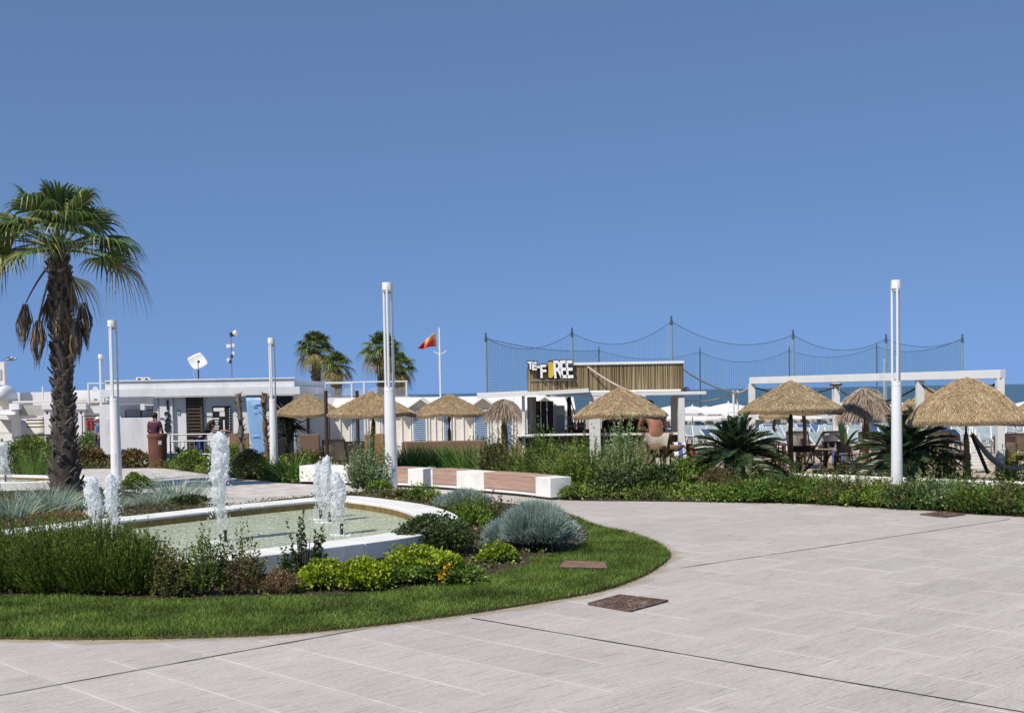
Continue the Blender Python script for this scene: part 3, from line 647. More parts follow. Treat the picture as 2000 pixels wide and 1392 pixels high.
def sprigs(parent, rx, ry, h, n, per, L, W, m, name='foliage', start=0.3, outl=0.85, ragged=0.22, tight=0.8):
    a = RNG.uniform(0, 2 * np.pi, n); q = np.sqrt(RNG.random(n)); 
    B = np.stack([np.cos(a) * q * rx * 0.55, np.sin(a) * q * ry * 0.55, np.zeros(n)], 1)
    hz = np.sqrt(np.clip(1 - (q * 0.92) ** 2, 0.08, 1)) * h * (1 + RNG.normal(0, ragged, n)) 
    T = np.stack([np.cos(a) * q * rx * outl * (1 + RNG.normal(0, .1, n)), np.sin(a) * q * ry * outl * (1 + RNG.normal(0, .1, n)), np.maximum(hz, 0.12 * h)], 1)
    t = RNG.uniform(start, 1.0, (n, per)); bow = RNG.normal(0, 0.05, (n, 1, 3)) * np.array([rx, ry, 0])
    C = B[:, None] * (1 - t[..., None]) + T[:, None] * t[..., None] + bow * (t * (1 - t) * 4)[..., None]
    C[..., 2] = T[:, None, 2] * (t ** 0.85)
    d = norm(T - B)[:, None].repeat(per, 1)
    P = C.reshape(-1, 3); D = norm(d.reshape(-1, 3) * tight + rand_dirs(len(P)) * 0.75); k = len(P); sz = (1.15 - 0.5 * t.reshape(-1))
    Vv, Ff = leaves(P, D, L * RNG.uniform(0.7, 1.25, k) * sz, W * RNG.uniform(0.8, 1.2, k))
    return link(name, mesh_np(name, Vv, Ff), m, parent)
def strands(parent, rx, ry, h, n, L, W, m, name='foliage', lobes=20, up=0.45):
    P, D = dome_points(n, rx, ry, h, lobes, 0.05); D = norm(D + rand_dirs(n) * 0.35 + np.array([0, 0, up])); P = P - D * L * 0.6
    P[:, 2] = np.maximum(P[:, 2], 0.0)
    Vv, Ff = blades(P, D, L * RNG.uniform(0.7, 1.2, n), W, rand_dirs(n) * 0.15, 2)
    return link(name, mesh_np(name, Vv, Ff), m, parent)
def tuft(parent, rx, ry, h, n, W, m, name='blade_tuft', spread=0.55, bend=0.5):
    a = RNG.uniform(0, 2 * np.pi, n); q = RNG.random(n) ** 0.7; P = np.stack([np.cos(a) * q * rx * 0.7, np.sin(a) * q * ry * 0.7, np.zeros(n)], 1)
    o = np.stack([np.cos(a), np.sin(a), np.zeros(n)], 1); D = norm(np.array([0, 0, 1]) + o * (spread * q * RNG.uniform(0.3, 1.3, n))[:, None] + rand_dirs(n) * 0.15)
    Vv, Ff = blades(P, D, h * RNG.uniform(0.5, 1.15, n), W * RNG.uniform(0.7, 1.2, n), o * (bend * RNG.random(n))[:, None], 4)
    return link(name, mesh_np(name, Vv, Ff), m, parent)
def flowers(parent, rx, ry, h, n, size, m, zmin=0.6, name='flower_heads'):
    P, D = dome_points(n * 3, rx * 1.03, ry * 1.03, h * 1.04, 10, 0.03); P = P[P[:, 2] > zmin * h][:n]; k = len(P); out = []
    Q = np.repeat(P, 7, 0) + RNG.normal(0, size * 0.6, (k * 7, 3)); Vv, Ff = leaves(Q, rand_dirs(len(Q)), size, size * 0.7)
    o = link(name, mesh_np(name, Vv, Ff), m, parent); return o

def bush_at(px, pyb, wpx, pyt, ratio=0.8, dz=0.04):
    """front foot of the plant, its width and its top in the view -> root point, half-widths, height"""
    f = G(px, pyb); rx = wpx / 2 * f.y / FPX * 1.2; ry = rx * ratio; Y = f.y + ry * 0.8; c = A(px, pyb, Y); c.z = 0.0; c.x = Xat(px, Y, pyb)
    h = (Zat(pyt, px, Y) - dz) * 1.04; return Vector((c.x, c.y, dz)), rx, ry, max(0.08, h)
def bush(name, label, cat, px, pyb, wpx, pyt, style, m, n=3000, L=0.06, W=0.035, ratio=0.8, group=None, extra=None, st=14, **k):
    c, rx, ry, h = bush_at(px, pyb, wpx, pyt, ratio)
    root = empty(name, c, random.uniform(-0.3, 0.3), label, cat, group)
    if style == 'leafy': leafy(root, rx, ry, h, n, L, W, m, **k)
    elif style == 'sprig': sprigs(root, rx, ry, h, n, k.pop('per', 24), L, W, m, **k)
    elif style == 'strand': strands(root, rx, ry, h, n, L, W, m, **k)
    elif style == 'tuft': tuft(root, rx, ry, h, n, W, m, **k)
    if style != 'tuft' and st: stems(st, rx, ry, h, 0.009, root)
    for e in (extra or []): e(root, rx, ry, h)
    return root

# ---- island: rosemary row at the front left
RG = 'rosemary bushes in front of the fountain'
for px, pyb, w, pyt, lab in [(-70, 1168, 190, 1020, 'rosemary bush cut by the left picture edge in front of the pool'), (22, 1170, 170, 1034, 'rosemary bush second from the left edge in front of the pool'),
                             (105, 1174, 170, 1026, 'bushy dark green rosemary in front of the leftmost jets'), (190, 1175, 170, 1024, 'tall rosemary bush standing right before the pair of jets'),
                             (262, 1174, 130, 1042, 'smaller rosemary bush at the right end of the row')]:
    c, rx, ry, h = bush_at(px, pyb, w, pyt, 0.75); r = empty('rosemary_bush', c, 0, lab, 'bush', RG)
    sprigs(r, rx, ry, h, 460, 52, 0.062, 0.0085, m_rosemary, start=0.16, ragged=0.11, outl=1.0, tight=1.7); sprigs(r, rx * 0.95, ry * 0.95, h * 0.82, 260, 40, 0.06, 0.009, m_rosemary, 'inner_foliage', start=0.05, ragged=0.15, outl=1.0, tight=1.7); stems(30, rx, ry, h, 0.007, r)
bush('low_shrub', 'sparse dark green shrub just right of the rosemary row', 'bush', 335, 1178, 100, 1078, 'sprig', m_olive, 150, 0.05, 0.018, per=26, ragged=0.25)
bush('low_shrub', 'thin upright green shrub before the tallest jet', 'bush', 398, 1176, 90, 1062, 'sprig', m_rosemary, 120, 0.055, 0.016, per=24, ragged=0.3)
bush('dry_shrub', 'half dried shrub with brown stems below the tallest jet', 'bush', 470, 1172, 110, 1060, 'sprig', m_olive, 90, 0.055, 0.02, per=22, start=0.5, ragged=0.3,
     extra=[lambda r, rx, ry, h: sprigs(r, rx, ry, h * 0.72, 130, 14, 0.07, 0.007, m_dry, 'dry_twigs', 0.1)])
bush('low_shrub', 'low straggling brown shrub left of the lime bushes', 'bush', 545, 1172, 90, 1120, 'sprig', m_dry, 140, 0.06, 0.01, per=16)
bush('leggy_shrub', 'leggy upright shrub with tiny dark leaves before the pool wall', 'bush', 597, 1136, 80, 1032, 'sprig', m_darkleaf, 26, 0.06, 0.034, per=34, start=0.12, ragged=0.28, outl=1.1)
bush('leggy_shrub', 'small leggy dark shrub left of the lime bushes', 'bush', 560, 1150, 60, 1090, 'sprig', m_darkleaf, 20, 0.055, 0.032, per=24, start=0.15, ragged=0.3)
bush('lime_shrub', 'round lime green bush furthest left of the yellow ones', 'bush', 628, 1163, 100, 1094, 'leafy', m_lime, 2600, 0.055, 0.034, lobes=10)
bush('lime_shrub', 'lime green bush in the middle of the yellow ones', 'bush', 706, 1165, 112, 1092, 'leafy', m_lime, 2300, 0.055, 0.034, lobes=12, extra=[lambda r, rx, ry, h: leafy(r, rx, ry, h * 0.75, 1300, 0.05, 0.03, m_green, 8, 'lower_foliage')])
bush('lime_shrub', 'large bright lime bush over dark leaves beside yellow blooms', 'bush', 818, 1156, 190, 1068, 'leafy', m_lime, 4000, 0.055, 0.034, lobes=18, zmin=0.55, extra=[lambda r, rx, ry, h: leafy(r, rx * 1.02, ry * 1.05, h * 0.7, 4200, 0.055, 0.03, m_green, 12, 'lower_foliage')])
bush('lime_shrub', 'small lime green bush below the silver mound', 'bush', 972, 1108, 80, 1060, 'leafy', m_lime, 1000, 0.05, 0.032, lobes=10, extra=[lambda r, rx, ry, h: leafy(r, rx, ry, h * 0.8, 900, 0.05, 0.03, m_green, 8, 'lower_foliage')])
c, rx, ry, h = bush_at(880, 1152, 120, 1092, 0.8); r = empty('flowering_shrub', c, 0, 'dark green shrub with two orange yellow blooms', 'bush'); leafy(r, rx, ry, h, 2600, 0.055, 0.03, m_green, 12); stems(10, rx, ry, h, 0.008, r)
for q, dz in ((A(873, 1105, c.y - ry - 0.02), 0), (A(861, 1121, c.y - ry - 0.04), 0)):
    q = q - c; P = np.array([list(q)] * 14) + RNG.normal(0, 0.012, (14, 3)); a = np.linspace(0, 6.28, 14)
    Vv, Ff = leaves(P, np.stack([np.cos(a), -0.5 * np.ones(14), np.sin(a)], 1), 0.05, 0.045); link('bloom', mesh_np('bloom', Vv, Ff), m_yellowf, r)
bush('flowering_shrub', 'dark glossy shrub with lilac flowers at the pool end', 'bush', 856, 1096, 172, 1006, 'leafy', m_darkleaf, 7500, 0.055, 0.034, lobes=20, extra=[lambda r, rx, ry, h: flowers(r, rx, ry, h, 26, 0.03, m_lilac, 0.7)])
bush('silver_mound', 'large silver grey mounded shrub at the tip of the lawn', 'bush', 1048, 1092, 205, 978, 'strand', m_silver, 26000, 0.13, 0.010, ratio=1.0, lobes=11, st=20, extra=[lambda r, rx, ry, h: leafy(r, rx * 0.92, ry * 0.92, h * 0.9, 6000, 0.07, 0.012, m_silver, 20, 'inner_foliage', up=0.7)])
bush('silver_mound', 'smaller silver grey mound behind the large one', 'bush', 908, 1004, 125, 955, 'strand', m_silver, 11000, 0.11, 0.010, ratio=1.0, st=14, extra=[lambda r, rx, ry, h: leafy(r, rx * 0.92, ry * 0.92, h * 0.9, 3000, 0.07, 0.012, m_silver, 16, 'inner_foliage', up=0.7)])
bush('low_shrub', 'bright green shrub between the two silver mounds', 'bush', 915, 1036, 100, 976, 'sprig', m_green, 190, 0.06, 0.018, per=26, start=0.1)
bush('leggy_shrub', 'thin leggy shrub with pale flowers at the silver mound', 'bush', 958, 1032, 60, 965, 'sprig', m_olive, 24, 0.05, 0.03, per=24, start=0.2, ragged=0.3, extra=[lambda r, rx, ry, h: flowers(r, rx, ry, h, 8, 0.018, m_whitef, 0.5)])
bush('low_shrub', 'low green shrub between pool rim and bench', 'bush', 822, 982, 90, 952, 'sprig', m_green, 130, 0.06, 0.022, per=20, start=0.05, ragged=0.3)
bush('low_shrub', 'low reddish green shrub beside the middle lamp foot', 'bush', 772, 976, 80, 955, 'sprig', m_olive, 110, 0.06, 0.022, per=18, start=0.05, ragged=0.3)
bush('grey_shrub', 'tall grey green shrub at the left of the middle lamp', 'bush', 722, 966, 92, 872, 'sprig', m_greygreen, 170, 0.085, 0.026, per=34, start=0.08, ragged=0.22, outl=0.95)
bush('low_shrub', 'small yellowish green shrub at the middle lamp foot', 'bush', 742, 968, 60, 938, 'leafy', m_green, 900, 0.06, 0.035)
# ---- strip between the two basins
for px, pyb, w, pyt, lab in [(25, 1020, 130, 952, 'blue grey grass clump at the left picture edge'), (95, 1012, 90, 940, 'blue grey grass clump left of the palm trunk'), (150, 1003, 120, 958, 'blue grey grass clump before the palm trunk'),
                             (222, 1000, 70, 965, 'blue grey grass clump right of the palm trunk'), (345, 985, 120, 925, 'wispy blue grey grass clump beside the far path'), (300, 992, 90, 960, 'low blue grey grass clump behind the thin jet')]:
    bush('grass_clump', lab, 'grass clump', px, pyb, w, pyt, 'tuft', m_bluegrass, 420, 0.05, 0.013, group='blue grey grasses behind the pool', bend=0.8, spread=0.9)
bush('dry_mulch', 'rusty orange dry growth along the pool rim', 'dry plants', 115, 1021, 140, 1000, 'sprig', m_dry, 160, 0.07, 0.012, per=14, start=0.0, st=0)
bush('low_shrub', 'dark green creeping shrub along the far pool rim', 'bush', 372, 990, 90, 968, 'leafy', m_darkleaf, 1500, 0.06, 0.035, ratio=0.6)
bush('low_shrub', 'bright green round bush beside the left lamp', 'bush', 268, 968, 66, 926, 'leafy', m_green, 2200, 0.06, 0.035)
bush('grass_clump', 'green rushes growing in front of the second basin', 'grass clump', 66, 938, 60, 868, 'tuft', m_grass2, 160, 0.05, 0.014, bend=0.4)
# ---- bed far left behind the palm
for px, pyb, w, pyt, m, n, lab in [(-10, 908, 120, 858, m_green, 1500, 'green hedge bush at the far left picture edge'), (60, 905, 110, 852, m_green, 1700, 'green hedge bush left of the palm trunk'), (55, 930, 100, 880, m_olive, 1500, 'tan and green bush behind the second basin'),
                                (180, 912, 70, 872, m_red, 1300, 'reddish low bush right of the palm trunk'), (255, 914, 75, 878, m_red, 1400, 'reddish green bush beside the rusty bin'), (172, 890, 60, 845, m_grass2, 900, 'light green tall bush below the red towels'), (110, 916, 80, 870, m_green, 1200, 'dark green bush hidden behind the palm trunk')]:
    bush('hedge_bush', lab, 'bush', px, pyb, w, pyt, 'leafy', m, n, 0.10, 0.06)
# ---- bed left of the path, before the numbered building
for px, pyb, w, pyt, m, n, lab in [(372, 921, 80, 880, m_green, 1700, 'green bush right of the rusty bin'), (430, 932, 90, 885, m_green, 1700, 'green bush behind the tallest jet'), (490, 938, 90, 882, m_olive, 1800, 'olive bush before the blue banner'),
                                (455, 905, 110, 868, m_green, 1300, 'bush at the foot of the brown panel'), (600, 925, 90, 878, m_olive, 1500, 'olive bush before the first deck chair'), (655, 915, 80, 878, m_olive, 1400, 'olive bush behind the bench start'), (400, 905, 70, 872, m_olive, 900, 'yellowish bush below the barrier')]:
    bush('hedge_bush', lab, 'bush', px, pyb, w, pyt, 'leafy', m, n, 0.09, 0.05)
bush('strap_plant', 'strappy bright green leaves at the second lamp foot', 'plant', 570, 942, 80, 884, 'tuft', m_grass2, 170, 0.05, 0.035, bend=0.7)
bush('strap_plant', 'strappy green leaves left of the second lamp', 'plant', 520, 936, 60, 895, 'tuft', m_grass2, 110, 0.05, 0.035, bend=0.7)
# ---- bed behind the bench
for px, pyb, w, pyt, lab in [(800, 930, 90, 866, 'strappy green iris clump right of the middle lamp'), (860, 932, 100, 868, 'strappy green iris clump behind the bench middle'), (920, 935, 100, 868, 'strappy green iris clump left of the feathery bushes')]:
    bush('iris_clump', lab, 'plant', px, pyb, w, pyt, 'tuft', m_grass2, 420, 0.05, 0.028, bend=0.4, spread=0.5, group='iris clumps behind the bench')
for px, pyb, w, pyt, sty, m, n, lab in [(985, 945, 110, 858, 'sprig', m_olive, 240, 'olive green feathery bush behind the bench right half'), (1055, 955, 110, 862, 'sprig', m_green, 240, 'green feathery bush behind the bench end'), (1135, 968, 120, 872, 'sprig', m_green, 260, 'yellowish green bush right beside the bench end'),
                                     (1222, 968, 105, 842, 'sprig', m_greygreen2, 210, 'tallest grey green bush in front of the bar'), (1090, 915, 90, 850, 'sprig', m_greygreen, 150, 'grey green bush below the bar counter'), (940, 905, 90, 862, 'sprig', m_olive, 150, 'small olive bush under the third straw parasol')]:
    bush('feathery_bush', lab, 'bush', px, pyb, w, pyt, sty, m, n, 0.085, 0.026, per=30, start=0.1, ragged=0.24, extra=[lambda r, rx, ry, h: leafy(r, rx, ry, h * 0.62, 1500, 0.07, 0.035, m_green, 12, 'lower_foliage'), lambda r, rx, ry, h: tuft(r, rx * 1.1, ry, h * 1.05, 160, 0.010, m_pale, 'feathery_blades', 0.5, 0.5)])
for px, pyb, w, pyt, m, n, L, lab in [(1195, 975, 100, 915, m_darkleaf, 2200, .075, 'dark leafy bush under the grey green one'), (1285, 970, 110, 905, m_darkleaf, 2400, .075, 'dark leafy bush in front of the shirtless man'), (1350, 968, 100, 892, m_green, 2400, .075, 'green leafy bush before the red bag'),
                                   (1120, 978, 60, 950, m_green, 800, .06, 'low weeds at the right end of the bench'), (1250, 980, 140, 958, m_olive, 1300, .06, 'low yellowish weeds along the paving edge')]:
    bush('leafy_bush', lab, 'bush', px, pyb, w, pyt, 'leafy', m, n, L, L * 0.55)
bush('pink_shrub', 'shrub with pink purple flowers before the left cycad', 'bush', 1408, 972, 120, 915, 'leafy', m_red, 2300, 0.065, 0.035, extra=[lambda r, rx, ry, h: flowers(r, rx, ry, h, 48, 0.03, m_pink, 0.5)])
bush('pink_shrub', 'small shrub with pink flowers right of the larger one', 'bush', 1478, 962, 60, 920, 'leafy', m_red, 900, 0.065, 0.035, extra=[lambda r, rx, ry, h: flowers(r, rx, ry, h, 14, 0.025, m_pink, 0.5)])
row = [(1420, 982, 110, 948), (1490, 984, 110, 938), (1565, 986, 130, 930), (1640, 990, 100, 945), (1700, 994, 120, 950), (1770, 998, 100, 958), (1840, 1001, 130, 938), (1910, 1006, 110, 952), (1985, 1010, 140, 948), (2060, 1016, 120, 955)]
mix_ = [m_green, m_grass2, m_green, m_olive, m_green, m_darkleaf, m_greygreen, m_green, m_olive, m_green]
names = ['below the pink shrub', 'left of the wooden parasol post', 'under the wooden parasol post', 'below the dark pallet table', 'left of the right lamp foot', 'right of the right lamp foot', 'below the right cycad', 'below the largest straw parasol', 'below the hammock', 'at the right picture edge']
for (px, pyb, w, pyt), nm, mm in zip(row, names, mix_):
    bush('creeper_bush', 'low green creeping bush ' + nm, 'bush', px, pyb, w, pyt, 'leafy', mm, 2300, 0.075, 0.038, group='creeping bushes along the right paving edge', ratio=0.9, lobes=22, jit=0.22, extra=[lambda r, rx, ry, h: tuft(r, rx, ry, h * 1.35, 190, 0.016, m_grass2, 'grass_blades', 0.8, 0.6), lambda r, rx, ry, h: sprigs(r, rx, ry, h * 1.55, 60, 14, 0.07, 0.025, m_olive, 'tall_sprigs', 0.3, ragged=0.3).__setitem__('kind', 'stuff')])
for px, pyb, w, pyt, lab in [(1640, 955, 90, 908, 'dry scrub before the white kerb under the pallets'), (1850, 965, 90, 900, 'scrub with yellow flowers under the right cycad'), (1525, 955, 80, 905, 'thin scrub round the wooden parasol post'), (1975, 960, 70, 885, 'yellow leaved shrub beside the hammock')]:
    bush('scrub', lab, 'bush', px, pyb, w, pyt, 'sprig', m_olive if 'yellow leaved' not in lab else m_lime, 70, 0.07, 0.026, per=18, start=0.1, ragged=0.35, extra=([lambda r, rx, ry, h: flowers(r, rx, ry, h, 7, 0.03, m_yellowf, 0.5)] if 'yellow flowers' in lab else None))

# ================================================================== PALMS
m_fan = lm('fan_leaf', (0.018, 0.038, 0.010), (0.045, 0.080, 0.018), (0.105, 0.132, 0.03), (0.22, 0.20, 0.07), spec=0.5, rough=0.4, trans=0.3)
m_fany = lm('fan_leaf_yellowing', (0.07, 0.075, 0.02), (0.15, 0.135, 0.045), (0.23, 0.18, 0.075), (0.30, 0.22, 0.11))
m_fand = lm('fan_leaf_dead', (0.05, 0.035, 0.022), (0.11, 0.08, 0.05), (0.19, 0.145, 0.095), (0.29, 0.24, 0.17), trans=0.12)
m_trunk = mat('palm_trunk', (0.10, 0.082, 0.068), 0.95, 0.4, 6, 0.9, 0.05)
m_boot = mat('leaf_base', (0.17, 0.145, 0.125), 0.9, 0.35, 10, 0.7, 0.02, orand=0.35)
m_petiole = mat('petiole', (0.14, 0.14, 0.05), 0.6, 0.25, 5, 0.1); m_petd = mat('dead_petiole', (0.20, 0.145, 0.09), 0.8, 0.3, 6, 0.2)
def fan_leaf(az, el, Lp, Rb, nseg, spread, droop, parent, origin, m, mp, fold=0.12, sag=0.25, seed=0, tipdroop=0.5, width=1.0):
    rs = random.Random(seed); d = Vector((math.cos(az) * math.cos(el), math.sin(az) * math.cos(el), math.sin(el))); g = Vector((0, 0, -1))
    pts = []
    for i in range(7):
        t = i / 6; pts.append(origin + d * Lp * t + g * sag * Lp * t * t)
    mb = MB(); mb.tube(pts, [0.035 * (1 - 0.6 * i / 6) * (Rb / 0.95) for i in range(7)], 5); o = mb.build('leaf', [mp, m], None)
    hd = (pts[-1] - pts[-2]).normalized(); side = hd.cross(Vector((0, 0, 1)))
    if side.length < 0.1: side = Vector((-math.sin(az), math.cos(az), 0))
    side.normalize(); side = (side + 0.25 * Vector((rs.gauss(0, 1), rs.gauss(0, 1), rs.gauss(0, 1)))).normalized(); side = (side - hd * side.dot(hd)).normalized(); up = side.cross(hd)
    clump = m is m_fand and Lp > 0.4
    if clump: nseg = 44
    if clump: hd = (hd * 0.22 + g).normalized(); side = (side - hd * side.dot(hd)).normalized(); up = side.cross(hd)
    mb2 = MB(); H0 = pts[-1]
    for k in range(nseg):
        ph = (-spread + 2 * spread * (k + 0.5) / nseg); ln = Rb * (0.72 + 0.28 * math.cos(ph * 0.8)) * rs.uniform(0.9, 1.06)
        ds = (hd * math.cos(ph) + side * math.sin(ph)).normalized(); nrm = up; sd = ds.cross(nrm).normalized()
        wmax = 0.5 * width * Rb * 2 * spread / nseg * 0.62; rows = []; bulge = Vector((0, 0, 0))
        if clump:
            ps = rs.uniform(0, 6.283); al = rs.uniform(0.0, 0.10); nrm = side * math.cos(ps) + up * math.sin(ps); ds = (hd * math.cos(al) + nrm * math.sin(al)).normalized(); sd = ds.cross(nrm).normalized(); wmax = 0.022; ln = Rb * rs.uniform(0.7, 1.15); bulge = nrm * rs.uniform(0.07, 0.17)
        cup = 0.10 * Rb
        for j, (t, wf) in enumerate(((0.02, 0.10), (0.45, 1.0), (0.62, 0.75), (0.8, 0.42), (1.0, 0.04))):
            dr = droop * Rb * t * t + (tipdroop * Rb * max(0, t - 0.5) ** 2 * 2 * rs.uniform(0.6, 1.4))
            c = H0 + ds * ln * t * (1 - 0.2 * min(1, tipdroop) * max(0, t - 0.6)) + g * dr + nrm * (cup * (1 - math.cos(ph)) * t) + sd * rs.gauss(0, 0.012) * t
            if clump: c = H0 + ds * ln * t + bulge * math.sin(math.pi * min(1, t * 1.1 + 0.06)) ** 0.7 + sd * rs.gauss(0, 0.015)
            f = nrm * wmax * wf * 0.5; w = sd * wmax * wf; rows.append((c - w - f * 0, c + f, c + w - f * 0))
        vs = [v for r_ in rows for v in r_]; fs = []
        for j in range(4): fs += [(3 * j, 3 * j + 1, 3 * j + 4, 3 * j + 3), (3 * j + 1, 3 * j + 2, 3 * j + 5, 3 * j + 4)]
        mb2.add(vs, fs)
    bl = mb2.build('blade', m, o)
    o.parent = parent; return o
def palm(px, Y, ztop, r0, r1, label, leafspec, seed, boots=0, Rb=0.95, Lp=1.0, nseg=30, skirt=0, group=None, foot=0.0):
    b = Vector((Xat(px, Y, 930), Y, foot)); root = empty('fan_palm', b, 0, label, 'palm tree', group); rs = random.Random(seed)
    prof = [(r0 * 1.25, -0.05), (r0 * 1.12, 0.25), (r0, 0.8), (r1 * 1.03, ztop * 0.35), (r1, ztop * 0.7), (r1 * 1.05, ztop * 0.92), (r1 * 0.7, ztop), (0.03, ztop + 0.15)]
    mb = MB(); fine = []
    for (ra, za), (rb, zb) in zip(prof, prof[1:]):
        for j in range(5): fine.append((ra + (rb - ra) * j / 5, za + (zb - za) * j / 5))
    fine.append(prof[-1]); mb.lathe(fine, 16, jitter=0.07); mb.build('trunk', m_trunk, root, smooth=True)
    def rad(z):
        for (ra, za), (rb, zb) in zip(prof, prof[1:]):
            if za <= z <= zb: return ra + (rb - ra) * (z - za) / (zb - za)
        return r1
    if boots:
        bm = MB(); bm.add([(-0.5, 0, 0), (0.5, 0, 0), (0.28, 0.20, 1.0), (-0.28, 0.20, 1.0), (-0.42, 0.22, 0.05), (0.42, 0.22, 0.05), (0.20, 0.36, 0.95), (-0.20, 0.36, 0.95)], [(0, 3, 2, 1), (4, 5, 6, 7), (0, 1, 5, 4), (1, 2, 6, 5), (2, 3, 7, 6), (3, 0, 4, 7)])
        bme = bm.mesh('leaf_base', bevel=0.05); bme.materials.append(m_boot)
        for i in range(boots):
            z = 0.02 + (ztop - 0.1) * (i / boots) ** 1.0; a = i * 2.399963 + rs.uniform(-.15, .15); r_ = rad(z) - 0.05
            M_ = Matrix.Rotation(a - math.pi / 2, 4, 'Z') @ Matrix.Rotation(R(rs.uniform(-30, -8)), 4, 'X') @ Matrix.Rotation(R(rs.choice((-1, 1)) * rs.uniform(12, 30)), 4, 'Y')
            o = link('leaf_base', bme, None, root); s = r1 / 0.3; o.matrix_local = Matrix.Translation((r_ * math.cos(a), r_ * math.sin(a), z)) @ M_ @ Matrix.Diagonal((0.20 * s * rs.uniform(.8, 1.2), 0.27 * s, 0.30 * s * rs.uniform(.8, 1.25), 1))
    top = Vector((0, 0, ztop))
    for i, (az, el, dead) in enumerate(leafspec):
        if dead == 2: fan_leaf(az, el, Lp * rs.uniform(0.6, 0.85), Rb * 1.0, nseg, R(30), 0.1, root, top + Vector((0, 0, -0.15)), m_fand, m_petd, width=1.35, sag=rs.uniform(.45, .7), seed=seed * 100 + i, tipdroop=1.0)
        elif dead == 1: fan_leaf(az, el, Lp * rs.uniform(0.9, 1.15), Rb, nseg, R(80), 0.35, root, top, m_fany, m_petiole, sag=0.3, seed=seed * 100 + i, tipdroop=0.9, width=0.6)
        else: fan_leaf(az, el, Lp * rs.uniform(0.85, 1.1), Rb * rs.uniform(.92, 1.08), nseg, R(96 + rs.uniform(-14, 14)), 0.08, root, top, m_fan, m_petiole, sag=0.20, seed=seed * 100 + i, tipdroop=rs.uniform(0.4, 0.9), width=0.85)
    if skirt:
        for i in range(skirt):
            a = i * 2.399963 + 0.4; zz = ztop - 0.35 - 0.95 * (i / skirt); r_ = r1 * 1.06
            fan_leaf(a, R(-84), 0.25, Rb * rs.uniform(.8, 1.1), 16, R(26), 0.05, root, Vector((r_ * math.cos(a), r_ * math.sin(a), zz)), m_fand, m_petd, sag=0.1, seed=seed * 77 + i, tipdroop=0.15, width=1.2)
    return root
spec = []
rs = random.Random(5)
for i in range(18): spec.append((i * 2.399963 + 0.3, R(86 - 78 * (i / 18) ** 0.9 + rs.uniform(-6, 6)), 0 if i < 17 else 1))
for az, el, dd in ((R(-8), 4, 1), (R(-22), 18, 0), (R(185), 6, 1), (R(168), 14, 0), (R(100), 0, 1)): spec.append((az, R(el), dd))
for az, el, dd in ((R(-40), 10, 0), (R(212), 8, 0), (R(-72), 40, 0), (R(-105), 30, 0), (R(-132), 20, 0), (R(-90), 8, 0), (R(20), 22, 0), (R(160), 28, 0), (R(-60), 30, 0), (R(240), 34, 0)): spec.append((az, R(el), dd))
for az, el in ((R(186), -34), (R(-14), -44), (R(222), -58), (R(-40), -56), (R(90), -60)): spec.append((az, R(el), 2))
palm(128, 28.7, 5.62, 0.30, 0.215, 'tall fan palm with shaggy dead fronds at the left edge', spec, 3, boots=230, Rb=1.05, Lp=1.28, nseg=26, skirt=4, foot=0.03)
def far_palm(px, Y, ytop, ybase_z, label, seed, Rb):
    z = Zat(ytop, px, Y); sp = []; rs = random.Random(seed)
    for i in range(30): sp.append((i * 2.399963 + seed, R(85 - 125 * (i / 30) + rs.uniform(-8, 8)), 0 if i < 22 else 1))
    palm(px, Y, z - ybase_z, 0.30, 0.24, label, sp, seed, boots=60, Rb=Rb, Lp=Rb * 0.7, nseg=18, group='palms behind the beach huts', foot=ybase_z)
far_palm(622, 62, 680, -0.7, 'far fan palm furthest left behind the roof rail', 21, 0.75)
far_palm(662, 60, 714, -0.6, 'short far palm right of the leftmost far one', 22, 0.62)
far_palm(750, 64, 682, -0.8, 'far fan palm behind the middle lamp', 23, 0.82)
far_palm(785, 61, 716, -0.65, 'short far palm just right of the middle lamp', 24, 0.62)

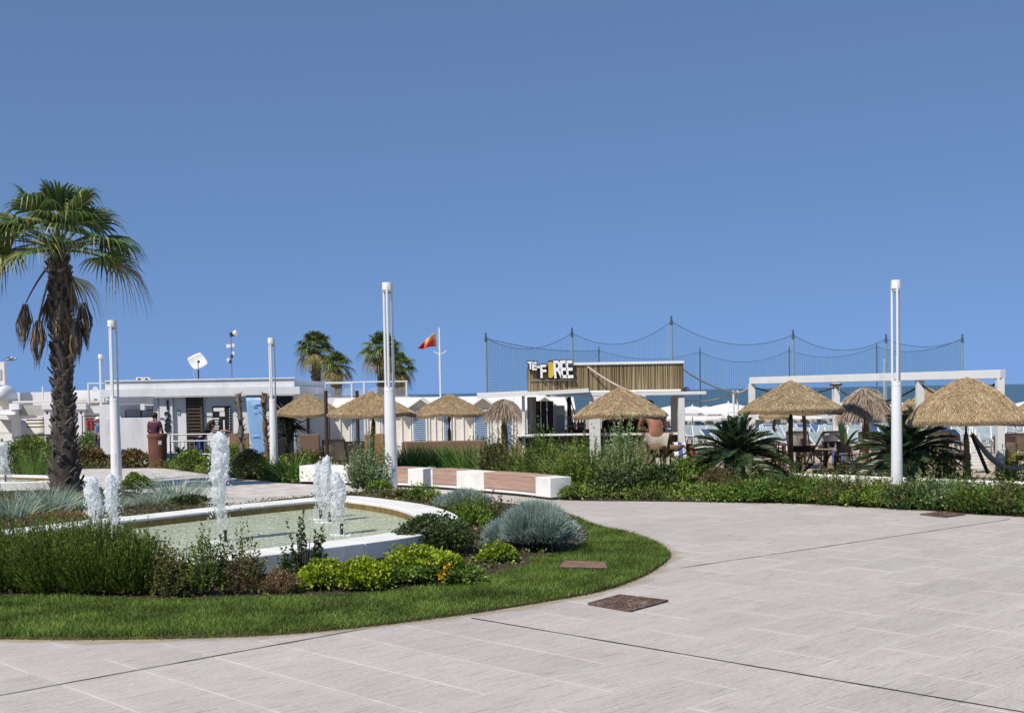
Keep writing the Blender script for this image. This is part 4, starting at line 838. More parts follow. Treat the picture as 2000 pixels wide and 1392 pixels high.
# ---- cycads
m_cyc = lm('cycad_leaf', (0.008, 0.022, 0.010), (0.018, 0.042, 0.016), (0.04, 0.072, 0.022), (0.09, 0.10, 0.03), spec=0.6, rough=0.35, trans=0.12)
def cycad(px, py, Y, span_px, ytop, label, seed, nfr=46, ztrunk=0.35):
    b = Vector((Xat(px, Y, py), Y, 0.04)); root = empty('cycad', b, 0, label, 'cycad'); rs = random.Random(seed)
    mb = MB(); mb.lathe([(0.17, -0.02), (0.19, ztrunk * 0.5), (0.16, ztrunk), (0.05, ztrunk + 0.08)], 12, jitter=0.12); mb.build('trunk', m_boot, root)
    Lf = span_px / 2 * Y / FPX * 1.12
    for i in range(nfr):
        az = i * 2.399963; t = (i + 0.5) / nfr; el = R(84 - 92 * t ** 0.75 + rs.uniform(-6, 6)); L = Lf * rs.uniform(.85, 1.05)
        d = Vector((math.cos(az) * math.cos(el), math.sin(az) * math.cos(el), math.sin(el))); pts = []
        for j in range(13):
            s = j / 12; pts.append(Vector((0, 0, ztrunk)) + d * L * s + Vector((0, 0, -0.42 * L * s * s * (0.6 + 0.4 * math.cos(el)))))
        mb = MB(); mb.tube(pts, [0.010 * (1 - 0.7 * j / 12) for j in range(13)], 4); o = mb.build('frond', m_petiole, root)
        P = []; D = []; LL = []
        for j in range(58):
            s = 0.14 + 0.86 * j / 58; f = s * 12; a = int(min(11, f)); q = pts[a].lerp(pts[a + 1], f - a); tg = (pts[a + 1] - pts[a]).normalized(); sd = tg.cross(Vector((0, 0, 1)))
            if sd.length < 0.1: sd = Vector((-math.sin(az), math.cos(az), 0))
            sd.normalize(); upv = sd.cross(tg)
            for sg in (-1, 1):
                P.append(q); D.append(sd * sg * 0.75 + tg * 0.6 + upv * 0.28); LL.append(0.21 * math.sin(math.pi * min(1, (s * 0.92 + 0.08))) ** 0.6 * L / 1.0 + 0.02)
        Vv, Ff = leaves(np.array(P), np.array(D), np.array(LL), 0.019, droop=0.1); link('leaflets', mesh_np('leaflets', Vv, Ff), m_cyc, o)
    return root
cycad(1438, 950, 26.2, 215, 802, 'dark cycad left of the wooden parasol post', 1, 60, 0.72)
cycad(1768, 960, 25.8, 228, 815, 'dark cycad behind the right lamp', 2, 60, 0.68)
cycad(352, 895, 41, 70, 850, 'small cycad behind the barrier by the numbered building', 3, 22, 0.1)
# ---- yucca by the second lamp, banana leaves
def yucca(px, py, Y, hpx, label, n=70, seed=0):
    b = Vector((Xat(px, Y, py), Y, 0.02)); root = empty('yucca', b, 0, label, 'yucca'); h = hpx * Y / FPX; rs = random.Random(seed)
    mb = MB(); mb.tube([(0, 0, -0.02), (0.03, 0, h * 0.3), (0.0, 0, h * 0.62)], [0.09, 0.075, 0.06], 8); mb.tube([(0.02, 0, h * 0.2), (0.18, 0.05, h * 0.4), (0.2, 0.1, h * 0.5)], [0.07, 0.06, 0.05], 8); mb.build('trunk', m_trunk, root)
    for (cx, cy, cz, k) in ((0, 0, h * 0.6, n), (0.2, 0.1, h * 0.48, n // 2), (-0.1, -0.05, h * 0.35, n // 2)):
        d = rand_dirs(k); d[:, 2] = d[:, 2] * 0.8 + 0.25; P = np.tile(np.array([[cx, cy, cz]]), (k, 1)); Vv, Ff = blades(P, norm(d), h * 0.34, 0.05, np.zeros((k, 3)) + np.array([0, 0, -0.2]), 3); link('leaf_rosette', mesh_np('leaf_rosette', Vv, Ff), m_cyc, root)
yucca(562, 905, 41.5, 140, 'dark yucca behind the second lamp', 80, 1)
yucca(1895 + 75, 940, 27, 95, 'thin yucca beside the right pergola post', 22, 2)
def agave(px, Y, w, h, label, m, n=26):
    b = Vector((Xat(px, Y, 880), Y, 0.0)); root = empty('agave', b, 0, label, 'agave'); a = np.arange(n) * 2.399963; t = (np.arange(n) + .5) / n
    D = norm(np.stack([np.cos(a), np.sin(a), 0.25 + 1.6 * (1 - t)], 1)); Vv, Ff = blades(np.zeros((n, 3)) + np.array([0, 0, 0.02]), D, h * (0.7 + 0.5 * t), 0.085, norm(np.stack([np.cos(a), np.sin(a), 0 * a], 1)) * 0.25, 4)
    link('leaf_rosette', mesh_np('leaf_rosette', Vv, Ff), m, root)
agave(480, 38, .5, .7, 'dry agave at the foot of the blue banner', m_dry, 22)
def banana(px, Y, ybase, specs, label, col):
    b = Vector((Xat(px, Y, ybase), Y, 0.0)); root = empty('banana_plant', b, 0, label, 'plant')
    mb = MB(); mb.tube([(0, 0, 0), (0.02, 0, 0.6), (0.0, 0, 1.1)], [0.05, 0.045, 0.03], 7); mb.build('stem', m_petiole, root)
    for az, el, L, W in specs:
        d = Vector((math.cos(az) * math.cos(el), math.sin(az) * math.cos(el), math.sin(el))); sd = Vector((-math.sin(az), math.cos(az), 0)); vs = []; fs = []
        for j in range(9):
            t = j / 8; c = Vector((0, 0, 0.75)) + d * L * t + Vector((0, 0, -0.35 * L * t * t)); w = W * math.sin(math.pi * (0.08 + 0.9 * t)) ** 0.7 if t > 0.12 else 0.02
            vs += [c - sd * w + Vector((0, 0, 0.25 * w)), c, c + sd * w + Vector((0, 0, 0.25 * w))]
        for j in range(8): fs += [(3 * j, 3 * j + 1, 3 * j + 4, 3 * j + 3), (3 * j + 1, 3 * j + 2, 3 * j + 5, 3 * j + 4)]
        mb = MB(); mb.add(vs, fs); mb.build('leaf', col, root, smooth=True)
banana(1652, 29.5, 930, [(R(100), R(70), 0.95, 0.10), (R(20), R(40), 0.7, 0.09), (R(200), R(55), 0.75, 0.09), (R(-40), R(62), 0.8, 0.10)], 'big leaved dark plant behind the pergola', mat('banana_leaf', (0.02, 0.045, 0.015), .4, .3, 4, .1))

# ================================================================== LAMP POSTS
def lamp(px, pyb, ytop, ysplit, wpx, label):
    b = G(px, pyb); Y = b.y; s = Y / FPX; root = empty('lamp_post', b, 0.0, label, 'lamp post', 'white lamp posts round the square')
    k = math.cos(R(2)); h = (pyb - ytop) * s / k; hs_ = (pyb - ysplit) * s / k; r0 = wpx * s / 2; r1 = r0 * 0.84
    mb = MB(); mb.lathe([(r0 * 1.25, 0), (r0 * 1.25, 0.03), (r0 * 1.02, 0.035), (r0, 0.3), (r1, hs_ - 0.02), (r1 * 0.97, hs_), (0.001, hs_)], 28); mb.build('post', m_lamp, root, smooth=True)
    for i in range(3):
        a = 0.5 + i * 2.0944; x, y = r1 * 0.84 * math.cos(a), r1 * 0.84 * math.sin(a)
        mb = MB(); mb.cyl((x, y, hs_ - 0.02), (x, y, h - 0.1), 0.028 * r0 / 0.14, n=8); mb.build('rod', m_lamp, root, smooth=True)
    cap = MB(); cap.lathe([(0.001, h - 0.21), (r1 * 0.7, h - 0.21), (r1 * 0.72, h - 0.17), (r1 * 0.99, h - 0.165), (r1 * 0.99, h - 0.02), (r1 * 0.95, h), (0.001, h)], 24); c = cap.build('lamp_head', m_lamp, root, smooth=True)
    mb = MB(); mb.lathe([(0.001, h - 0.24), (r1 * 0.55, h - 0.24), (r1 * 0.55, h - 0.215), (0.001, h - 0.214)], 16); mb.build('lens', m_steel, c)
    mb = MB(); mb.box((0, -r0 * 0.985, 0.62), (r0 * 0.5, 0.008, 0.3)); mb.build('access_door', m_lamp, root, bevel=0.003)
    for k in range(6): a = k * 1.047; mb = MB(); mb.cyl((r0 * 1.14 * math.cos(a), r0 * 1.14 * math.sin(a), 0.03), (r0 * 1.14 * math.cos(a), r0 * 1.14 * math.sin(a), 0.05), 0.014, n=6); mb.build('bolt', m_steel, root)
    mb = MB(); mb.lathe([(r1 * 1.03, hs_ - 0.10), (r1 * 1.035, hs_ - 0.09), (r1 * 1.035, hs_ - 0.06), (r1 * 1.0, hs_ - 0.05)], 24); mb.build('collar', m_lamp, root, smooth=True)
    mb = MB(); mb.lathe([(r1 * 0.5, hs_ + 0.002), (r1 * 0.45, hs_ + 0.03), (0.001, hs_ + 0.03)], 16); mb.build('reflector', m_steel, root)
lamp(228, 941, 626, 776, 21, 'white lamp post just right of the tall palm')
lamp(203, 890, 692, 790, 13, 'smaller white lamp post far behind the tall palm')
lamp(536, 921, 660, 778, 16, 'white lamp post beside the blue banner')
lamp(765, 962, 553, 755, 25, 'white lamp post behind the pool in the middle')
lamp(1752, 972, 548, 743, 22.5, 'white lamp post on the right before the pergola')

# ================================================================== PLANTING BED GROUNDS
bed_r = catmull([G(1100, 977), G(1300, 980), G(1600, 985), G(1800, 997), G(1900, 1005), G(2000, 1010), G(2150, 1022), (13.5, 22.5), (11, 24.3), (8, 26.2), (5.5, 28.2), (2, 29.6), (-3, 32.5), (-6.2, 35), (-6.0, 31.2), (-2.0, 28.95), (0.2, 26.4)], 4)
flat('bed_soil', bed_r, 0.012, m_soil, 'soil of the planting bed behind the bench')
bed_l = catmull([G(333, 916), G(430, 930), G(520, 940), G(580, 944), (-5.6, 31.4), (-5.4, 36), (-6.8, 41), (-11.5, 41.5), (-11.6, 39)], 4)
flat('bed_soil', bed_l, 0.012, m_soil, 'soil of the bed before the numbered building')
bed_f = catmull([G(160, 916), G(285, 914), (-12.2, 40.8), (-14, 44), (-22, 46), (-24, 36), (-17.5, 31), G(40, 930), G(110, 924)], 4)
flat('bed_soil', bed_f, 0.012, m_soil, 'soil of the far left bed behind the palm')
def cover(name, poly, dens, h, W, m, label, seedsub=None):
    P = scatter_poly(poly, dens)
    if seedsub is not None: P = P[seedsub(P)]
    P[:, 2] = 0.01; n = len(P); D = norm(rand_dirs(n) * 0.8 + np.array([0, 0, 0.9])); Vv, Ff = leaves(P + np.stack([0 * P[:, 0], 0 * P[:, 0], RNG.random(n) ** 1.6 * h], 1), D, RNG.uniform(0.5, 1.2, n) * W * 1.9, RNG.uniform(.6, 1.2, n) * W)
    tag(link(name, mesh_np(name, Vv, Ff), m), label, 'ground cover', kind='stuff')
cover('ground_cover', bed_r, 420, 0.30, 0.045, m_green, 'low leafy ground cover of the bed behind the bench')
cover('ground_cover', bed_l, 300, 0.25, 0.05, m_green, 'low leafy ground cover before the numbered building')
cover('ground_cover', bed_f, 180, 0.25, 0.06, m_olive, 'low leafy ground cover of the far left bed')
soil_isl = soil; poolp = pool_out
cover('ground_cover', soil_isl, 210, 0.10, 0.035, m_olive, 'sparse weeds on the soil round the fountain', lambda P: ~in_poly(P, poolp) & (np.abs(P[:, 0]) < 0.45 * P[:, 1] + 0.5))

# ================================================================== NUMBERED BUILDING
YB = 43.0
m_wall = mat('building_wall', (0.74, 0.75, 0.77), 0.75, 0.06, 1.2, 0.15, dirt=(0.54, 0.53, 0.52), stretch=(1.6, 1.6, 0.5))
m_cream = mat('cream_paint', (0.76, 0.73, 0.65), 0.6, 0.05, 2.0, 0.1, dirt=(0.62, 0.58, 0.5))
m_blue = mat('pale_blue_paint', (0.36, 0.48, 0.62), 0.55, 0.1, 3.0, 0.1)
m_black = mat('black_sign', (0.015, 0.015, 0.018), 0.5, 0.3, 8.0, 0.0)
m_brownp = mat('brown_panel', (0.25, 0.16, 0.10), 0.7, 0.2, 3.0, 0.15)
m_slat = mat('dark_slat', (0.085, 0.06, 0.035), 0.6, 0.3, 5.0, 0.1)
def X(px, Y=YB, py=820): return Xat(px, Y, py)
def Z(py, px, Y=YB): return Zat(py, px, Y)
b0 = Vector((X(400), YB, 0)); bld = empty('beach_building', b0, 0, 'white flat roofed beach building numbered one two eight', 'building')
def pb(name, px0, px1, py0, py1, Y0, Y1, m, parent=bld, org=b0, bevel=0.01):
    """box between two view columns and rows, from depth Y0 (front) to Y1"""
    pm = (px0 + px1) / 2; x0, x1 = Xat(px0, Y0, (py0 + py1) / 2), Xat(px1, Y0, (py0 + py1) / 2); z0, z1 = Zat(py1, pm, Y0), Zat(py0, pm, Y0)
    mb = MB(); mb.box(((x0 + x1) / 2 - org.x, (Y0 + Y1) / 2 - org.y, (z0 + z1) / 2 - org.z), (x1 - x0, Y1 - Y0, z1 - z0)); return mb.build(name, m, parent, bevel=bevel)
pb('wall', 300, 576, 768, 899, YB, YB + 7, m_wall)
pb('wall', 195, 299, 790, 899, YB + 0.6, YB + 7, m_wall)
pb('roof_slab', 196, 586, 758, 773, YB - 0.34, YB + 8, m_wall)
pb('parapet', 205, 575, 742, 757.5, YB - 0.2, YB - 0.02, m_wall)
pb('parapet_coping', 204, 576, 740, 742.5, YB - 0.26, YB + 0.02, m_wall)
pb('parapet_return', 571, 575, 742, 757.5, YB - 0.02, YB + 7, m_wall)
m_lou = mat('transom_slat', (0.5, 0.5, 0.5), 0.5, 0.1, 5, 0.05)
tr_ = pb('transom_window', 244, 305, 801, 816, YB + 0.45, YB + 0.62, m_dark)
for i in range(4): pb('slat', 246, 274, 802.5 + i * 3.4, 804.6 + i * 3.4, YB + 0.40, YB + 0.44, m_lou, tr_, b0, 0)
for i in range(4): pb('slat', 277, 303, 802.5 + i * 3.4, 804.6 + i * 3.4, YB + 0.40, YB + 0.44, m_lou, tr_, b0, 0)
pb('low_wall', 205, 306, 816, 899, YB - 0.05, YB + 0.2, m_wall)
pb('column', 313, 338, 773, 899, YB - 0.16, YB - 0.005, m_wall)
dn = pb('slatted_door', 364, 396, 774, 895, YB - 0.06, YB - 0.02, m_black)
for i in range(17): pb('slat', 366, 391, 777 + i * 6.6, 780.5 + i * 6.6, YB - 0.12, YB - 0.07, m_slat, dn, b0, 0)
pb('door_frame', 391.5, 396, 774, 895, YB - 0.14, YB - 0.065, m_slat, dn, b0, 0)
pb('brown_panel', 448, 486, 846, 893, YB - 0.5, YB - 0.4, m_brownp)
pb('wall_lamp', 274, 283, 789, 801, YB - 0.55, YB - 0.4, m_white); pb('lamp_arm', 283, 300, 790, 792, YB - 0.5, YB - 0.45, m_white)
m_green_s = mat('green_sign', (0.25, 0.42, 0.36), 0.5, 0.1, 3, 0)
pb('small_sign', 346, 352, 800, 810, YB - 0.035, YB - 0.005, m_green_s)
nb = pb('notice_board', 415, 450, 793, 846, YB - 0.09, YB - 0.02, m_black)
for a in [(417, 438, 796, 803), (429, 439, 804, 813)]: pb('white_sheet', *a, YB - 0.11, YB - 0.095, m_white, nb, b0, 0)
for i in range(6): pb('menu_line', 416.5, 428 - (i % 3), 816 + i * 5, 818.6 + i * 5, YB - 0.105, YB - 0.095, m_white, nb, b0, 0)
pb('white_strip', 436, 439, 820, 846, YB - 0.105, YB - 0.095, m_white, nb, b0, 0)
for i in range(9): pb('edge_mark', 447.5, 449.5, 797 + i * 5.4, 799 + i * 5.4, YB - 0.105, YB - 0.095, m_white, nb, b0, 0)
def text(s, loc, size, m, parent, rot=(R(90), 0, 0), name='letter', extrude=0.02, bold=0.0, sx=1.0):
    cu = bpy.data.curves.new(name, 'FONT'); cu.body = s; cu.size = size; cu.extrude = extrude; cu.align_x = 'CENTER'; cu.offset = bold
    t = bpy.data.objects.new(name, cu); COL.objects.link(t); dg = bpy.context.evaluated_depsgraph_get(); me = bpy.data.meshes.new_from_object(t.evaluated_get(dg)); bpy.data.objects.remove(t)
    o = link(name, me, m, parent, loc, rot, (sx, 1, 1)); return o
for ch, py in (('1', 799.5), ('2', 822), ('8', 843)):
    q = A(327.5, py, YB - 0.19) - b0; text(ch, q, 0.46, m_black, bld, name='numeral', bold=0.012)
pb('downpipe', 309, 311, 773, 899, YB - 0.08, YB - 0.03, m_lou); pb('cable', 396.6, 397.2, 773, 846, YB - 0.03, YB - 0.01, m_dark); pb('cable', 397.3, 414.5, 812, 812.7, YB - 0.03, YB - 0.01, m_dark)
pb('gutter', 300, 576, 772.8, 774.6, YB - 0.36, YB - 0.27, m_lou)
pb('doorway', 540, 572, 774, 893, YB - 0.05, YB - 0.01, m_black)
# rooftop things: each stands on the roof
def roof_thing(name, label, cat, px, py, Y): 
    q = A(px, py, Y); return empty(name, q, 0, label, cat), q
for px, lab in ((274, 'left grey air conditioning unit on the building roof'), (288, 'right grey air conditioning unit on the building roof')):
    r, q = roof_thing('air_conditioner', lab, 'air conditioner', px, 747, 45); mb = MB(); mb.box((0, 0, 0.09), (0.24, 0.2, 0.2)); mb.build('case', m_white, r, bevel=0.01)
    mb = MB(); mb.cyl((0, -0.101, 0.09), (0, -0.108, 0.09), 0.075, n=14); mb.build('fan_grille', m_dark, r)
r, q = roof_thing('satellite_dish', 'white diamond shaped satellite dish on the building roof', 'satellite dish', 388, 745, 44.0); s = 44.0 / FPX
mb = MB(); mb.cyl((0, 0, -0.1), (0, 0, 24 * s), 0.025, n=8); mb.build('mast', m_dark, r)
mb = MB(); n = 9; vs = []
for i in range(n):
    for j in range(n):
        a, b = i / (n - 1) * 2 - 1, j / (n - 1) * 2 - 1; k = 0.45 * (1 - 0.13 * (a * a * b * b)); vs.append(((a + b) * k * 0.5 * 1.0 * 0.95, 0.10 * (1 - (a * a + b * b) / 2) + 0, (a - b) * k * 0.5 * 0.85))
M_ = Matrix.Rotation(R(14), 3, 'Y') @ Matrix.Rotation(R(-18), 3, 'X')
mb.add([M_ @ Vector(v) + Vector((0.0, -0.08, 40 * s)) for v in vs], [(i * n + j, i * n + j + 1, (i + 1) * n + j + 1, (i + 1) * n + j) for i in range(n - 1) for j in range(n - 1)]); o = mb.build('reflector', m_white, r, smooth=True)
sm = o.modifiers.new('thick', 'SOLIDIFY'); sm.thickness = 0.02
mb = MB(); mb.tube([(0.02, -0.1, 27 * s), (0.1, -0.42, 32 * s), (0.13, -0.45, 37 * s)], 0.015, 6); mb.build('feed_arm', m_dark, r); mb = MB(); mb.sphere((0.13, -0.45, 38 * s), 0.05); mb.build('feed_horn', m_dark, r, smooth=True)
mb = MB(); mb.tube([(-0.05, -0.02, 18 * s), (-0.2, -0.05, 22 * s), (-0.17, -0.05, 12 * s), (-0.1, 0, 8 * s)], 0.008, 5); mb.build('cable', m_white, r)
r, q = roof_thing('antenna_mast', 'thin antenna mast with camera on the building roof', 'antenna', 453, 744, 44.5); s = 44.5 / FPX
mb = MB(); mb.cyl((0, 0, -0.1), (0, 0, 92 * s), 0.028, 0.018, 8); mb.build('mast', m_steel, r)
mb = MB(); mb.cyl((-0.02, 0, 86 * s), (0.12, -0.02, 88 * s), 0.02, n=6); mb.cyl((0.0, -0.02, 90 * s), (0.15, -0.08, 92 * s), 0.075, 0.1, 12); mb.build('camera', m_dark, r, smooth=True)
mb = MB(); mb.cyl((0.15, -0.08, 92 * s), (0.27, -0.13, 95 * s), 0.1, 0.085, 12); mb.build('floodlight', m_white, r, smooth=True)
for dx, zz, w, m in ((-0.08, 68, .16, m_white), (0.1, 69, .09, m_white), (0.1, 54, .07, m_white), (-0.1, 41, .1, m_white), (0.02, 48, .08, m_dark), (-0.04, 38, .08, m_dark)):
    mb = MB(); mb.box((dx, -0.02, zz * s), (w, 0.08, 0.12)); mb.bar((0, 0, zz * s), (dx, -0.02, zz * s), 0.02, 0.02); mb.build('antenna_box', m, r, bevel=0.01)
# blue banner between two rough trunks
m_banner, nt, p = base('blue_banner'); v = coords(nt, (1, 1, 1)); n1 = noise(nt, v, 1.6, 4)
c = mixc(nt, ramp(nt, n1, [(0.3, 0), (0.7, 1)]), (0.22, 0.42, 0.72), (0.30, 0.50, 0.78)); nt.links.new(c, p.inputs['Base Color']); p.inputs['Roughness'].default_value = 0.5
YBN = 40.6; q = A(502, 900, YBN); q.z = 0; r = empty('banner', q, 0, 'tall light blue banner in front of the numbered building', 'banner')
z1 = Zat(776, 502, YBN); z0 = Zat(889, 502, YBN); x0 = Xat(481, YBN) - q.x; x1 = Xat(516, YBN) - q.x
vs = []; nx, nz = 8, 14
for j in range(nz + 1):
    for i in range(nx + 1):
        t = j / nz; x = x0 + (x1 - x0) * i / nx; x += (0.16 * (1 - t) ** 3) * (0.5 - i / nx) * 1.4 + 0.10 * (1 - t); vs.append((x, 0.008 * math.sin(4 * t + i), z0 + (z1 - z0) * t))
mb = MB(); mb.add(vs, [(j * (nx + 1) + i, j * (nx + 1) + i + 1, (j + 1) * (nx + 1) + i + 1, (j + 1) * (nx + 1) + i) for j in range(nz) for i in range(nx)]); o = mb.build('cloth', m_banner, r, smooth=True)
sm = o.modifiers.new('thick', 'SOLIDIFY'); sm.thickness = 0.006
m_bw = mat('banner_print', (0.55, 0.70, 0.86), 0.5, 0.05, 3, 0)
for a in ((490, 508, 785, 787.5), (492, 499, 790, 792), (491, 505, 849, 850.5), (494, 500, 802, 803)): pb('print_line', *a, YBN - 0.07, YBN - 0.062, m_bw, r, q, 0)
pb('top_bar', 480, 520, 772, 775, YBN - 0.02, YBN + 0.03, m_dark, r, q)
for px, lab, sd in ((475, 'rough dry palm trunk post left of the blue banner', 1), (522, 'rough split trunk post right of the blue banner', 2)):
    q = A(px, 895, YBN + 0.02); q.z = 0; r = empty('trunk_post', q, 0, lab, 'post'); top = Zat(768, px, YBN)
    rs = random.Random(sd); mb = MB(); pts = [(rs.gauss(0, .02) - 0.10 * (i / 8) * (1 if px < 500 else 0.6), rs.gauss(0, .02), top * i / 8) for i in range(9)]; mb.tube(pts, [0.085 + rs.uniform(-.015, .02) for _ in pts], 8); mb.build('trunk', m_pole if sd == 2 else m_boot, r)
    mb = MB()
    for i in range(34):
        z = top * (0.1 + 0.88 * i / 34); a = rs.uniform(0, 6.28); d = Vector((math.cos(a), math.sin(a), 0.9)); o_ = Vector((-0.10 * z / top * (1 if px < 500 else .6), 0, z)); mb.tube([o_ + d * 0.06, o_ + d * 0.2], [0.03, 0.006], 4)
    mb.build('frond_stubs', m_boot, r)['kind'] = 'stuff'

# ================================================================== BIN, BARRIER, KERB PIECES
m_corten = mat('rusty_bin_steel', (0.155, 0.062, 0.040), 0.75, 0.3, 3.0, 0.2, dirt=(0.24, 0.10, 0.05))
q = G(309, 912.5); s = q.y / FPX; r = empty('litter_bin', q, 0.2, 'round rusty brown litter bin on the paving', 'litter bin'); rr = 18.5 * s; hh = 66 * s
mb = MB(); mb.lathe([(rr * 1.02, 0), (rr * 1.02, 0.02), (rr * 0.95, 0.03), (rr * 0.97, hh * 0.86), (rr * 0.97, hh * 0.87)], 28); mb.build('body', m_corten, r, smooth=True)
mb = MB(); mb.lathe([(rr * 0.7, hh * 0.87), (rr * 1.0, hh * 0.87), (rr * 1.04, hh * 0.90), (rr * 1.04, hh * 0.97), (rr * 0.98, hh), (rr * 0.75, hh), (rr * 0.72, hh * 0.93)], 28); mb.build('rim', m_corten, r, smooth=True)
mb = MB(); mb.cyl((0, 0, hh * 0.88), (0, 0, hh * 0.93), rr * 0.74, n=20); mb.build('opening', m_dark, r)
mb = MB(); mb.box((rr * 0.32, -rr * 0.93, hh * 0.74), (0.09, 0.02, 0.12), 0.33); mb.build('sticker', m_white, r)
mb = MB(); mb.lathe([(rr * 1.12, 0), (rr * 1.12, 0.016), (0.01, 0.016)], 24); mb.build('base_plate', m_conc, r)
YR = 39.6; q = A(372, 886, YR); q.z = 0; r = empty('barrier', q, 0, 'grey tubular steel barrier right of the rusty bin', 'barrier')
xa, xb = Xat(331, YR) - q.x, Xat(416, YR) - q.x; zt, zm, zb = Zat(848, 372, YR), Zat(861, 372, YR), Zat(887, 372, YR)
for nm, z in (('top_rail', zt), ('middle_rail', zm), ('bottom_rail', zb)): mb = MB(); mb.cyl((xa, 0, z), (xb, 0, z), 0.024, n=8); mb.build(nm, m_steel, r, smooth=True)
for i in range(10):
    x = xa + (xb - xa) * i / 9; mb = MB(); mb.cyl((x, 0, zb if 0 < i < 9 else 0), (x, 0, zm if 0 < i < 9 else zt), 0.012 if 0 < i < 9 else 0.024, n=6); mb.build('upright', m_steel, r)
for x in (xa + 0.15, xb - 0.15): mb = MB(); mb.bar((x, -0.25, 0.02), (x, 0.25, 0.02), 0.05, 0.03); mb.bar((x, 0, 0.02), (x, 0, zb), 0.03, 0.03); mb.build('foot', m_steel, r)
for a, lab in (((268, 292, 885, 890), 'low white step left of the rusty bin'), ((328, 345, 884, 911), 'low white pillar stump right of the rusty bin')):
    q = A((a[0] + a[1]) / 2, a[3], 40.4); q.z = 0; mb = MB(); w = (a[1] - a[0]) * 40.4 / FPX; z = Zat(a[2], a[0], 40.4); mb.box((0, 0, z / 2), (w, 0.4, z)); tag(mb.build('white_kerb', m_stone, None, bevel=0.02, loc=q), lab, 'kerb')

# ================================================================== LEFT BACKGROUND: COLUMNS, CANOPIES, TERRACE
YL = 50.0
for px, lab in ((33, 'white square column nearest the left picture edge'), (97, 'white square column just left of the palm trunk'), (163, 'white square column right of the palm trunk')):
    q = A(px, 870, YL); q.z = 0; r = empty('column', q, 0, lab, 'column', 'white columns behind the palm'); zt = Zat(800, px, YL)
    mb = MB(); mb.box((0, 0, zt / 2), (0.26, 0.32, zt)); mb.build('shaft', m_wall, r, bevel=0.01); mb = MB(); mb.box((0.04, 0, zt + 0.125), (0.42, 0.5, 0.25)); mb.build('capital', m_wall, r, bevel=0.02)
    mb = MB(); mb.box((0, -0.165, zt - 0.12), (0.06, 0.02, 0.1)); mb.build('plate', m_dark, r)
q = A(60, 800, YL + 0.2); r = empty('beam', q, 0, 'grey beam between the two columns left of the palm', 'beam'); xa, xb = Xat(38, YL) - q.x, Xat(92, YL) - q.x; mb = MB(); mb.box(((xa + xb) / 2, 0, -0.02), (xb - xa, 0.3, 0.42)); mb.build('girder', m_conc, r, bevel=0.01)
for i in range(3): mb = MB(); mb.box((0.3, -0.1, -0.42 - 0.14 * i), (0.9, 0.04, 0.05)); mb.build('slat', m_woodd, r)
q = A(180, 800, YL + 0.2); r = empty('beam', q, 0, 'grey beam right of the palm trunk', 'beam'); xa, xb = Xat(168, YL) - q.x, Xat(206, YL) - q.x; mb = MB(); mb.box(((xa + xb) / 2, 0, 0), (xb - xa, 0.3, 0.3)); mb.build('girder', m_wall, r, bevel=0.01)
for i in range(4): mb = MB(); mb.box((0.1, -0.1, -0.25 - 0.12 * i), (0.75, 0.04, 0.05)); mb.build('slat', m_woodd, r)
m_canvas = mat('canvas', (0.62, 0.60, 0.54), 0.85, 0.08, 2.5, 0.2)
m_canvas2 = mat('white_canvas', (0.78, 0.78, 0.76), 0.8, 0.05, 2.5, 0.2)
def cloth(name, corners, sagv, m, label, cat, nx=10, ny=8, group=None, wave=0.03):
    c = [Vector(v) for v in corners]; o0 = sum(c, Vector()) / 4; vs = []
    for j in range(ny + 1):
        for i in range(nx + 1):
            u, v = i / nx, j / ny; q = c[0].lerp(c[1], u).lerp(c[3].lerp(c[2], u), v); q = q + Vector((0, 0, -sagv * math.sin(math.pi * u) * math.sin(math.pi * v))) + Vector((0, wave * math.sin(7 * u + 3 * v), wave * math.sin(9 * v + 5 * u))); vs.append(q - o0)
    mb = MB(); mb.add(vs, [(j * (nx + 1) + i, j * (nx + 1) + i + 1, (j + 1) * (nx + 1) + i + 1, (j + 1) * (nx + 1) + i) for j in range(ny) for i in range(nx)])
    o = mb.build(name, m, None, smooth=True, loc=o0); sm = o.modifiers.new('thick', 'SOLIDIFY'); sm.thickness = 0.012; tag(o, label, cat, group); return o
cloth('canvas_screen', [A(-15, 848, 51), A(86, 846, 51), A(84, 817, 51.3), A(-15, 818, 51.3)], 0, m_canvas, 'beige canvas screen stretched behind the left columns', 'canvas')
cloth('awning', [A(-20, 812, 48.5), A(30, 808, 48.5), A(30, 800, 51), A(-20, 797, 51)], 0.05, m_canvas2, 'pale awning at the left picture edge', 'awning')
cloth('awning', [A(86, 838, 53), A(96, 838, 53), A(97, 812, 53.5), A(60, 816, 53.5)], 0.02, m_brownp, 'dark brown curtain beside the beige canvas screen', 'curtain')
q = A(70, 790, 56); q.z = 0; r = empty('terrace_building', q, 0, 'low pale grey terrace building behind the tall palm', 'building'); q0 = q
def pl(name, a, Y0, Y1, m): return pb(name, *a, Y0, Y1, m, r, q0)
pl('wall', (25, 105, 766, 893), 56, 62, m_wall); pl('wall', (105, 210, 762, 893), 55, 62, m_wall); pl('wall', (-25, 24, 772, 893), 55.5, 62, m_wall)
pl('roof_edge', (-25, 100, 783, 787), 54.2, 55.4, m_white); pl('roof_edge', (105, 212, 779, 783), 53.6, 54.9, m_white)
pl('post', (82, 84.5, 755, 785), 54.5, 54.56, m_white); pl('post', (171, 174, 748, 800), 53.3, 53.4, m_white); pl('rail', (171, 206, 747.5, 749.5), 53.3, 53.4, m_white)
pl('sign_panel', (-6, 9, 707, 752), 55.0, 55.3, m_white); pl('sign_print', (-4, 3, 721, 741), 54.96, 54.99, m_lou)
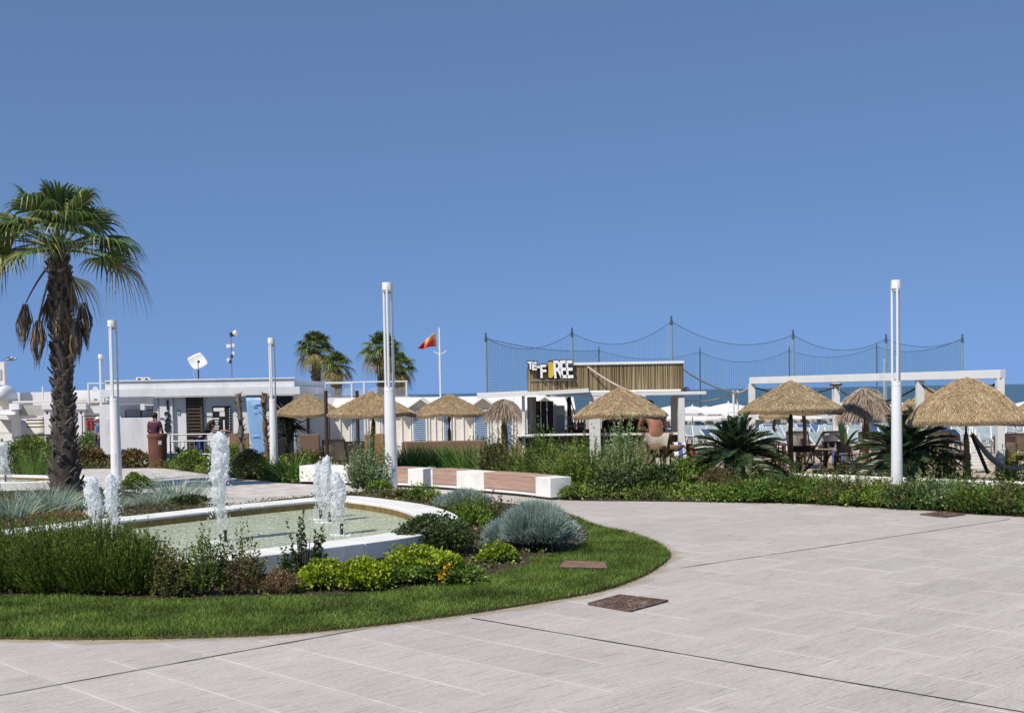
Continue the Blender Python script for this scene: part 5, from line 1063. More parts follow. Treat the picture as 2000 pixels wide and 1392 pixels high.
mb = MB(); c = A(12, 770, 54.6) - q0; mb.sphere((c.x, c.y, c.z - 0.1), (0.36, 0.9, 0.50), 16, 10); mb.build('dome', m_white, r, smooth=True)
r2, q = roof_thing('wall_speaker', 'small round white speaker on the terrace wall', 'speaker', 187, 760, 53.2); mb = MB(); mb.cyl((0, 0.06, 0), (0, -0.06, 0), 0.07, 0.12, 14); mb.build('horn', m_white, r2, smooth=True)
for px, lab in ((172, 'dark red towel at the left of the rack'), (180, 'red towel hanging right on the rack')):
    cloth('towel', [A(px - 3.5, 840, 46), A(px + 3.5, 840, 46), A(px + 3.5, 818, 46), A(px - 3.5, 818, 46)], 0, mat('red_towel', (0.33, 0.045, 0.05), 0.9, 0.2, 4, 0.2), lab, 'towel', 4, 6)
q = A(176, 815, 46); r = empty('towel_rack', q, 0, 'dark rack carrying the red towels', 'rack'); mb = MB(); mb.cyl((-0.3, 0.01, 0.06), (0.3, 0.01, 0.06), 0.015, n=6); mb.build('rail', m_woodd, r)
for x in (-0.3, 0.3): mb = MB(); mb.cyl((x, 0.01, -q.z), (x, 0.01, 0.08), 0.02, n=6); mb.build('leg', m_woodd, r)
q = A(66, 852, 47); q.z = 0; r = empty('table', q, 0, 'dark low table before the beige canvas', 'table'); z = Zat(850, 66, 47); mb = MB(); mb.box((0.2, 0, z), (1.0, 0.6, 0.06)); mb.build('table_top', m_woodd, r)
for x in (-0.2, 0.6): mb = MB(); mb.box((x, 0, z / 2 - 0.02), (0.08, 0.5, z - 0.05)); mb.build('leg', m_woodd, r)
# gull in the air
q = A(20, 702, 40); r = empty('gull', q, R(35), 'small gull flying beside the tall palm', 'bird'); m_gull = mat('gull_feathers', (0.55, 0.55, 0.56), 0.7, 0.15, 9, 0.1)
mb = MB(); mb.sphere((0, 0, 0), (0.16, 0.045, 0.045), 10, 6); mb.sphere((0.17, 0, 0.03), (0.045, 0.035, 0.035), 8, 6); mb.cyl((0.2, 0, 0.028), (0.25, 0, 0.02), 0.014, 0.003, 6); mb.build('body', m_gull, r, smooth=True)
for sg in (-1, 1): mb = MB(); mb.add([(0.07, 0.03 * sg, 0.02), (-0.07, 0.03 * sg, 0.02), (-0.02, 0.2 * sg, 0.09), (0.08, 0.19 * sg, 0.09), (-0.1, 0.42 * sg, 0.03), (-0.05, 0.4 * sg, 0.035)], [(0, 1, 2, 3), (3, 2, 4, 5)]); o = mb.build('wing', m_dark if sg > 0 else m_gull, r); o.modifiers.new('thick', 'SOLIDIFY').thickness = 0.012

# ================================================================== BEACH HUTS
YH = 46.0
m_hutroof = mat('white_hut_roof', (0.80, 0.80, 0.79), 0.6, 0.04, 1.5, 0.1)
def hut(px, label, loud=True):
    q = A(px, 884, YH); q.z = 0; r = empty('beach_hut', q, 0, label, 'beach hut', 'cream beach huts in a row'); s = YH / FPX; w = 119.5 * s / 2; ze = 1.58; zr = 2.02; D_ = 3.2
    mb = MB(); mb.prism([(-w, 0), (w, 0), (w, D_), (-w, D_)], 0, ze - 0.03); mb.add([(-w * 0.62, -0.01, ze - 0.04), (w * 0.62, -0.01, ze - 0.04), (0, -0.01, zr - 0.05), (-w * 0.62, 0.6, ze - 0.04), (w * 0.62, 0.6, ze - 0.04), (0, 1.2, zr - 0.05)], [(0, 1, 2), (0, 2, 5, 3), (1, 4, 5, 2)]); mb.build('wall', m_cream, r)
    ov = 0.38; gw = w * 0.72
    rf = MB(); rf.add([(-w, -0.2, ze - 0.03), (w, -0.2, ze - 0.03), (w, D_ / 2, zr + 0.05), (-w, D_ / 2, zr + 0.05), (w, D_, ze), (-w, D_, ze)], [(0, 1, 2, 3), (3, 2, 4, 5)]); rf = rf.build('roof', m_hutroof, r); rf.modifiers.new('thick', 'SOLIDIFY').thickness = 0.035
    g = MB(); g.add([(-gw, -ov, ze - 0.08), (0, -ov, zr + 0.02), (gw, -ov, ze - 0.08), (gw, D_ / 2, ze - 0.08), (0, D_ / 2 - 0.02, zr + 0.03), (-gw, D_ / 2, ze - 0.08)], [(0, 1, 4, 5), (1, 2, 3, 4)]); g = g.build('gable_roof', m_hutroof, rf); g.modifiers.new('thick', 'SOLIDIFY').thickness = 0.05
    def louvre(x, wd):
        d = MB(); d.box((x, -0.025, 0.72), (wd, 0.03, 1.40)); d = d.build('louvre_door', m_blue, r)
        for sx in (-1, 1): mb = MB(); mb.box((x + sx * (wd / 2 + 0.025), -0.035, 0.74), (0.05, 0.06, 1.46)); mb.build('door_frame', m_white, d)
        for i in range(17): mb = MB(); mb.box((x, -0.052, 0.1 + i * 0.08), (wd - 0.06, 0.05, 0.012), M=Matrix.Rotation(R(-32), 3, 'X')); mb.build('slat', m_blue, d)
    louvre(-0.08, 0.46); louvre(w - 0.2, 0.22)
    for x0, x1 in ((-w + 0.05, -0.42), (0.28, w - 0.42)):
        for x in (x0, (x0 + x1) / 2, x1): mb = MB(); mb.box((x, -0.03, 0.72), (0.05, 0.05, 1.42)); mb.build('batten', m_white, r)
        mb = MB(); mb.box(((x0 + x1) / 2, -0.02, 0.3), (x1 - x0, 0.03, 0.05)); mb.build('cross_rail', m_white, r)
    mb = MB(); mb.box((0, -0.12, 0.04), (2 * w - 0.01, 0.5, 0.08)); mb.build('step', m_white, r)
hut(705, 'cream beach hut behind the second straw parasol'); hut(825, 'cream beach hut left of the third straw parasol'); hut(945, 'cream beach hut behind the third straw parasol'); hut(1065, 'cream beach hut seen behind the bar')
q = A(612, 884, YH); q.z = 0; r = empty('beach_hut', q, 0, 'plain white hut end behind the first straw parasol', 'beach hut'); s = YH / FPX; mb = MB(); mb.box((0, 1.5, 0.8), (64 * s, 3, 1.6)); mb.build('wall', m_white, r, bevel=0.01); mb = MB(); mb.box((0, 1.4, 1.64), (66 * s, 3.3, 0.08)); mb.build('roof', m_hutroof, r)
# low flat building with white rail behind the huts
q = A(690, 884, 52.5); q.z = 0; r = empty('flat_roof_building', q, 0, 'low white building with railed roof behind the huts', 'building'); s = 52.5 / FPX; zr = Zat(776.5, 690, 52.5)
mb = MB(); mb.box((0, 3, zr / 2), (224 * s, 6, zr)); mb.build('wall', m_white, r)
def prt(a, nm='post'): return pb(nm, *a, 52.5, 52.56, m_white, r, q)
for px in (579, 635, 687, 711, 794): prt((px - 1.6, px + 1.6, 746.5, 777))
prt((577, 796, 745, 747.5), 'top_rail'); prt((577, 690, 748.5, 750), 'second_rail')
# mesh panels of the rail: fine vertical and cross wires
mb = MB(); x0, x1 = Xat(580, 52.6) - q.x, Xat(793, 52.6) - q.x; zt, zb = Zat(753, 690, 52.6), Zat(776, 690, 52.6)
for i in range(86):
    x = x0 + (x1 - x0) * i / 85; sag = 0.18 * abs(math.sin(math.pi * i / 85 * 4)); mb.box((x, 0.12, (zt + zb) / 2 - sag / 2), (0.006, 0.004, zt - zb - sag))
for j in range(9): mb.box(((x0 + x1) / 2, 0.12, zb + (zt - zb) * 0.75 * j / 8), (x1 - x0, 0.004, 0.006))
mb.build('wire_mesh', m_white, r)['kind'] = 'stuff'

# ================================================================== FLAG
q = A(861, 780, 54); q.z = -0.2; r = empty('flagpole', q, 0, 'white flagpole with short crossarm behind the huts', 'flagpole'); zt = Zat(640, 852, 54) + 0.2; zc = Zat(690, 856, 54) + 0.2
mb = MB(); mb.cyl((0, 0, 0), (0, 0, zt), 0.05, 0.035, 10); mb.build('pole', m_white, r, smooth=True)
mb = MB(); mb.tube([(-0.28, 0, zc + 0.1), (-0.1, 0, zc - 0.02), (0, 0, zc - 0.04), (0.1, 0, zc - 0.02), (0.28, 0, zc + 0.1)], 0.022, 6); mb.build('crossarm', m_white, r, smooth=True); mb = MB(); mb.tube([(-0.08, 0, zt - 0.05), (-0.05, 0, zt / 2), (-0.04, 0, 1.0)], 0.006, 4); mb.build('halyard', m_white, r)
m_flag, nt, p = base('flag_cloth'); tcn = nt.nodes.new('ShaderNodeTexCoord'); sp = nt.nodes.new('ShaderNodeSeparateXYZ'); nt.links.new(tcn.outputs['UV'], sp.inputs[0])
nn = noise(nt, coords(nt), 6, 3); c = ramp(nt, sp.outputs[1], [(0.0, (0.55, 0.035, 0.025)), (0.5, (0.62, 0.06, 0.03)), (0.58, (0.72, 0.26, 0.05)), (1.0, (0.75, 0.40, 0.16))]); nt.links.new(c, p.inputs['Base Color']); p.inputs['Roughness'].default_value = 0.7
fp = [(A(850, 648, 54), 0), (A(852, 676, 54), 0)]; a0, a1 = fp[0][0], fp[1][0]; e0, e1 = A(819, 675, 53.6), A(816, 681, 53.6)
nx, ny = 16, 10; vs = []; uv = []
for j in range(ny + 1):
    for i in range(nx + 1):
        u, v_ = i / nx, j / ny; qq = a1.lerp(a0, v_).lerp(e1.lerp(e0, v_), u ** 0.9) + Vector((0, 0.10 * math.sin(9 * u + 2.5 * v_) * u ** 0.5, 0.05 * math.sin(7 * u + 4 * v_) * u)); vs.append(qq - a0); uv.append((u, v_))
mb = MB(); mb.add(vs, [(j * (nx + 1) + i, j * (nx + 1) + i + 1, (j + 1) * (nx + 1) + i + 1, (j + 1) * (nx + 1) + i) for j in range(ny) for i in range(nx)]); me = mb.mesh('flag', smooth=True)
ul = me.uv_layers.new(name='UVMap')
for l in me.loops: ul.data[l.index].uv = uv[l.vertex_index]
o = link('flag', me, m_flag, None, a0); o.modifiers.new('thick', 'SOLIDIFY').thickness = 0.008; tag(o, 'orange and red flag blowing to the left on the flagpole', 'flag')

# ================================================================== STRAW PARASOLS
m_straw = lm('straw_flower', (0.36, 0.26, 0.15), (0.57, 0.435, 0.265), (0.69, 0.55, 0.36), (0.79, 0.67, 0.48), trans=0.15, rough=0.8, spec=0.1, patch=0.14, pscale=5.0)
m_straw2 = lm('greyer_straw_flower', (0.32, 0.24, 0.145), (0.50, 0.395, 0.25), (0.63, 0.515, 0.345), (0.74, 0.64, 0.47), trans=0.15, rough=0.8, spec=0.1, patch=0.18, pscale=3.0)
m_strawbase = mat('straw_mat', (0.36, 0.255, 0.14), 0.9, 0.3, 9, 0.8, 0.03, stretch=(1, 1, 1))
m_palmstraw = lm('grey_thatch_flower', (0.25, 0.19, 0.145), (0.41, 0.33, 0.26), (0.55, 0.46, 0.37), (0.66, 0.57, 0.47), trans=0.15, rough=0.85, spec=0.1, patch=0.2)
def parasol(px, Y, wpx, ypk, yev, label, expo=1.0, n=6500, seed=0, droop=0.02, ypole=None, tilt=0.0):
    n = int(n * 2.2); rs = random.Random(seed); b = Vector((Xat(px, Y, 860), Y, 0.01)); root = empty('straw_parasol', b, rs.uniform(0, 6), label, 'parasol', 'straw parasols of the beach bar')
    Rr = wpx / 2 * Y / FPX; zp = Zat(ypk, px, Y) - b.z; ze = Zat(yev, px, Y) - b.z
    lob = [rs.uniform(-1, 1) for _ in range(12)]
    def edge(a):
        k = (a / (2 * math.pi) * 12) % 12; i = int(k); f = k - i; f = f * f * (3 - 2 * f); return lob[i % 12] * (1 - f) + lob[(i + 1) % 12] * f
    def zf(t, a): return ze + (zp - ze) * (1 - t ** expo) + edge(a) * 0.04 * t ** 3 - droop * t ** 8
    nr, na = 14, 40; vs = []; fs = []
    for i in range(nr + 1):
        t = i / nr
        for k in range(na): a = 2 * math.pi * k / na; rr_ = Rr * (max(t, 0.02) + 0.012 * edge(a + 2) * t); vs.append((rr_ * math.cos(a), rr_ * math.sin(a), zf(t, a)))
    for i in range(nr + 1):
        t = 1 - i / nr
        for k in range(na): a = 2 * math.pi * k / na; rr_ = Rr * (max(t, 0.02) * 0.985 + 0.012 * edge(a + 2) * t); vs.append((rr_ * math.cos(a), rr_ * math.sin(a), zf(t, a) - 0.09))
    for i in range(2 * nr + 1):
        for k in range(na): fs.append((i * na + k, i * na + (k + 1) % na, (i + 1) * na + (k + 1) % na, (i + 1) * na + k))
    fs.append(tuple(range(na))); mb = MB(); mb.add(vs, fs); can = mb.build('canopy', m_strawbase, root, smooth=True)
    t = np.sqrt(RNG.random(n)); t = np.where(RNG.random(n) < 0.28, RNG.uniform(0.9, 1.01, n), t); a = RNG.uniform(0, 2 * np.pi, n)
    lo = np.array(lob + lob); kk = a / (2 * np.pi) * 12; ii = kk.astype(int); ff = kk - ii; ff = ff * ff * (3 - 2 * ff); ed = lo[ii] * (1 - ff) + lo[ii + 1] * ff
    z = ze + (zp - ze) * (1 - t ** expo) + ed * 0.04 * t ** 3 - droop * t ** 8
    sl = -(zp - ze) * expo * np.maximum(t, 0.05) ** (expo - 1) / Rr
    o = np.stack([np.cos(a), np.sin(a), 0 * a], 1); tg = np.stack([-np.sin(a), np.cos(a), 0 * a], 1)
    D = norm(o + np.array([0, 0, 1]) * sl[:, None] * 1.0 + tg * RNG.normal(0, 0.75, n)[:, None] + np.array([0, 0, 1]) * RNG.normal(0.06, 0.14, n)[:, None])
    P = o * (t * Rr)[:, None] + np.array([0, 0, 1]) * (z + RNG.uniform(-0.01, 0.018, n))[:, None]; ln = RNG.uniform(0.06, 0.15, n) * Rr; ln = np.where(t > 0.93, ln * 0.8, ln)
    P = P - D * ln[:, None] * 0.5
    rim = t > 0.9; D[rim] = norm(D[rim] + np.array([0, 0, -0.8]) * RNG.uniform(0.1, 1.0, (rim.sum(), 1)))
    Vv, Ff = blades(P, D, ln, 0.010 * RNG.uniform(0.7, 1.3, n), np.zeros((n, 3)), 1); o_ = link('straw', mesh_np('straw', Vv, Ff), (m_straw, m_straw2)[seed % 2], can); o_['kind'] = 'stuff'
    mb = MB(); pts = [(0.02 * math.sin(i * 1.3 + seed), 0.02 * math.cos(i + seed), (zp - 0.1) * i / 6) for i in range(7)]; mb.tube(pts, [0.062, 0.058, 0.056, 0.055, 0.053, 0.05, 0.045], 9); mb.build('pole', m_pole, root, smooth=True)
    for k in range(6):
        a_ = k * math.pi / 3; mb = MB(); mb.tube([(0.04 * math.cos(a_), 0.04 * math.sin(a_), zp - 0.22), (Rr * 0.9 * math.cos(a_), Rr * 0.9 * math.sin(a_), zf(0.9, a_) - 0.12)], 0.018, 5); mb.build('rib', m_pole, root)
    return root
parasol(603, 41.0, 132, 768, 806, 'straw parasol furthest left, beside the dark yucca', 1.12, 4200, 1)
parasol(728, 32.0, 172, 765, 806, 'straw parasol partly behind the middle lamp', 1.12, 5200, 2)
parasol(879, 37.5, 142, 769, 806, 'straw parasol in front of the cream huts', 1.1, 4600, 3)
parasol(1212, 27.5, 184, 757, 808, 'straw parasol in front of the bar', 1.15, 6500, 4)
parasol(1545, 27.2, 200, 744, 799, 'straw parasol in front of the left pergola half', 1.12, 7000, 5)
parasol(1889, 24.6, 226, 739, 817, 'largest straw parasol at the right with drooping edge', 1.6, 9500, 6, 0.05)
parasol(1570, 33.0, 150, 752, 800, 'straw parasol hidden behind the one at the left pergola half', 1.05, 3500, 7)
parasol(1815, 40.0, 80, 757, 786, 'small straw parasol behind the middle pergola post', 1.1, 2500, 8)
parasol(1776, 44.0, 44, 778, 800, 'tiny far straw parasol beside the right lamp', 1.1, 1500, 9)
parasol(2004, 52.0, 36, 785, 798, 'tiny straw parasol cut by the right picture edge', 1.1, 1200, 10)
parasol(1512, 44.0, 60, 790, 812, 'far straw parasol behind the left cycad', 1.1, 1500, 11)
def shaggy(px, Y, wpx, ypk, yev, label, seed=0, tail=0.35):
    rs = random.Random(seed); b = Vector((Xat(px, Y, 860), Y, 0.0)); root = empty('palm_thatch_parasol', b, 0, label, 'parasol'); Rr = wpx / 2 * Y / FPX; zp = Zat(ypk, px, Y); ze = Zat(yev, px, Y)
    mb = MB(); mb.lathe([(0.03, zp), (Rr * 0.5, zp - (zp - ze) * 0.3), (Rr * 0.85, ze + 0.1), (Rr * 0.8, ze), (0.03, zp - 0.2)], 24); can = mb.build('canopy', m_strawbase, root, smooth=True)
    n = 3000; t = np.sqrt(RNG.random(n)); a = RNG.uniform(0, 2 * np.pi, n); o = np.stack([np.cos(a), np.sin(a), 0 * a], 1); z = zp - (zp - ze) * (0.35 * t + 0.65 * t ** 2) + RNG.uniform(-.02, .05, n)
    D = norm(o + np.array([0, 0, -1]) * (0.25 + 0.9 * t ** 2)[:, None] + rand_dirs(n) * 0.35); Vv, Ff = blades(o * (t * Rr * 0.92)[:, None] + np.array([0, 0, 1]) * z[:, None], D, RNG.uniform(0.5, 1.2, n) * tail, 0.022, np.tile(np.array([[0, 0, -0.35]]), (n, 1)), 2)
    link('thatch', mesh_np('thatch', Vv, Ff), m_palmstraw, can)['kind'] = 'stuff'
    mb = MB(); mb.tube([(0, 0, 0), (0.01, 0, zp * 0.5), (0, 0, zp - 0.1)], [0.10, 0.095, 0.08], 10); mb.build('pole', m_pole, root, smooth=True)
shaggy(1690, 31.5, 94, 758, 804, 'shaggy grey palm thatch parasol behind the pergola')
# withered shaggy shelter left of the bar, with a leaning trunk
shaggy(985, 34.5, 66, 781, 806, 'withered brown thatch tuft left of the bar', 3, 0.3)

# ================================================================== BEACH BAR
YK = 30.0
q = A(1200, 895, YK); q.z = 0; kb = empty('beach_bar', q, 0, 'beach bar with reed clad roof band and white posts', 'bar'); kq = q
m_reed = lm('reed_flower', (0.11, 0.08, 0.04), (0.235, 0.18, 0.10), (0.34, 0.27, 0.16), (0.45, 0.375, 0.245), trans=0.0, rough=0.7, spec=0.2, patch=0.12)
m_darkwood = mat('dark_planks', (0.05, 0.042, 0.04), 0.7, 0.4, 6, 0.3, stretch=(6, 6, 0.6))
def pk(name, px0, px1, py0, py1, Y0, Y1, m, parent=None, bevel=0.008): return pb(name, px0, px1, py0, py1, Y0, Y1, m, parent or kb, kq, bevel)
def reeds(name, px0, px1, py0, py1, Y0, parent, side=None, rad=0.012):
    x0, x1 = Xat(px0, Y0, 740) - kq.x, Xat(px1, Y0, 740) - kq.x; z0, z1 = Zat(py1, (px0 + px1) / 2, Y0), Zat(py0, (px0 + px1) / 2, Y0); mb = MB(); x = x0
    while x < x1:
        r_ = rad * random.uniform(0.7, 1.3); mb.cyl((x, Y0 - kq.y + random.uniform(-.006, .006), z0 - random.uniform(-.01, .03)), (x + random.gauss(0, .008), Y0 - kq.y, z1), r_, r_ * 0.9, 6); x += r_ * 1.85
    if side:
        y = Y0 + 0.02
        while y < side:
            for xx in (x1,): mb.cyl((xx, y - kq.y, z0), (xx, y - kq.y, z1), rad, n=6)
            y += rad * 1.9
    o = mb.build(name, m_reed, parent, smooth=True); o['kind'] = 'stuff'; return o
pk('band_board', 1032, 1333, 712, 764, YK + 0.03, YK + 2.6, m_woodd); reeds('reed_cladding', 1031, 1334, 711, 765, YK, kb, YK + 2.6)
pk('top_trim', 1112, 1337, 706.5, 711.5, YK - 0.05, YK + 2.7, m_white)
pk('roof_slab', 1075, 1380, 766.5, 773, YK - 0.75, YK + 3.2, m_white); pk('roof_fascia', 1068, 1330, 762, 766, YK - 0.1, YK + 2.8, m_canvas2)
o = MB(); a, b, c, d = (A(932, 778, YK - 0.5) - kq, A(1150, 766, YK - 0.9) - kq, A(1150, 764, YK + 2.2) - kq, A(932, 774, YK + 2.2) - kq); o.add([a, b, c, d], [(0, 1, 2, 3)]); o = o.build('awning', m_white, kb); sm = o.modifiers.new('thick', 'SOLIDIFY'); sm.thickness = 0.09
for px0, px1, Y0 in ((1152, 1173, YK - 0.75), (1326, 1338, YK - 0.7), (1020, 1026, YK - 0.4)): pk('post', px0, px1, 772, 893, Y0, Y0 + 0.24, m_white)
pk('post', 1034, 1042, 775, 850, YK + 1.2, YK + 1.3, m_conc); pk('post', 1318, 1326, 773, 893, YK + 2.2, YK + 2.4, m_cream); pk('side_panel', 1311, 1327, 773, 848, YK + 0.9, YK + 1.0, m_canvas)
pk('counter_top', 1010, 1151, 848, 851.5, YK - 0.55, YK + 0.1, m_white); pk('counter_top', 1174, 1332, 846, 850, YK - 0.45, YK + 0.1, m_cream)
pk('counter_board', 1012, 1330, 852, 893, YK - 0.18, YK - 0.1, m_woodd); reeds('reed_cladding', 1010, 1152, 852, 893, YK - 0.26, kb); reeds('reed_cladding', 1174, 1330, 851, 893, YK - 0.26, kb)
# things inside the bar
for px0, px1, w in ((1047, 1056, 0), (1057, 1068, 1), (1069, 1081, 2)): pk('plank_curtain', px0, px1, 783, 849, YK + 1.5 + 0.05 * w, YK + 1.54 + 0.05 * w, m_darkwood)
pk('back_panel', 1030, 1048, 775, 849, YK + 2.3, YK + 2.36, m_conc); pk('back_panel', 1108, 1116, 773, 849, YK + 2.35, YK + 2.4, m_woodd)
pk('back_counter', 1048, 1300, 838, 872, YK + 2.0, YK + 2.4, m_woodd)
q = A(1093, 850, YK + 1.7); q.z = 0; r = empty('drinks_fridge', q, 0, 'pale glass fronted drinks fridge inside the bar', 'fridge'); s = (YK + 1.7) / FPX
m_fridge = mat('fridge_white', (0.62, 0.68, 0.68), 0.4, 0.05, 3, 0.02); m_fglass = mat('fridge_glass', (0.20, 0.32, 0.38), 0.15, 0.2, 3, 0)
zt = Zat(792, 1093, YK + 1.7); mb = MB(); mb.box((0, 0.3, zt / 2), (22 * s, 0.6, zt)); mb.build('cabinet', m_fridge, r, bevel=0.02); mb = MB(); mb.box((0.02, -0.012, zt * 0.62), (14 * s, 0.02, zt * 0.5)); d = mb.build('door', m_fglass, r, bevel=0.005)
mb = MB(); mb.box((-6 * s, -0.03, zt * 0.62), (0.02, 0.03, zt * 0.3)); mb.build('handle', m_steel, d)
for i in range(4): mb = MB(); mb.box((0.02, -0.024, zt * 0.42 + i * 0.18), (13 * s, 0.004, 0.012)); mb.build('shelf_edge', m_steel, d)
cols = [mat('bottle_green', (0.05, 0.16, 0.07), .15, .1, 3, 0), mat('bottle_brown', (0.16, 0.07, 0.03), .15, .1, 3, 0), mat('bottle_clear', (0.5, 0.55, 0.55), .15, .1, 3, 0), mat('bottle_red', (0.4, 0.04, 0.04), .2, .1, 3, 0)]
spots = [(1112, 839), (1118, 839), (1123, 839), (1130, 839), (1136, 839), (1141, 839), (1178, 838), (1186, 838), (1194, 838)]
where = ['first bottle right of the fridge', 'second bottle right of the fridge', 'third bottle right of the fridge', 'fourth bottle right of the fridge', 'fifth bottle right of the fridge', 'sixth bottle right of the fridge', 'bottle just right of the white bar post', 'second bottle right of the white bar post', 'third bottle right of the white bar post']
for i, ((px, py), wl) in enumerate(zip(spots, where)):
    q = A(px, py, YK + 2.1); r = empty('bottle', q, 0, wl + ' on the back counter', 'bottle', 'bottles on the back counter of the bar'); mb = MB(); mb.lathe([(0.001, 0), (0.04, 0), (0.04, 0.17), (0.015, 0.22), (0.015, 0.29), (0.001, 0.29)], 10); mb.build('glass', cols[i % 4], r, smooth=True); mb = MB(); mb.cyl((0, 0, .285), (0, 0, .31), .017, n=8); mb.build('cap', m_dark, r)
q = A(1125, 850, YK + 0.9); q.z = Zat(831, 1125, YK + 0.9); r = empty('shelf_unit', q, 0, 'metal rack with slanted bars inside the bar', 'rack')
for i in range(2): mb = MB(); mb.tube([(-0.25 + i * 0.1, 0, 0.75), (-0.1 + i * 0.1, 0, 0.2)], 0.015, 6); mb.build('slanted_bar', m_dark, r)
mb = MB(); mb.box((0, 0, 0), (0.5, 0.35, 0.03)); mb.build('shelf', m_brownp, r); mb = MB(); mb.box((0, 0, 0.22), (0.45, 0.3, 0.02)); mb.build('shelf', m_brownp, r)
for x in (-0.22, 0.22): mb = MB(); mb.box((x, 0, -q.z / 2 + 0.12), (0.03, 0.3, q.z + 0.2)); mb.build('leg', m_steel, r)
r, q = roof_thing('roof_dome', 'small white dome on the right end of the bar roof', 'dome', 1341, 766, YK + 1.0); mb = MB(); mb.lathe([(0.085, -0.02), (0.09, 0.03), (0.085, 0.09), (0.06, 0.13), (0.001, 0.145)], 16); mb.build('cover', m_white, r, smooth=True); mb = MB(); mb.cyl((0, 0, -0.06), (0, 0, -0.02), 0.1, n=16); mb.build('base', m_conc, r)
# sign letters
m_yellow = mat('sign_yellow', (0.62, 0.43, 0.06), 0.5, 0.1, 4, 0.02); m_signw = mat('sign_white', (0.82, 0.82, 0.82), 0.5, 0.04, 4, 0.02)
YS = YK - 0.08; q = A(1078, 725, YS); sg = empty('bar_sign', q, 0, 'black outlined white lettering with a yellow half round on the bar', 'sign'); sq = q
def letter(ch, px, py, size, m, sx=1.0, tilt=0.0):
    l = A(px, py, YS) - sq; bk = text(ch, l + Vector((0, 0.02, 0)), size, m_black, sg, (R(90), R(tilt), 0), 'letter_back', 0.02, 0.035, sx); o = text(ch, l + Vector((0, -0.04, 0)), size, m, sg, (R(90), R(tilt), 0), 'letter', 0.03, 0.012, sx)
for ch, px, py, size, sx, tl in (('T', 1036, 720, 0.24, 0.9, 0), ('E', 1043.5, 722, 0.26, 0.9, 0), ('-', 1052, 722, 0.3, 0.9, 0), ('F', 1061, 737, 0.44, 0.8, -2)): letter(ch, px, py, size, m_signw, sx, tl)
for ch, px in (('R', 1090), ('E', 1101.5), ('E', 1112.5)): letter(ch, px, 737.5, 0.60, m_signw, 0.62, -3)
for nm, rr_, yy, mm in (('half_round_back', 0.235, 0.02, m_black), ('half_round', 0.20, -0.04, m_yellow)):
    l = A(1075, 722, YS) - sq; mb = MB(); pts = [(l.x + rr_ * 0.52 * math.cos(a), l.z + rr_ * math.sin(a)) for a in np.linspace(-math.pi / 2, math.pi / 2, 16)] + [(l.x - rr_ * 0.25, l.z + rr_ * 0.9 * math.sin(a)) for a in np.linspace(math.pi / 2, -math.pi / 2, 6)]
    k = len(pts); mb.add([(x, yy - 0.02, z) for x, z in pts] + [(x, yy + 0.02, z) for x, z in pts], [tuple(range(k)), tuple(range(2 * k - 1, k - 1, -1))] + [(i, k + i, k + (i + 1) % k, (i + 1) % k) for i in range(k)]); mb.build(nm, mm, sg)
l = A(1070, 745, YS) - sq; pk('sign_rail', 1034, 1118, 741, 743, YS + 0.03, YS + 0.05, m_steel)

# ================================================================== STOOLS, BAG, ROPES
def stool(px, Y, yseat, label):
    q = A(px, 900, Y); q.z = 0; r = empty('bar_stool', q, 0.2, label, 'bar stool', 'wooden bar stools at the bar'); z = Zat(yseat, px, Y)
    mb = MB(); mb.lathe([(0.001, z - 0.11), (0.18, z - 0.11), (0.2, z - 0.08), (0.2, z - 0.01), (0.185, z), (0.001, z)], 20); mb.build('seat', mat('stool_wood', (0.33, 0.20, 0.11), .6, .2, 5, .2), r, smooth=True)
    for k in range(4): a = k * math.pi / 2 + .78; mb = MB(); mb.cyl((0.13 * math.cos(a), 0.13 * math.sin(a), z - 0.1), (0.2 * math.cos(a), 0.2 * math.sin(a), 0), 0.022, n=7); mb.build('leg', m_woodd, r)
    mb = MB(); pts = [(0.175 * math.cos(a), 0.175 * math.sin(a), 0.32) for a in np.linspace(0, 2 * math.pi, 17)]; mb.tube(pts, 0.012, 6); mb.build('foot_ring', m_steel, r); return z
zs = stool(1285, YK - 0.85, 869, 'wooden bar stool under the shirtless man'); zs2 = stool(1321, YK - 0.75, 868, 'wooden bar stool with the blue and white towel')
m_towel, nt, p = base('striped_towel'); sp = nt.nodes.new('ShaderNodeSeparateXYZ'); nt.links.new(coords(nt), sp.inputs[0]); wv = nt.nodes.new('ShaderNodeTexWave'); wv.inputs['Scale'].default_value = 1.6; nt.links.new(coords(nt, (1, 0.4, 1)), wv.inputs[0]); c = mixc(nt, ramp(nt, wv.outputs['Fac'], [(0.45, 0), (0.55, 1)]), (0.05, 0.09, 0.28), (0.72, 0.73, 0.76)); nt.links.new(c, p.inputs['Base Color']); p.inputs['Roughness'].default_value = 0.9
c0 = A(1325, 866, YK - 0.8); cloth('towel', [c0 + Vector((-0.12, -0.18, -0.30)), c0 + Vector((0.2, -0.2, -0.34)), c0 + Vector((0.18, 0.12, 0.03)), c0 + Vector((-0.13, 0.14, 0.03))], -0.12, m_towel, 'blue and white striped towel over the right bar stool', 'towel', 8, 8)
q = A(1347, 905, YK + 0.3); q.z = 0; r = empty('beach_bag', q, 0, 'bulging red bag beside the right bar post', 'bag'); m_bag = mat('red_bag', (0.42, 0.03, 0.03), .7, .2, 4, .3); zt = Zat(866, 1347, YK + 0.3)
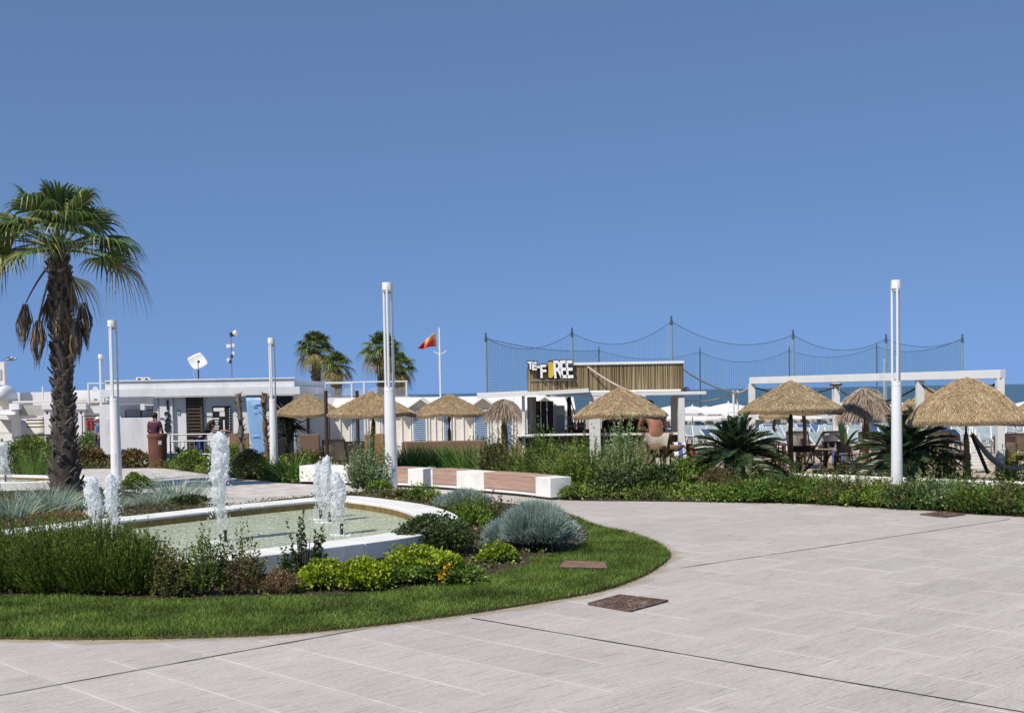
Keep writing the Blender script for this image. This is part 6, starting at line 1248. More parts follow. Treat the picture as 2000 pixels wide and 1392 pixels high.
mb = MB(); prof = [(0.001, 0), (0.13, 0.0), (0.15, zt * 0.3), (0.17, zt * 0.6), (0.13, zt * 0.85), (0.05, zt), (0.001, zt)]; mb.lathe(prof, 16, jitter=0.08); mb.build('body', m_bag, r, smooth=True); mb = MB(); mb.tube([(-0.08, 0, zt * 0.9), (-0.04, 0, zt * 1.12), (0.05, 0, zt * 1.12), (0.08, 0, zt * 0.9)], 0.014, 6); mb.build('handle', m_bag, r)
m_rope = mat('pale_rope', (0.55, 0.50, 0.42), 0.9, 0.2, 9, 0.3); m_roped = mat('dark_rope', (0.02, 0.025, 0.03), 0.9, 0.2, 9, 0.3)
def rope(p0, p1, sag, m, label, rad=0.018, n=14):
    p0, p1 = Vector(p0), Vector(p1); c = (p0 + p1) / 2; mb = MB(); pts = [p0.lerp(p1, i / n) - c + Vector((0, 0, -sag * 4 * (i / n) * (1 - i / n))) for i in range(n + 1)]; mb.tube(pts, rad, 6); o = mb.build('rope', m, None, smooth=True, loc=c); tag(o, label, 'rope')
rope(A(1148, 716, YK - 0.1), A(1262, 775, YK - 0.8), 0.08, m_rope, 'pale rope slung across the reed band of the bar', 0.02)
rope(A(1335, 722, YK + 0.05), A(1438, 766, 34.5), 0.10, m_rope, 'pale rope from the reed band to the white double post', 0.022)
rope(A(1330, 781, YK - 0.3), A(1440, 765, 34.5), 0.12, m_rope, 'pale rope from the bar roof edge to the white double post')
rope(A(1437, 767, 34.5), A(1466, 753, 34.0), 0.05, m_rope, 'short pale rope rising to the left pergola corner')
q = A(1437, 790, 34.5); q.z = -0.0; r = empty('double_post', q, 0, 'pair of thin white posts joined by ropes left of the pergola', 'post')
for dx in (-0.06, 0.06): mb = MB(); mb.cyl((dx, 0, 0), (dx, 0, Zat(762, 1437, 34.5)), 0.03, n=8); mb.build('tube', m_white, r, smooth=True)

# ================================================================== PERGOLA
PR = A(1953, 735, 26.0); PL_ = A(1468, 746, 34.0); zt = PR.z; zb = 2.36
PR.z = PL_.z = 0; pg = empty('pergola', PR, 0, 'white timber pergola frame on the right', 'pergola')
ztop = Zat(722, 1955, 26.0); ang = math.atan2((PL_ - PR).y, (PL_ - PR).x); PM = PR.lerp(PL_, 0.33); PM = A(1797, 800, 28.2); PM.z = 0; Bk = A(1633, 800, 37.0); Bk.z = 0
def pbar(nm, a, b, w, h): mb = MB(); mb.bar(Vector(a) - PR, Vector(b) - PR, w, h); mb.build(nm, m_white, pg, bevel=0.006)
up = Vector((0, 0, 1)); pbar('beam', PR + up * (ztop - 0.09) + (PR - PL_).normalized() * 0.08, PL_ + up * (ztop - 0.09), 0.16, 0.18)
for P_, w in ((PR, 0.15), (PM + Vector((0, 0.0, 0)), 0.16), (PL_, 0.17)): pbar('post', P_, P_ + up * (ztop - 0.185), w, w)
pr = empty('pergola_post', Bk, 0, 'single white post behind the left pergola half', 'post'); zk = Zat(748, 1633, 37.0); mb = MB(); mb.box((0, 0, zk / 2), (0.2, 0.2, zk)); mb.build('shaft', m_white, pr, bevel=0.01); mb = MB(); mb.box((0, 0, zk - 0.05), (0.3, 0.3, 0.06)); mb.build('cap', m_woodd, pr)
rope(PL_ + up * (ztop - 0.25), Bk + up * (zk - 0.12), 0.22, m_roped, 'dark rope from the left pergola corner to the single post', 0.02)
rope(Bk + up * (zk - 0.12), PM + up * (ztop - 0.3), 0.42, m_roped, 'dark rope from the single post to the middle pergola post', 0.02)
rope(PM + up * (ztop - 0.25), PR + up * (ztop - 0.3) + Vector((0, 0.3, 0)), 0.35, m_roped, 'dark rope slung behind the largest straw parasol', 0.02)
rope(Bk + up * (zk - 0.9), A(1760, 770, 30), 0.15, m_rope, 'pale rope crossing the grey thatch parasol')

# white kerb wall behind the right planting
kp = [A(1440, 940, 27.6), A(1560, 940, 26.6), A(1700, 942, 25.4), A(1850, 945, 24.2), A(2010, 950, 23.2), A(2150, 950, 22.4)]
q0 = kp[0].copy(); q0.z = 0; kw = empty('kerb_wall', q0, 0, 'low white wall behind the right planting bed', 'wall')
for a, b in zip(kp, kp[1:]):
    a = Vector((a.x, a.y, 0.17)); b = Vector((b.x, b.y, 0.17)); d = (b - a).normalized() * 0.004; mb = MB(); mb.bar(a + d - Vector((*q0[:2], 0)), b - d - Vector((*q0[:2], 0)), 0.22, 0.34); mb.build('coping_block', m_stone, kw, bevel=0.015)

# ================================================================== FURNITURE OF THE BEACH BAR
def table(px, Y, ytop, w, d, label, m=m_woodd, pallet=False):
    q = A(px, 900, Y); q.z = 0; r = empty('pallet_table' if pallet else 'table', q, random.uniform(-.2, .2), label, 'table'); z = Zat(ytop, px, Y)
    if pallet:
        for i in range(6): mb = MB(); mb.box((0, -d / 2 + d * (i + .5) / 6, z - 0.015), (w, d / 6 - 0.02, 0.03)); mb.build('plank', m, r)
        for x in (-w / 2 + .06, 0, w / 2 - .06): mb = MB(); mb.box((x, 0, z - 0.09), (0.1, d, 0.11)); mb.build('bearer', m, r)
        for x in (-w / 2 + .08, w / 2 - .08):
            for y in (-d / 2 + .08, d / 2 - .08): mb = MB(); mb.box((x, y, (z - .15) / 2), (0.1, 0.1, z - 0.15)); mb.build('leg', m_woodd, r)
    else:
        mb = MB(); mb.box((0, 0, z - 0.02), (w, d, 0.045)); mb.build('table_top', m, r, bevel=0.006)
        for x in (-w / 2 + .05, w / 2 - .05):
            for y in (-d / 2 + .05, d / 2 - .05): mb = MB(); mb.box((x, y, (z - .05) / 2), (0.05, 0.05, z - 0.05)); mb.build('leg', m, r)
    return q, z
m_paleboard = mat('pale_planks', (0.36, 0.28, 0.19), .8, .25, 4, .3, stretch=(0.6, 5, 5))
table(1598, 29.0, 877, 1.05, 0.6, 'dark pallet table with pale plank top beside the parasol post', m_paleboard, True)
table(1640, 27.4, 917, 1.1, 0.5, 'low pale plank bench before the white wall', m_paleboard, True)
table(1660, 30.5, 903, 0.9, 0.7, 'low grey plank seat beside the blue cushion', m_paleboard, True)
table(1508, 31.5, 866, 0.7, 0.6, 'brown square table right of the left cycad', mat('brown_table', (0.15, 0.05, 0.035), .6, .2, 5, .1))
table(1500, 29.5, 890, 0.55, 0.5, 'small dark table between the folding chairs')
table(1846, 27.2, 885, 0.85, 0.7, 'dark crate table right of the right cycad', m_woodd, True)
table(1815, 29.8, 890, 0.7, 0.7, 'dark pallet table behind the right lamp', m_woodd, True)
table(1625, 34.0, 862, 0.5, 0.5, 'dark reddish crate at the single white post', mat('dark_red_wood', (0.075, 0.03, 0.03), .6, .3, 5, .1), True)
table(1690, 33.0, 863, 1.2, 0.8, 'long dark table under the grey thatch parasol', m_woodd, True)
table(1995, 26.2, 885, 0.7, 0.5, 'yellowish slatted crate by the hammock', mat('ochre_wood', (0.25, 0.19, 0.05), .7, .2, 5, .2), True)
c0 = A(1640, 890, 30.0); cloth('cushion', [c0 + Vector((-0.2, -.1, -0.22)), c0 + Vector((0.32, -.2, -0.25)), c0 + Vector((0.1, .15, 0.18)), c0 + Vector((-0.14, .2, 0.2))], -0.12, mat('blue_cloth', (0.07, 0.10, 0.27), .9, .2, 4, .2), 'dark blue cloth draped over the seat', 'cloth', 8, 8)
q = A(1521, 892, 28.6); r = empty('bottle', q - Vector((0, 0, 0.0)), 0, 'yellow float hanging beside the parasol post', 'float'); m_yel = mat('yellow_plastic', (0.68, 0.48, 0.05), .4, .1, 4, .05)
for z in (0.05, -0.12): mb = MB(); mb.sphere((0, 0, z), (0.035, 0.035, 0.07), 10, 8); mb.build('float_ball', m_yel, r, smooth=True)
mb = MB(); mb.cyl((0, 0, -0.85), (0, 0, 0.3), 0.012, n=6); mb.build('stake', m_dark, r)
def folding_chair(px, Y, yseat, label, rz=0.0):
    q = A(px, 915, Y); q.z = 0; r = empty('folding_chair', q, rz, label, 'chair', 'dark folding chairs beside the left cycad'); z = Zat(yseat, px, Y); w = 0.25
    for y in (-0.2, 0.2):
        for s_ in (-1, 1): mb = MB(); mb.bar((-s_ * w, y, 0.02), (s_ * w, y, z), 0.03, 0.03); mb.build('leg', m_woodd, r)
    mb = MB(); mb.box((0, 0, z), (2 * w, 0.42, 0.02)); mb.build('seat', m_woodd, r)
    for x in (-w, w): mb = MB(); mb.bar((x, 0.2, z), (x, 0.28, z + 0.4), 0.03, 0.03); mb.build('back_post', m_woodd, r); mb = MB(); mb.bar((x, -0.22, z + 0.2), (x, 0.24, z + 0.2), 0.04, 0.025); mb.build('armrest', m_woodd, r)
    mb = MB(); mb.box((0, 0.27, z + 0.32), (2 * w, 0.02, 0.15)); mb.build('backrest', m_woodd, r)
folding_chair(1490, 28.6, 903, 'dark folding chair left of the yellow float'); folding_chair(1515, 30.2, 898, 'dark folding chair behind the yellow float', 0.5); folding_chair(1565, 28.0, 905, 'dark folding chair right of the parasol post', -0.4)
def deckchair(px, Y, ytop, w, label, m=m_canvas, rz=0.0, ybot=895):
    q = A(px, ybot, Y); q.z = 0; r = empty('deck_chair', q, rz, label, 'deck chair', 'canvas deck chairs of the beach bar'); h = Zat(ytop, px, Y); w2 = w / 2
    for x in (-w2, w2): mb = MB(); mb.bar((x * 1.1, -0.45, 0.03), (x, 0.35, h), 0.035, 0.05); mb.build('long_rail', m_woodd, r); mb = MB(); mb.bar((x * 1.02, 0.5, 0.03), (x * 1.02, -0.35, h * 0.45), 0.03, 0.045); mb.build('short_rail', m_woodd, r)
    mb = MB(); mb.bar((-w2, 0.35, h), (w2, 0.35, h), 0.03, 0.04); mb.build('top_bar', m_woodd, r)
    vs = []; n = 10
    for i in range(n + 1):
        t = i / n; y = 0.34 - 0.75 * t; z = h * (1 - t) + h * 0.42 * t - 0.30 * h * math.sin(math.pi * t)
        for x in (-w2 * .93, 0, w2 * .93): vs.append((x, y, z))
    mb = MB(); mb.add(vs, [(3 * i + j, 3 * i + j + 1, 3 * i + j + 4, 3 * i + j + 3) for i in range(n) for j in range(2)]); o = mb.build('sling', m, r, smooth=True); o.modifiers.new('t', 'SOLIDIFY').thickness = 0.01
m_khaki = mat('khaki_canvas', (0.34, 0.30, 0.22), .9, .12, 4, .2)
deckchair(655, 35.5, 858, 0.62, 'beige deck chair left of the second straw parasol', m_khaki, R(180))
deckchair(690, 36.5, 862, 0.6, 'deck chair right of the beige one by the huts', m_khaki, R(200))
deckchair(1560, 36.0, 842, 0.6, 'cream deck chair behind the parasol post', m_canvas, R(160)); deckchair(1612, 35.0, 842, 0.6, 'cream deck chair left of the single white post', m_canvas, R(200))
deckchair(925, 42.0, 862, 0.5, 'dark deck chair before the third hut', m_woodd, R(30))
for px, ytop, Y, lab in ((639, 764, 34.5, 'tall dark post between the two left straw parasols'), (700, 764, 36.0, 'tall dark post left of the second straw parasol pole')):
    q = A(px, 893, Y); q.z = 0; zt_ = Zat(ytop, px, Y); mb = MB(); mb.cyl((0, 0, 0), (0, 0, zt_), 0.055, 0.05, 10); mb.cyl((0, 0, zt_), (0, 0, zt_ + 0.02), 0.06, 0.055, 10); o = mb.build('dark_post', m_woodd, None, smooth=True, loc=q); tag(o, lab, 'post')
def sofa(px0, px1, Y, ytop, label, m, back=True):
    q = A((px0 + px1) / 2, 895, Y); q.z = 0; w = (px1 - px0) * Y / FPX; z = Zat(ytop, px0, Y); r = empty('lounge_sofa', q, 0, label, 'sofa'); mb = MB(); mb.box((0, 0.05, z / 2 + 0.03), (w, 0.09, z - 0.06)); mb.build('backrest', m, r, bevel=0.03); mb = MB(); mb.box((0, 0.45, 0.22), (w, 0.7, 0.36)); mb.build('seat', m, r, bevel=0.03)
    for x in (-w / 2 + .05, w / 2 - .05): mb = MB(); mb.box((x, 0.4, z * 0.3), (0.1, 0.75, z * 0.6)); mb.build('armrest', m, r, bevel=0.02)
m_rattan = mat('brown_rattan', (0.20, 0.125, 0.085), .8, .25, 20, .5); m_tan = mat('tan_rattan', (0.29, 0.18, 0.08), .8, .2, 20, .5)
sofa(585, 625, 39.0, 848, 'brown rattan sofa under the leftmost straw parasol', m_rattan); sofa(712, 752, 35.5, 847, 'tan wooden sofa left of the middle lamp', m_tan); sofa(785, 950, 36.0, 862, 'long low brown rattan sofa under the third straw parasol', m_rattan)
# hammock on a curved stand
q = A(1945, 930, 24.8); q.z = 0; r = empty('hammock', q, 0, 'grey hammock hanging beside the right pergola post', 'hammock'); a = A(1898, 848, 24.9) - q; b = A(1930, 925, 24.7) - q
mb = MB(); mb.bar(a, b, 0.05, 0.06); mb.build('strut', m_woodd, r)
pts = [A(1899, 846, 24.9), A(1912, 868, 24.8), A(1930, 893, 24.7), A(1952, 911, 24.6), A(1975, 918, 24.5), A(2003, 915, 24.4), A(2040, 900, 24.4)]; vs = []; 
cp = catmull([p_ - q for p_ in pts], 5, closed=False)
for i, c in enumerate(cp):
    w = 0.04 + 0.11 * min(1, i / 10)
    for k in range(5): u = k / 4 - .5; vs.append((c.x, c.y + u * 2.4 * w, c.z + 0.5 * w * (abs(u) * 2) ** 2))
mb = MB(); mb.add(vs, [(5 * i + k, 5 * i + k + 1, 5 * i + k + 6, 5 * i + k + 5) for i in range(len(cp) - 1) for k in range(4)]); o = mb.build('sling', mat('grey_cloth', (0.42, 0.39, 0.36), .9, .15, 5, .3), r, smooth=True); o.modifiers.new('t', 'SOLIDIFY').thickness = 0.015
# white slatted lifeguard-like chair
q = A(1913, 915, 30.5); q.z = 0; r = empty('slatted_chair', q, 0, 'white slatted high chair behind the hammock', 'chair'); zt_ = Zat(846, 1913, 30.5); s = 30.5 / FPX
for i in range(11): t = i / 10; mb = MB(); mb.box((0, 0.25 * t, 0.15 + (zt_ - 0.2) * t), (36 * s * (1 - 0.55 * t), 0.03, 0.06)); mb.build('slat', m_white, r)
for x in (-1, 1): mb = MB(); mb.bar((x * 18 * s, 0.03, 0), (x * 6 * s, 0.28, zt_), 0.04, 0.05); mb.build('side_rail', m_white, r)
mb = MB(); mb.cyl((0, 0.25, zt_ - 0.05), (0, 0.25, zt_ + 0.12), 0.05, 0.02, 8); mb.build('finial', m_white, r)

# ================================================================== BEACH: WHITE PARASOLS, SUNBEDS
m_sunw = mat('white_sunshade', (0.80, 0.80, 0.80), .7, .05, 2, .15); m_bedb = mat('blue_bed_cloth', (0.06, 0.12, 0.24), .8, .2, 4, .1, orand=.3); m_bedt = mat('teal_bed_cloth', (0.30, 0.37, 0.40), .8, .2, 4, .1)
mb = MB(); ns = 12; vs = [(0, 0, 2.25)]; fs = []
for j, (rr_, z) in enumerate(((0.5, 2.13), (1.0, 1.98), (1.32, 1.84), (1.33, 1.68))):
    for k in range(ns): a = 2 * math.pi * k / ns; vs.append((rr_ * math.cos(a), rr_ * math.sin(a), z - (0.03 if j in (1, 2) else 0) * (k % 2)))
for k in range(ns): fs.append((0, 1 + k, 1 + (k + 1) % ns))
for j in range(3):
    for k in range(ns): fs.append((1 + j * ns + k, 1 + (j + 1) * ns + k, 1 + (j + 1) * ns + (k + 1) % ns, 1 + j * ns + (k + 1) % ns))
mb.add(vs, fs); can_me = mb.mesh('canopy'); can_me.materials.append(m_sunw); mb = MB(); mb.cyl((0, 0, 0), (0, 0, 2.3), 0.025, n=6); mb.sphere((0, 0, 2.31), 0.035, 6, 4); pole_me = mb.mesh('pole'); pole_me.materials.append(m_white)
def bed_meshes(mcl):
    f = MB()
    for y in (-0.3, 0.3): f.bar((-0.95, y, 0.32), (0.35, y, 0.32), 0.035, 0.04); f.bar((0.35, y, 0.32), (0.9, y, 0.72), 0.035, 0.04)
    fm = f.mesh('frame'); fm.materials.append(m_white); l = MB()
    l.bar((0, -0.3, 0), (0, -0.3, 0.31), 0.03, 0.03); l.bar((0, 0.3, 0), (0, 0.3, 0.31), 0.03, 0.03); l.bar((0, -0.3, 0.04), (0, 0.3, 0.04), 0.03, 0.03); lm_ = l.mesh('leg_pair'); lm_.materials.append(m_white)
    s_ = MB(); s_.box((-0.3, 0, 0.33), (1.28, 0.56, 0.03)); sm_ = s_.mesh('seat'); sm_.materials.append(mcl)
    b_ = MB(); b_.box((0.62, 0, 0.53), (0.68, 0.56, 0.03), M=Matrix.Rotation(R(-36), 3, 'Y')); bm_ = b_.mesh('backrest'); bm_.materials.append(mcl); return fm, lm_, sm_, bm_
beds = [bed_meshes(m_bedb), bed_meshes(m_bedt)]
rs = random.Random(4); rows_y = [56, 59.5, 63, 67, 72, 78, 86, 96, 108, 124]; iu = ib = 0
NUM = 'one two three four five six seven eight nine ten eleven twelve thirteen fourteen fifteen sixteen seventeen eighteen nineteen twenty'.split(); ordn = ['first', 'second', 'third', 'fourth', 'fifth', 'sixth', 'seventh', 'eighth']; cnt = ['nearest', 'next', 'following', 'middle', 'further', 'still further', 'far', 'farther', 'very far', 'farthest']
one = MB(); one.box((-0.3, 0, 0.32), (1.3, 0.6, 0.05)); one.box((0.62, 0, 0.53), (0.68, 0.6, 0.04), M=Matrix.Rotation(R(-36), 3, 'Y')); one.cur = 1
for y in (-0.29, 0.29):
    for x in (-0.8, 0.4): one.box((x, y, 0.15), (0.04, 0.04, 0.30))
    one.box((-0.3, y * 1.05, 0.34), (1.32, 0.04, 0.06))
one_me = one.mesh('sunbed')
for mm_ in (m_bedt, m_white): one_me.materials.append(mm_)
one_me2 = one_me.copy(); one_me2.materials[0] = m_bedb
def put_bed(x, y, rz, label):
    if y > 66: tag(link('sunbed', one_me if rs.random() < .75 else one_me2, None, None, (x, y, ground_z(y)), (0, 0, rz)), label, 'sunbed', 'blue and white sunbeds under the white parasols'); return
    r = empty('sunbed', (x, y, ground_z(y)), rz, label, 'sunbed', 'blue and white sunbeds under the white parasols'); f, l, s_, b_ = beds[rs.random() < 0.74]
    link('frame', f, None, r); link('seat', s_, None, r); link('backrest', b_, None, r); link('leg_pair', l, None, r, loc=(-0.75, 0, 0)); link('leg_pair', l, None, r, loc=(0.3, 0, 0))
for j, y in enumerate(rows_y):
    xs_ = [x for x in np.arange(-1.0, 46, 2.75)]; col = 0
    for x in xs_:
        x = x + (j % 2) * 1.5 + rs.uniform(-.15, .15); yy = y + rs.uniform(-.2, .2); px = 1000 + x / yy * FPX
        if px < 1235 or px > 2040: continue
        lab = 'white beach parasol, number %s from the left in the %s row' % (NUM[col], cnt[j])
        r = empty('beach_parasol', (x, yy, ground_z(yy)), rs.uniform(0, 1), lab, 'parasol', 'white beach parasols, %s row' % cnt[j]); r.scale = (1.06, 1.06, rs.uniform(.80, .86)); link('canopy', can_me, None, r); link('pole', pole_me, None, r); col += 1
        if j < 9:
            for dx, sd in ((-0.7, 'left'), (0.7, 'right')): put_bed(x + dx, yy - 0.3, R(90) + rs.uniform(-.3, .3), 'sunbed on the %s under parasol %s of the %s row' % (sd, NUM[col - 1], cnt[j]))
for j, y in enumerate((39.5, 42.0, 44.3, 46.5, 48.5, 50.5, 52.5)):
    col = 0
    for x in np.arange(6, 24, 1.45):
        px = 1000 + x / y * FPX
        if 1330 < px < 2030 and rs.random() < 0.8: col += 1; put_bed(x + rs.uniform(-.2, .2), y + rs.uniform(-.3, .3), R(90) + rs.uniform(-.5, .5), 'sunbed on the open sand, number %s from the left in row %s' % (NUM[col - 1], ordn[j]))
for px, Y, yt, lab in ((1727, 95, 703, 'thin white mast beside the right lamp'), (1714, 97, 672, 'thin pale mast left of the right lamp'), (1752, 60, 700, 'distant white mast right of the right lamp')):
    q = A(px, 790, Y); q.z = ground_z(Y); mb = MB(); h = Zat(yt, px, Y) - q.z; mb.cyl((0, 0, 0), (0, 0, h), 0.06, 0.03, 8); mb.sphere((0, 0, h), 0.06, 8, 6); tag(mb.build('mast', m_white, None, smooth=True, loc=q), lab, 'mast')

# ================================================================== SPORTS NETS
m_netpole = mat('green_net_pole', (0.22, 0.30, 0.32), .5, .15, 4, .05); m_net = mat('green_net', (0.06, 0.15, 0.18), .8, .2, 4, 0); m_netr = mat('net_rope', (0.05, 0.09, 0.12), .8, .2, 4, 0)
def netpole(px, yt, Y, lab, m=m_netpole, rad=0.075):
    q = A(px, 780, Y); q.z = ground_z(Y); h = Zat(yt, px, Y) - q.z; r = empty('net_pole', q, 0, lab, 'pole', 'poles of the sports nets'); mb = MB(); mb.cyl((0, 0, 0), (0, 0, h), rad, rad * .8, 8); mb.build('shaft', m, r, smooth=True); mb = MB(); mb.cyl((0, 0, h - 0.35), (0, 0, h + 0.15), rad * 1.2, rad * .6, 8); mb.build('bracket', m_netr, r); return q + Vector((0, 0, h - 0.15))
front = [(951, 655, 70), (1119, 645, 70), (1313, 622, 70), (1550, 649, 70), (1731, 657, 71), (1880, 657, 72)]; back = [(951, 657, 70.3), (1171, 680, 90), (1368, 683, 90), (1542, 680, 90), (1713, 672, 90), (1880, 659, 72.3)]
flab = ['leftmost green net pole above the huts', 'green net pole behind the bar sign', 'tallest green net pole behind the bar', 'green net pole behind the left pergola half', 'green net pole left of the right lamp', 'rightmost green net pole']
tops = [netpole(*f, l) for f, l in zip(front, flab)]
blab = ['thin far net pole above the reed band', 'thin far net pole right of the bar', 'thin far net pole behind the pergola beam', 'thin far net pole beside the right lamp']
btops = [tops[0] + Vector((0, .3, 0))] + [netpole(*f, l, m_netr, 0.05) for f, l in zip(back[1:5], blab)] + [tops[5] + Vector((0, .3, 0))]
def net(tps, sags, lab, pitch, th, zlow):
    c0 = tps[0].copy(); c0.z = 0; r = empty('sports_net', c0, 0, lab, 'net'); V4 = []; F4 = []
    def wire(pts, th):
        b = len(V4); n = len(pts)
        for p_ in pts: 
            for k in range(3): a = 2.094 * k; V4.append(None)
        for i, p_ in enumerate(pts):
            d = (pts[min(i + 1, n - 1)] - pts[max(i - 1, 0)]).normalized(); s1 = Vector((0, 1, 0)); s2 = d.cross(s1).normalized()
            for k in range(3): a = 2.094 * k; V4[b + 3 * i + k] = tuple(p_ - c0 + (s1 * math.cos(a) + s2 * math.sin(a)) * th)
        for i in range(n - 1):
            for k in range(3): F4.append((b + 3 * i + k, b + 3 * i + (k + 1) % 3, b + 3 * i + 3 + (k + 1) % 3, b + 3 * i + 3 + k))
    mbr = MB()
    for (a, b), sg_ in zip(zip(tps, tps[1:]), sags):
        L = (b - a).length; nv = max(4, int(L / pitch))
        top = [a.lerp(b, i / nv) + Vector((0, 0, -sg_ * 4 * (i / nv) * (1 - i / nv))) for i in range(nv + 1)]
        mbr.tube([t_ - c0 for t_ in top[::max(1, nv // 16)] + [top[-1]]], 0.017, 5)
        for t_ in top: wire([t_, Vector((t_.x, t_.y, zlow))], th)
        nh = int((max(a.z, b.z) - zlow) / pitch)
        for k in range(1, nh):
            f = 1 - k / nh; pts = [Vector((top[i].x, top[i].y, zlow + (top[i].z - zlow) * f)) for i in range(0, nv + 1, max(1, nv // 10))]; wire(pts, th)
    mbr.build('top_rope', m_netr, r, smooth=True); o = link('mesh', mesh_np('mesh', np.array(V4), np.array(F4)), m_net, r); o['kind'] = 'stuff'
net(tops, [0.75, 0.95, 0.9, 0.75, 0.45], 'fine green sports net strung above the bar and pergola', 0.13, 0.0042, -0.6)
net(btops, [0.3, 0.6, 0.8, 0.65, 0.55], 'far side of the green sports net enclosure', 0.16, 0.0045, -0.9)

for px, Y, ys, rz, lab in ((1718, 31.0, 885, 0.4, 'dark folding chair left of the long dark table'), (1735, 29.6, 893, -0.6, 'dark folding chair right behind the right lamp'), (1778, 32.0, 880, 0.9, 'dark folding chair behind the right cycad'), (1868, 31.5, 880, 0.2, 'dark folding chair between crate table and parasol post'),
                          (1588, 31.6, 886, 1.2, 'dark folding chair behind the pallet table'), (1965, 30.0, 884, -0.3, 'dark folding chair behind the hammock'), (1668, 28.2, 905, 0.7, 'dark folding chair beside the low grey seat')):
    folding_chair(px, Y, ys, lab, rz)
for px, Y, yt, lab in ((1700, 36.5, 843, 'beige deck chair behind the grey thatch parasol'), (1745, 35.5, 845, 'beige deck chair partly behind the right lamp'), (1830, 36.0, 842, 'beige deck chair behind the crate table'), (1985, 35.0, 846, 'beige deck chair at the right picture edge')):
    deckchair(px, Y, yt, 0.6, lab, m_khaki, R(170) + 0.2 * random.uniform(-1, 1))

# ================================================================== PEOPLE
m_skin = mat('skin', (0.42, 0.22, 0.15), 0.55, 0.08, 6, 0.1); m_skin2 = mat('tanned_skin', (0.40, 0.185, 0.115), 0.5, 0.1, 6, 0.1); m_hairb = mat('dark_hair', (0.018, 0.013, 0.011), 0.6, 0.3, 20, 0.4)
def skin_obj(name, verts, edges, radii, m, parent, sub=2, root=0):
    me = bpy.data.meshes.new(name); me.from_pydata([tuple(v) for v in verts], edges, []); o = bpy.data.objects.new(name, me); COL.objects.link(o); o.parent = parent
    md = o.modifiers.new('Skin', 'SKIN'); md.use_smooth_shade = True
    if not me.skin_vertices: me.skin_vertices.new(name='SkinVertex') if hasattr(me.skin_vertices, 'new') else None
    for i, r_ in enumerate(radii): me.skin_vertices[0].data[i].radius = (r_, r_) if not hasattr(r_, '__len__') else r_
    me.skin_vertices[0].data[root].use_root = True
    s_ = o.modifiers.new('Sub', 'SUBSURF'); s_.levels = sub; s_.render_levels = sub; me.materials.append(m); return o
BASE = dict(pelvis=(0, 0, .95), spine=(0, 0, 1.14), chest=(0, 0, 1.34), neck=(0, .0, 1.47), jaw=(0, .02, 1.545), head=(0, .03, 1.63), crown=(0, .02, 1.70), nose=(0, .125, 1.605),
            shL=(-.18, 0, 1.405), elL=(-.24, -.02, 1.13), wrL=(-.25, .08, .90), shR=(.18, 0, 1.405), elR=(.24, -.02, 1.13), wrR=(.25, .08, .90),
            hipL=(-.095, 0, .9), knL=(-.11, .03, .49), anL=(-.11, -.02, .09), toL=(-.13, .15, .03), hipR=(.095, 0, .9), knR=(.11, .03, .49), anR=(.11, -.02, .09), toR=(.13, .15, .03))
RAD = dict(pelvis=.135, spine=(.125, .10), chest=(.15, .105), neck=.052, jaw=.066, head=.088, crown=.06, nose=.016, shL=.068, shR=.068, elL=.043, elR=.043, wrL=.029, wrR=.029, hipL=.088, hipR=.088, knL=.058, knR=.058, anL=.038, anR=.038, toL=.032, toR=.032)
BONES = [('pelvis', 'spine'), ('spine', 'chest'), ('chest', 'neck'), ('neck', 'jaw'), ('jaw', 'head'), ('head', 'crown'), ('head', 'nose'), ('chest', 'shL'), ('shL', 'elL'), ('elL', 'wrL'), ('chest', 'shR'), ('shR', 'elR'), ('elR', 'wrR'), ('pelvis', 'hipL'), ('hipL', 'knL'), ('knL', 'anL'), ('anL', 'toL'), ('pelvis', 'hipR'), ('hipR', 'knR'), ('knR', 'anR'), ('anR', 'toR')]
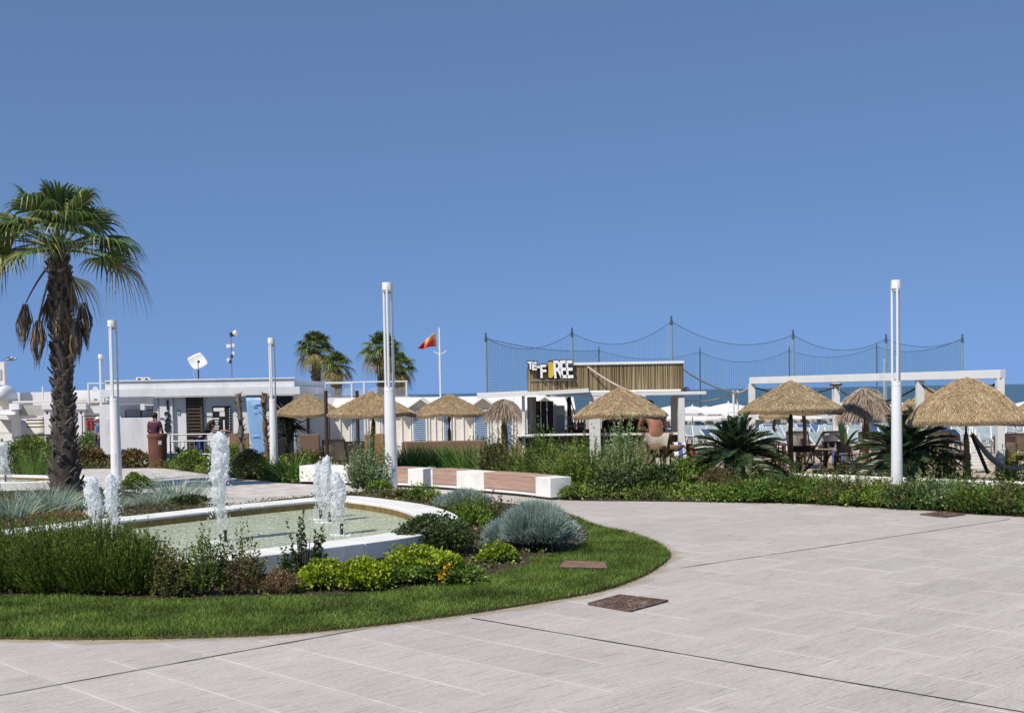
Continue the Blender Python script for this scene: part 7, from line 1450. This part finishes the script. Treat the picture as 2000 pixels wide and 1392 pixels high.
def person(loc, rz, label, pose, skin, shirt=None, trousers=None, hair=m_hairb, scale=1.0, sleeve=0.6, leg=1.0, longhair=False, cap=None, hands=True):
    J = {k: Vector(v) for k, v in BASE.items()}; J.update({k: Vector(v) for k, v in pose.items()})
    root = empty('person', loc, rz, label, 'person'); root.scale = (scale,) * 3
    names = list(J); V = [J[k] for k in names]; idx = {k: i for i, k in enumerate(names)}; E = [(idx[a], idx[b]) for a, b in BONES]; Rd = [RAD[k] for k in names]
    # palm and five unequal, bent fingers on each hand
    for sd, sg in (('L', -1), ('R', 1)):
        w = J['wr' + sd]; d = (w - J['el' + sd]).normalized(); palm = w + d * 0.07; V.append(palm); Rd.append((.034, .02)); pi = len(V) - 1; E.append((idx['wr' + sd], pi))
        if hands:
            s_ = d.cross(Vector((0, 0, 1)))
            if s_.length < .2: s_ = Vector((0, 1, 0))
            s_.normalize(); dn = Vector((0, 0, -1)) if abs(d.z) < .8 else Vector((0, 1, 0))
            for k, (off, ln) in enumerate(((-.03, .07), (-.01, .085), (.01, .08), (.03, .06))):
                k1 = palm + d * .045 + s_ * off; k2 = k1 + d * ln * .55 + dn * .012; k3 = k2 + d * ln * .4 + dn * .028; b = len(V); V += [k1, k2, k3]; Rd += [.011, .009, .008]; E += [(pi, b), (b, b + 1), (b + 1, b + 2)]
            t1 = w + d * .03 + s_ * .04 * -sg; t2 = t1 + d * .045 + s_ * .025 * -sg; b = len(V); V += [t1, t2]; Rd += [.013, .010]; E += [(idx['wr' + sd], b), (b, b + 1)]
    ears = [(J['head'] + Vector((sx * .088, -.01, -.015))) for sx in (-1, 1)]
    for e in ears: b = len(V); V.append(e); Rd.append((.012, .02)); E.append((idx['head'], b))
    body = skin_obj('body', V, E, Rd, skin, root, 2, idx['pelvis'])
    def sub(name, chain, grow, m, cut=None):
        ks = []; [ks.append(k) for c_ in chain for k in c_ if k not in ks]; P = {k: J[k].copy() for k in ks}
        for k, (par, f) in (cut or {}).items(): P[k] = J[par].lerp(J[k], f)
        vs = [P[k] for k in ks]; es = [(ks.index(c_[0]), ks.index(c_[1])) for c_ in chain]; rd = []
        for k in ks:
            r_ = RAD[k]; r_ = r_ if hasattr(r_, '__len__') else (r_, r_); g = grow if k not in ('elL', 'elR', 'knL', 'knR', 'anL', 'anR') else grow + .008; rd.append((r_[0] + g, r_[1] + g))
        return skin_obj(name, vs, es, rd, m, root, 2, 0)
    if shirt: sub('shirt', [('pelvis', 'spine'), ('spine', 'chest'), ('chest', 'shL'), ('shL', 'elL'), ('chest', 'shR'), ('shR', 'elR')], .014, shirt, {'elL': ('shL', sleeve), 'elR': ('shR', sleeve)})
    if trousers: sub('trousers', [('pelvis', 'hipL'), ('hipL', 'knL'), ('pelvis', 'hipR'), ('hipR', 'knR')] + ([('knL', 'anL'), ('knR', 'anR')] if leg > 1 else []), .018, trousers, ({'knL': ('hipL', leg), 'knR': ('hipR', leg)} if leg < 1 else None))
    h = J['head']; f = (J['nose'] - h).normalized(); c_ = h - f * .018 + (J['crown'] - J['jaw']).normalized() * .03
    mb = MB(); mb.sphere(c_, (.1, .105, .1), 14, 10); hb = mb.build('hair', hair, root, smooth=True)
    for e_ in (-1, 1):
        sdv = f.cross(Vector((0, 0, 1))).normalized(); mb = MB(); mb.sphere(h + f * .082 + sdv * e_ * .032 + Vector((0, 0, .005)), .011, 6, 5); mb.build('eye', m_dark, root, smooth=True)
    mb = MB(); mb.sphere(J['jaw'] + f * .066 + Vector((0, 0, .012)), (.026, .01, .007), 8, 5); mb.build('mouth', mat('lips', (.35, .12, .1), .5, .1, 4, 0), root, smooth=True)
    if longhair: mb = MB(); mb.tube([c_ + Vector((0, 0, .06)), c_ - f * .07 + Vector((0, 0, -.05)), c_ - f * .11 + Vector((0, 0, -.2)), c_ - f * .12 + Vector((0, 0, -.36))], [.07, .1, .09, .04], 10); mb.build('long_hair', hair, root, smooth=True)
    if cap: mb = MB(); mb.sphere(c_ + Vector((0, 0, .03)), (.108, .115, .09), 14, 8); mb.sphere(c_ + f * .12 + Vector((0, 0, .02)), (.08, .08, .012), 12, 6); mb.build('cap', cap, root, smooth=True)
    return root
m_purple = mat('purple_shirt', (0.075, 0.02, 0.05), .85, .15, 6, .2); m_blackc = mat('black_cloth', (0.012, 0.011, 0.012), .9, .2, 6, .2); m_bluec = mat('blue_trousers', (0.012, 0.035, 0.20), .85, .2, 6, .2); m_short = mat('pale_shorts', (0.50, 0.44, 0.38), .9, .12, 8, .3); m_jean = mat('dark_trousers', (0.03, 0.035, 0.05), .9, .2, 6, .2); m_capw = mat('white_cap', (.75, .75, .75), .8, .05, 4, .1); m_bluesh = mat('blue_shirt', (.06, .14, .32), .85, .1, 4, .1); m_darksh = mat('dark_brown_shirt', (.05, .03, .022), .9, .2, 5, .2)
q = A(1284, 900, YK - 0.85); q.z = 0; dz = zs - 0.83
SIT = dict(pelvis=(0, 0, .97), spine=(-.02, .04, 1.15), chest=(-.06, .12, 1.37), neck=(-.09, .18, 1.50), jaw=(-.11, .24, 1.56), head=(-.12, .27, 1.64), crown=(-.12, .27, 1.71), nose=(-.13, .37, 1.60), shL=(-.25, .12, 1.42), elL=(-.31, .30, 1.18), wrL=(-.2, .52, 1.15), shR=(.13, .13, 1.43), elR=(.21, .36, 1.20), wrR=(.1, .55, 1.15),
           hipL=(-.11, .06, .94), knL=(-.2, .42, .90), anL=(-.18, .34, .42), toL=(-.2, .48, .37), hipR=(.11, .06, .94), knR=(.2, .42, .90), anR=(.18, .34, .42), toR=(.2, .48, .37))
SIT = {k: (v[0], v[1], v[2] + dz) for k, v in SIT.items()}
pp = person(q - Vector((0, 0, zs * 0.14)), 0, 'shirtless person in pale shorts sitting hunched at the bar', SIT, m_skin2, None, m_short, leg=0.75); pp.scale = (1.22, 1.14, 1.14)
q = A(304, 905, 39.6); q.z = 0; person(q, R(-18), 'person in dark purple shirt standing behind the rusty bin', dict(wrR=(.16, .22, 1.02), elR=(.26, .04, 1.12), wrL=(-.14, .22, 1.0)), mat('brown_skin', (.22, .11, .075), .55, .1, 5, .1), m_purple, m_jean, scale=1.0, leg=2)
q = A(393, 900, 40.4); q.z = 0
person(q, R(-82), 'person with long black hair and blue trousers leaning on the barrier', dict(pelvis=(0, -.05, .82), spine=(0, .06, .98), chest=(0, .2, 1.12), neck=(0, .31, 1.2), jaw=(0, .38, 1.245), head=(0, .40, 1.33), crown=(0, .39, 1.40), nose=(0, .5, 1.31), shL=(-.17, .24, 1.16), elL=(-.16, .50, 1.08), wrL=(-.1, .74, 1.10), shR=(.17, .24, 1.16), elR=(.18, .5, 1.06), wrR=(.1, .74, 1.08), hipL=(-.1, -.05, .78), knL=(-.1, .06, .44), hipR=(.1, -.05, .78), knR=(.1, .02, .44)), m_skin, m_blackc, m_bluec, longhair=True, leg=2, scale=1.0)
for px, Y, rz, sh, lab in ((1198, 31.3, R(180), m_blackc, 'person in black behind the bar left of the shirtless one'), (1236, 31.6, R(160), m_darksh, 'person in dark brown behind the bar next to the black dressed one'), (1264, 31.2, R(200), m_blackc, 'person in black behind the bar close to the shirtless one')):
    q = A(px, 900, Y); q.z = 0; person(q, rz, lab, dict(wrL=(-.15, .28, 1.1), wrR=(.15, .28, 1.12)), m_skin, sh, m_jean, leg=2, hands=False, scale=1.0)
q = A(194, 880, 45.5); q.z = 0; person(q, R(120), 'person with white cap and blue shirt beside the red towels', {}, m_skin, m_bluesh, m_jean, cap=m_capw, leg=2, hands=False, scale=0.88)
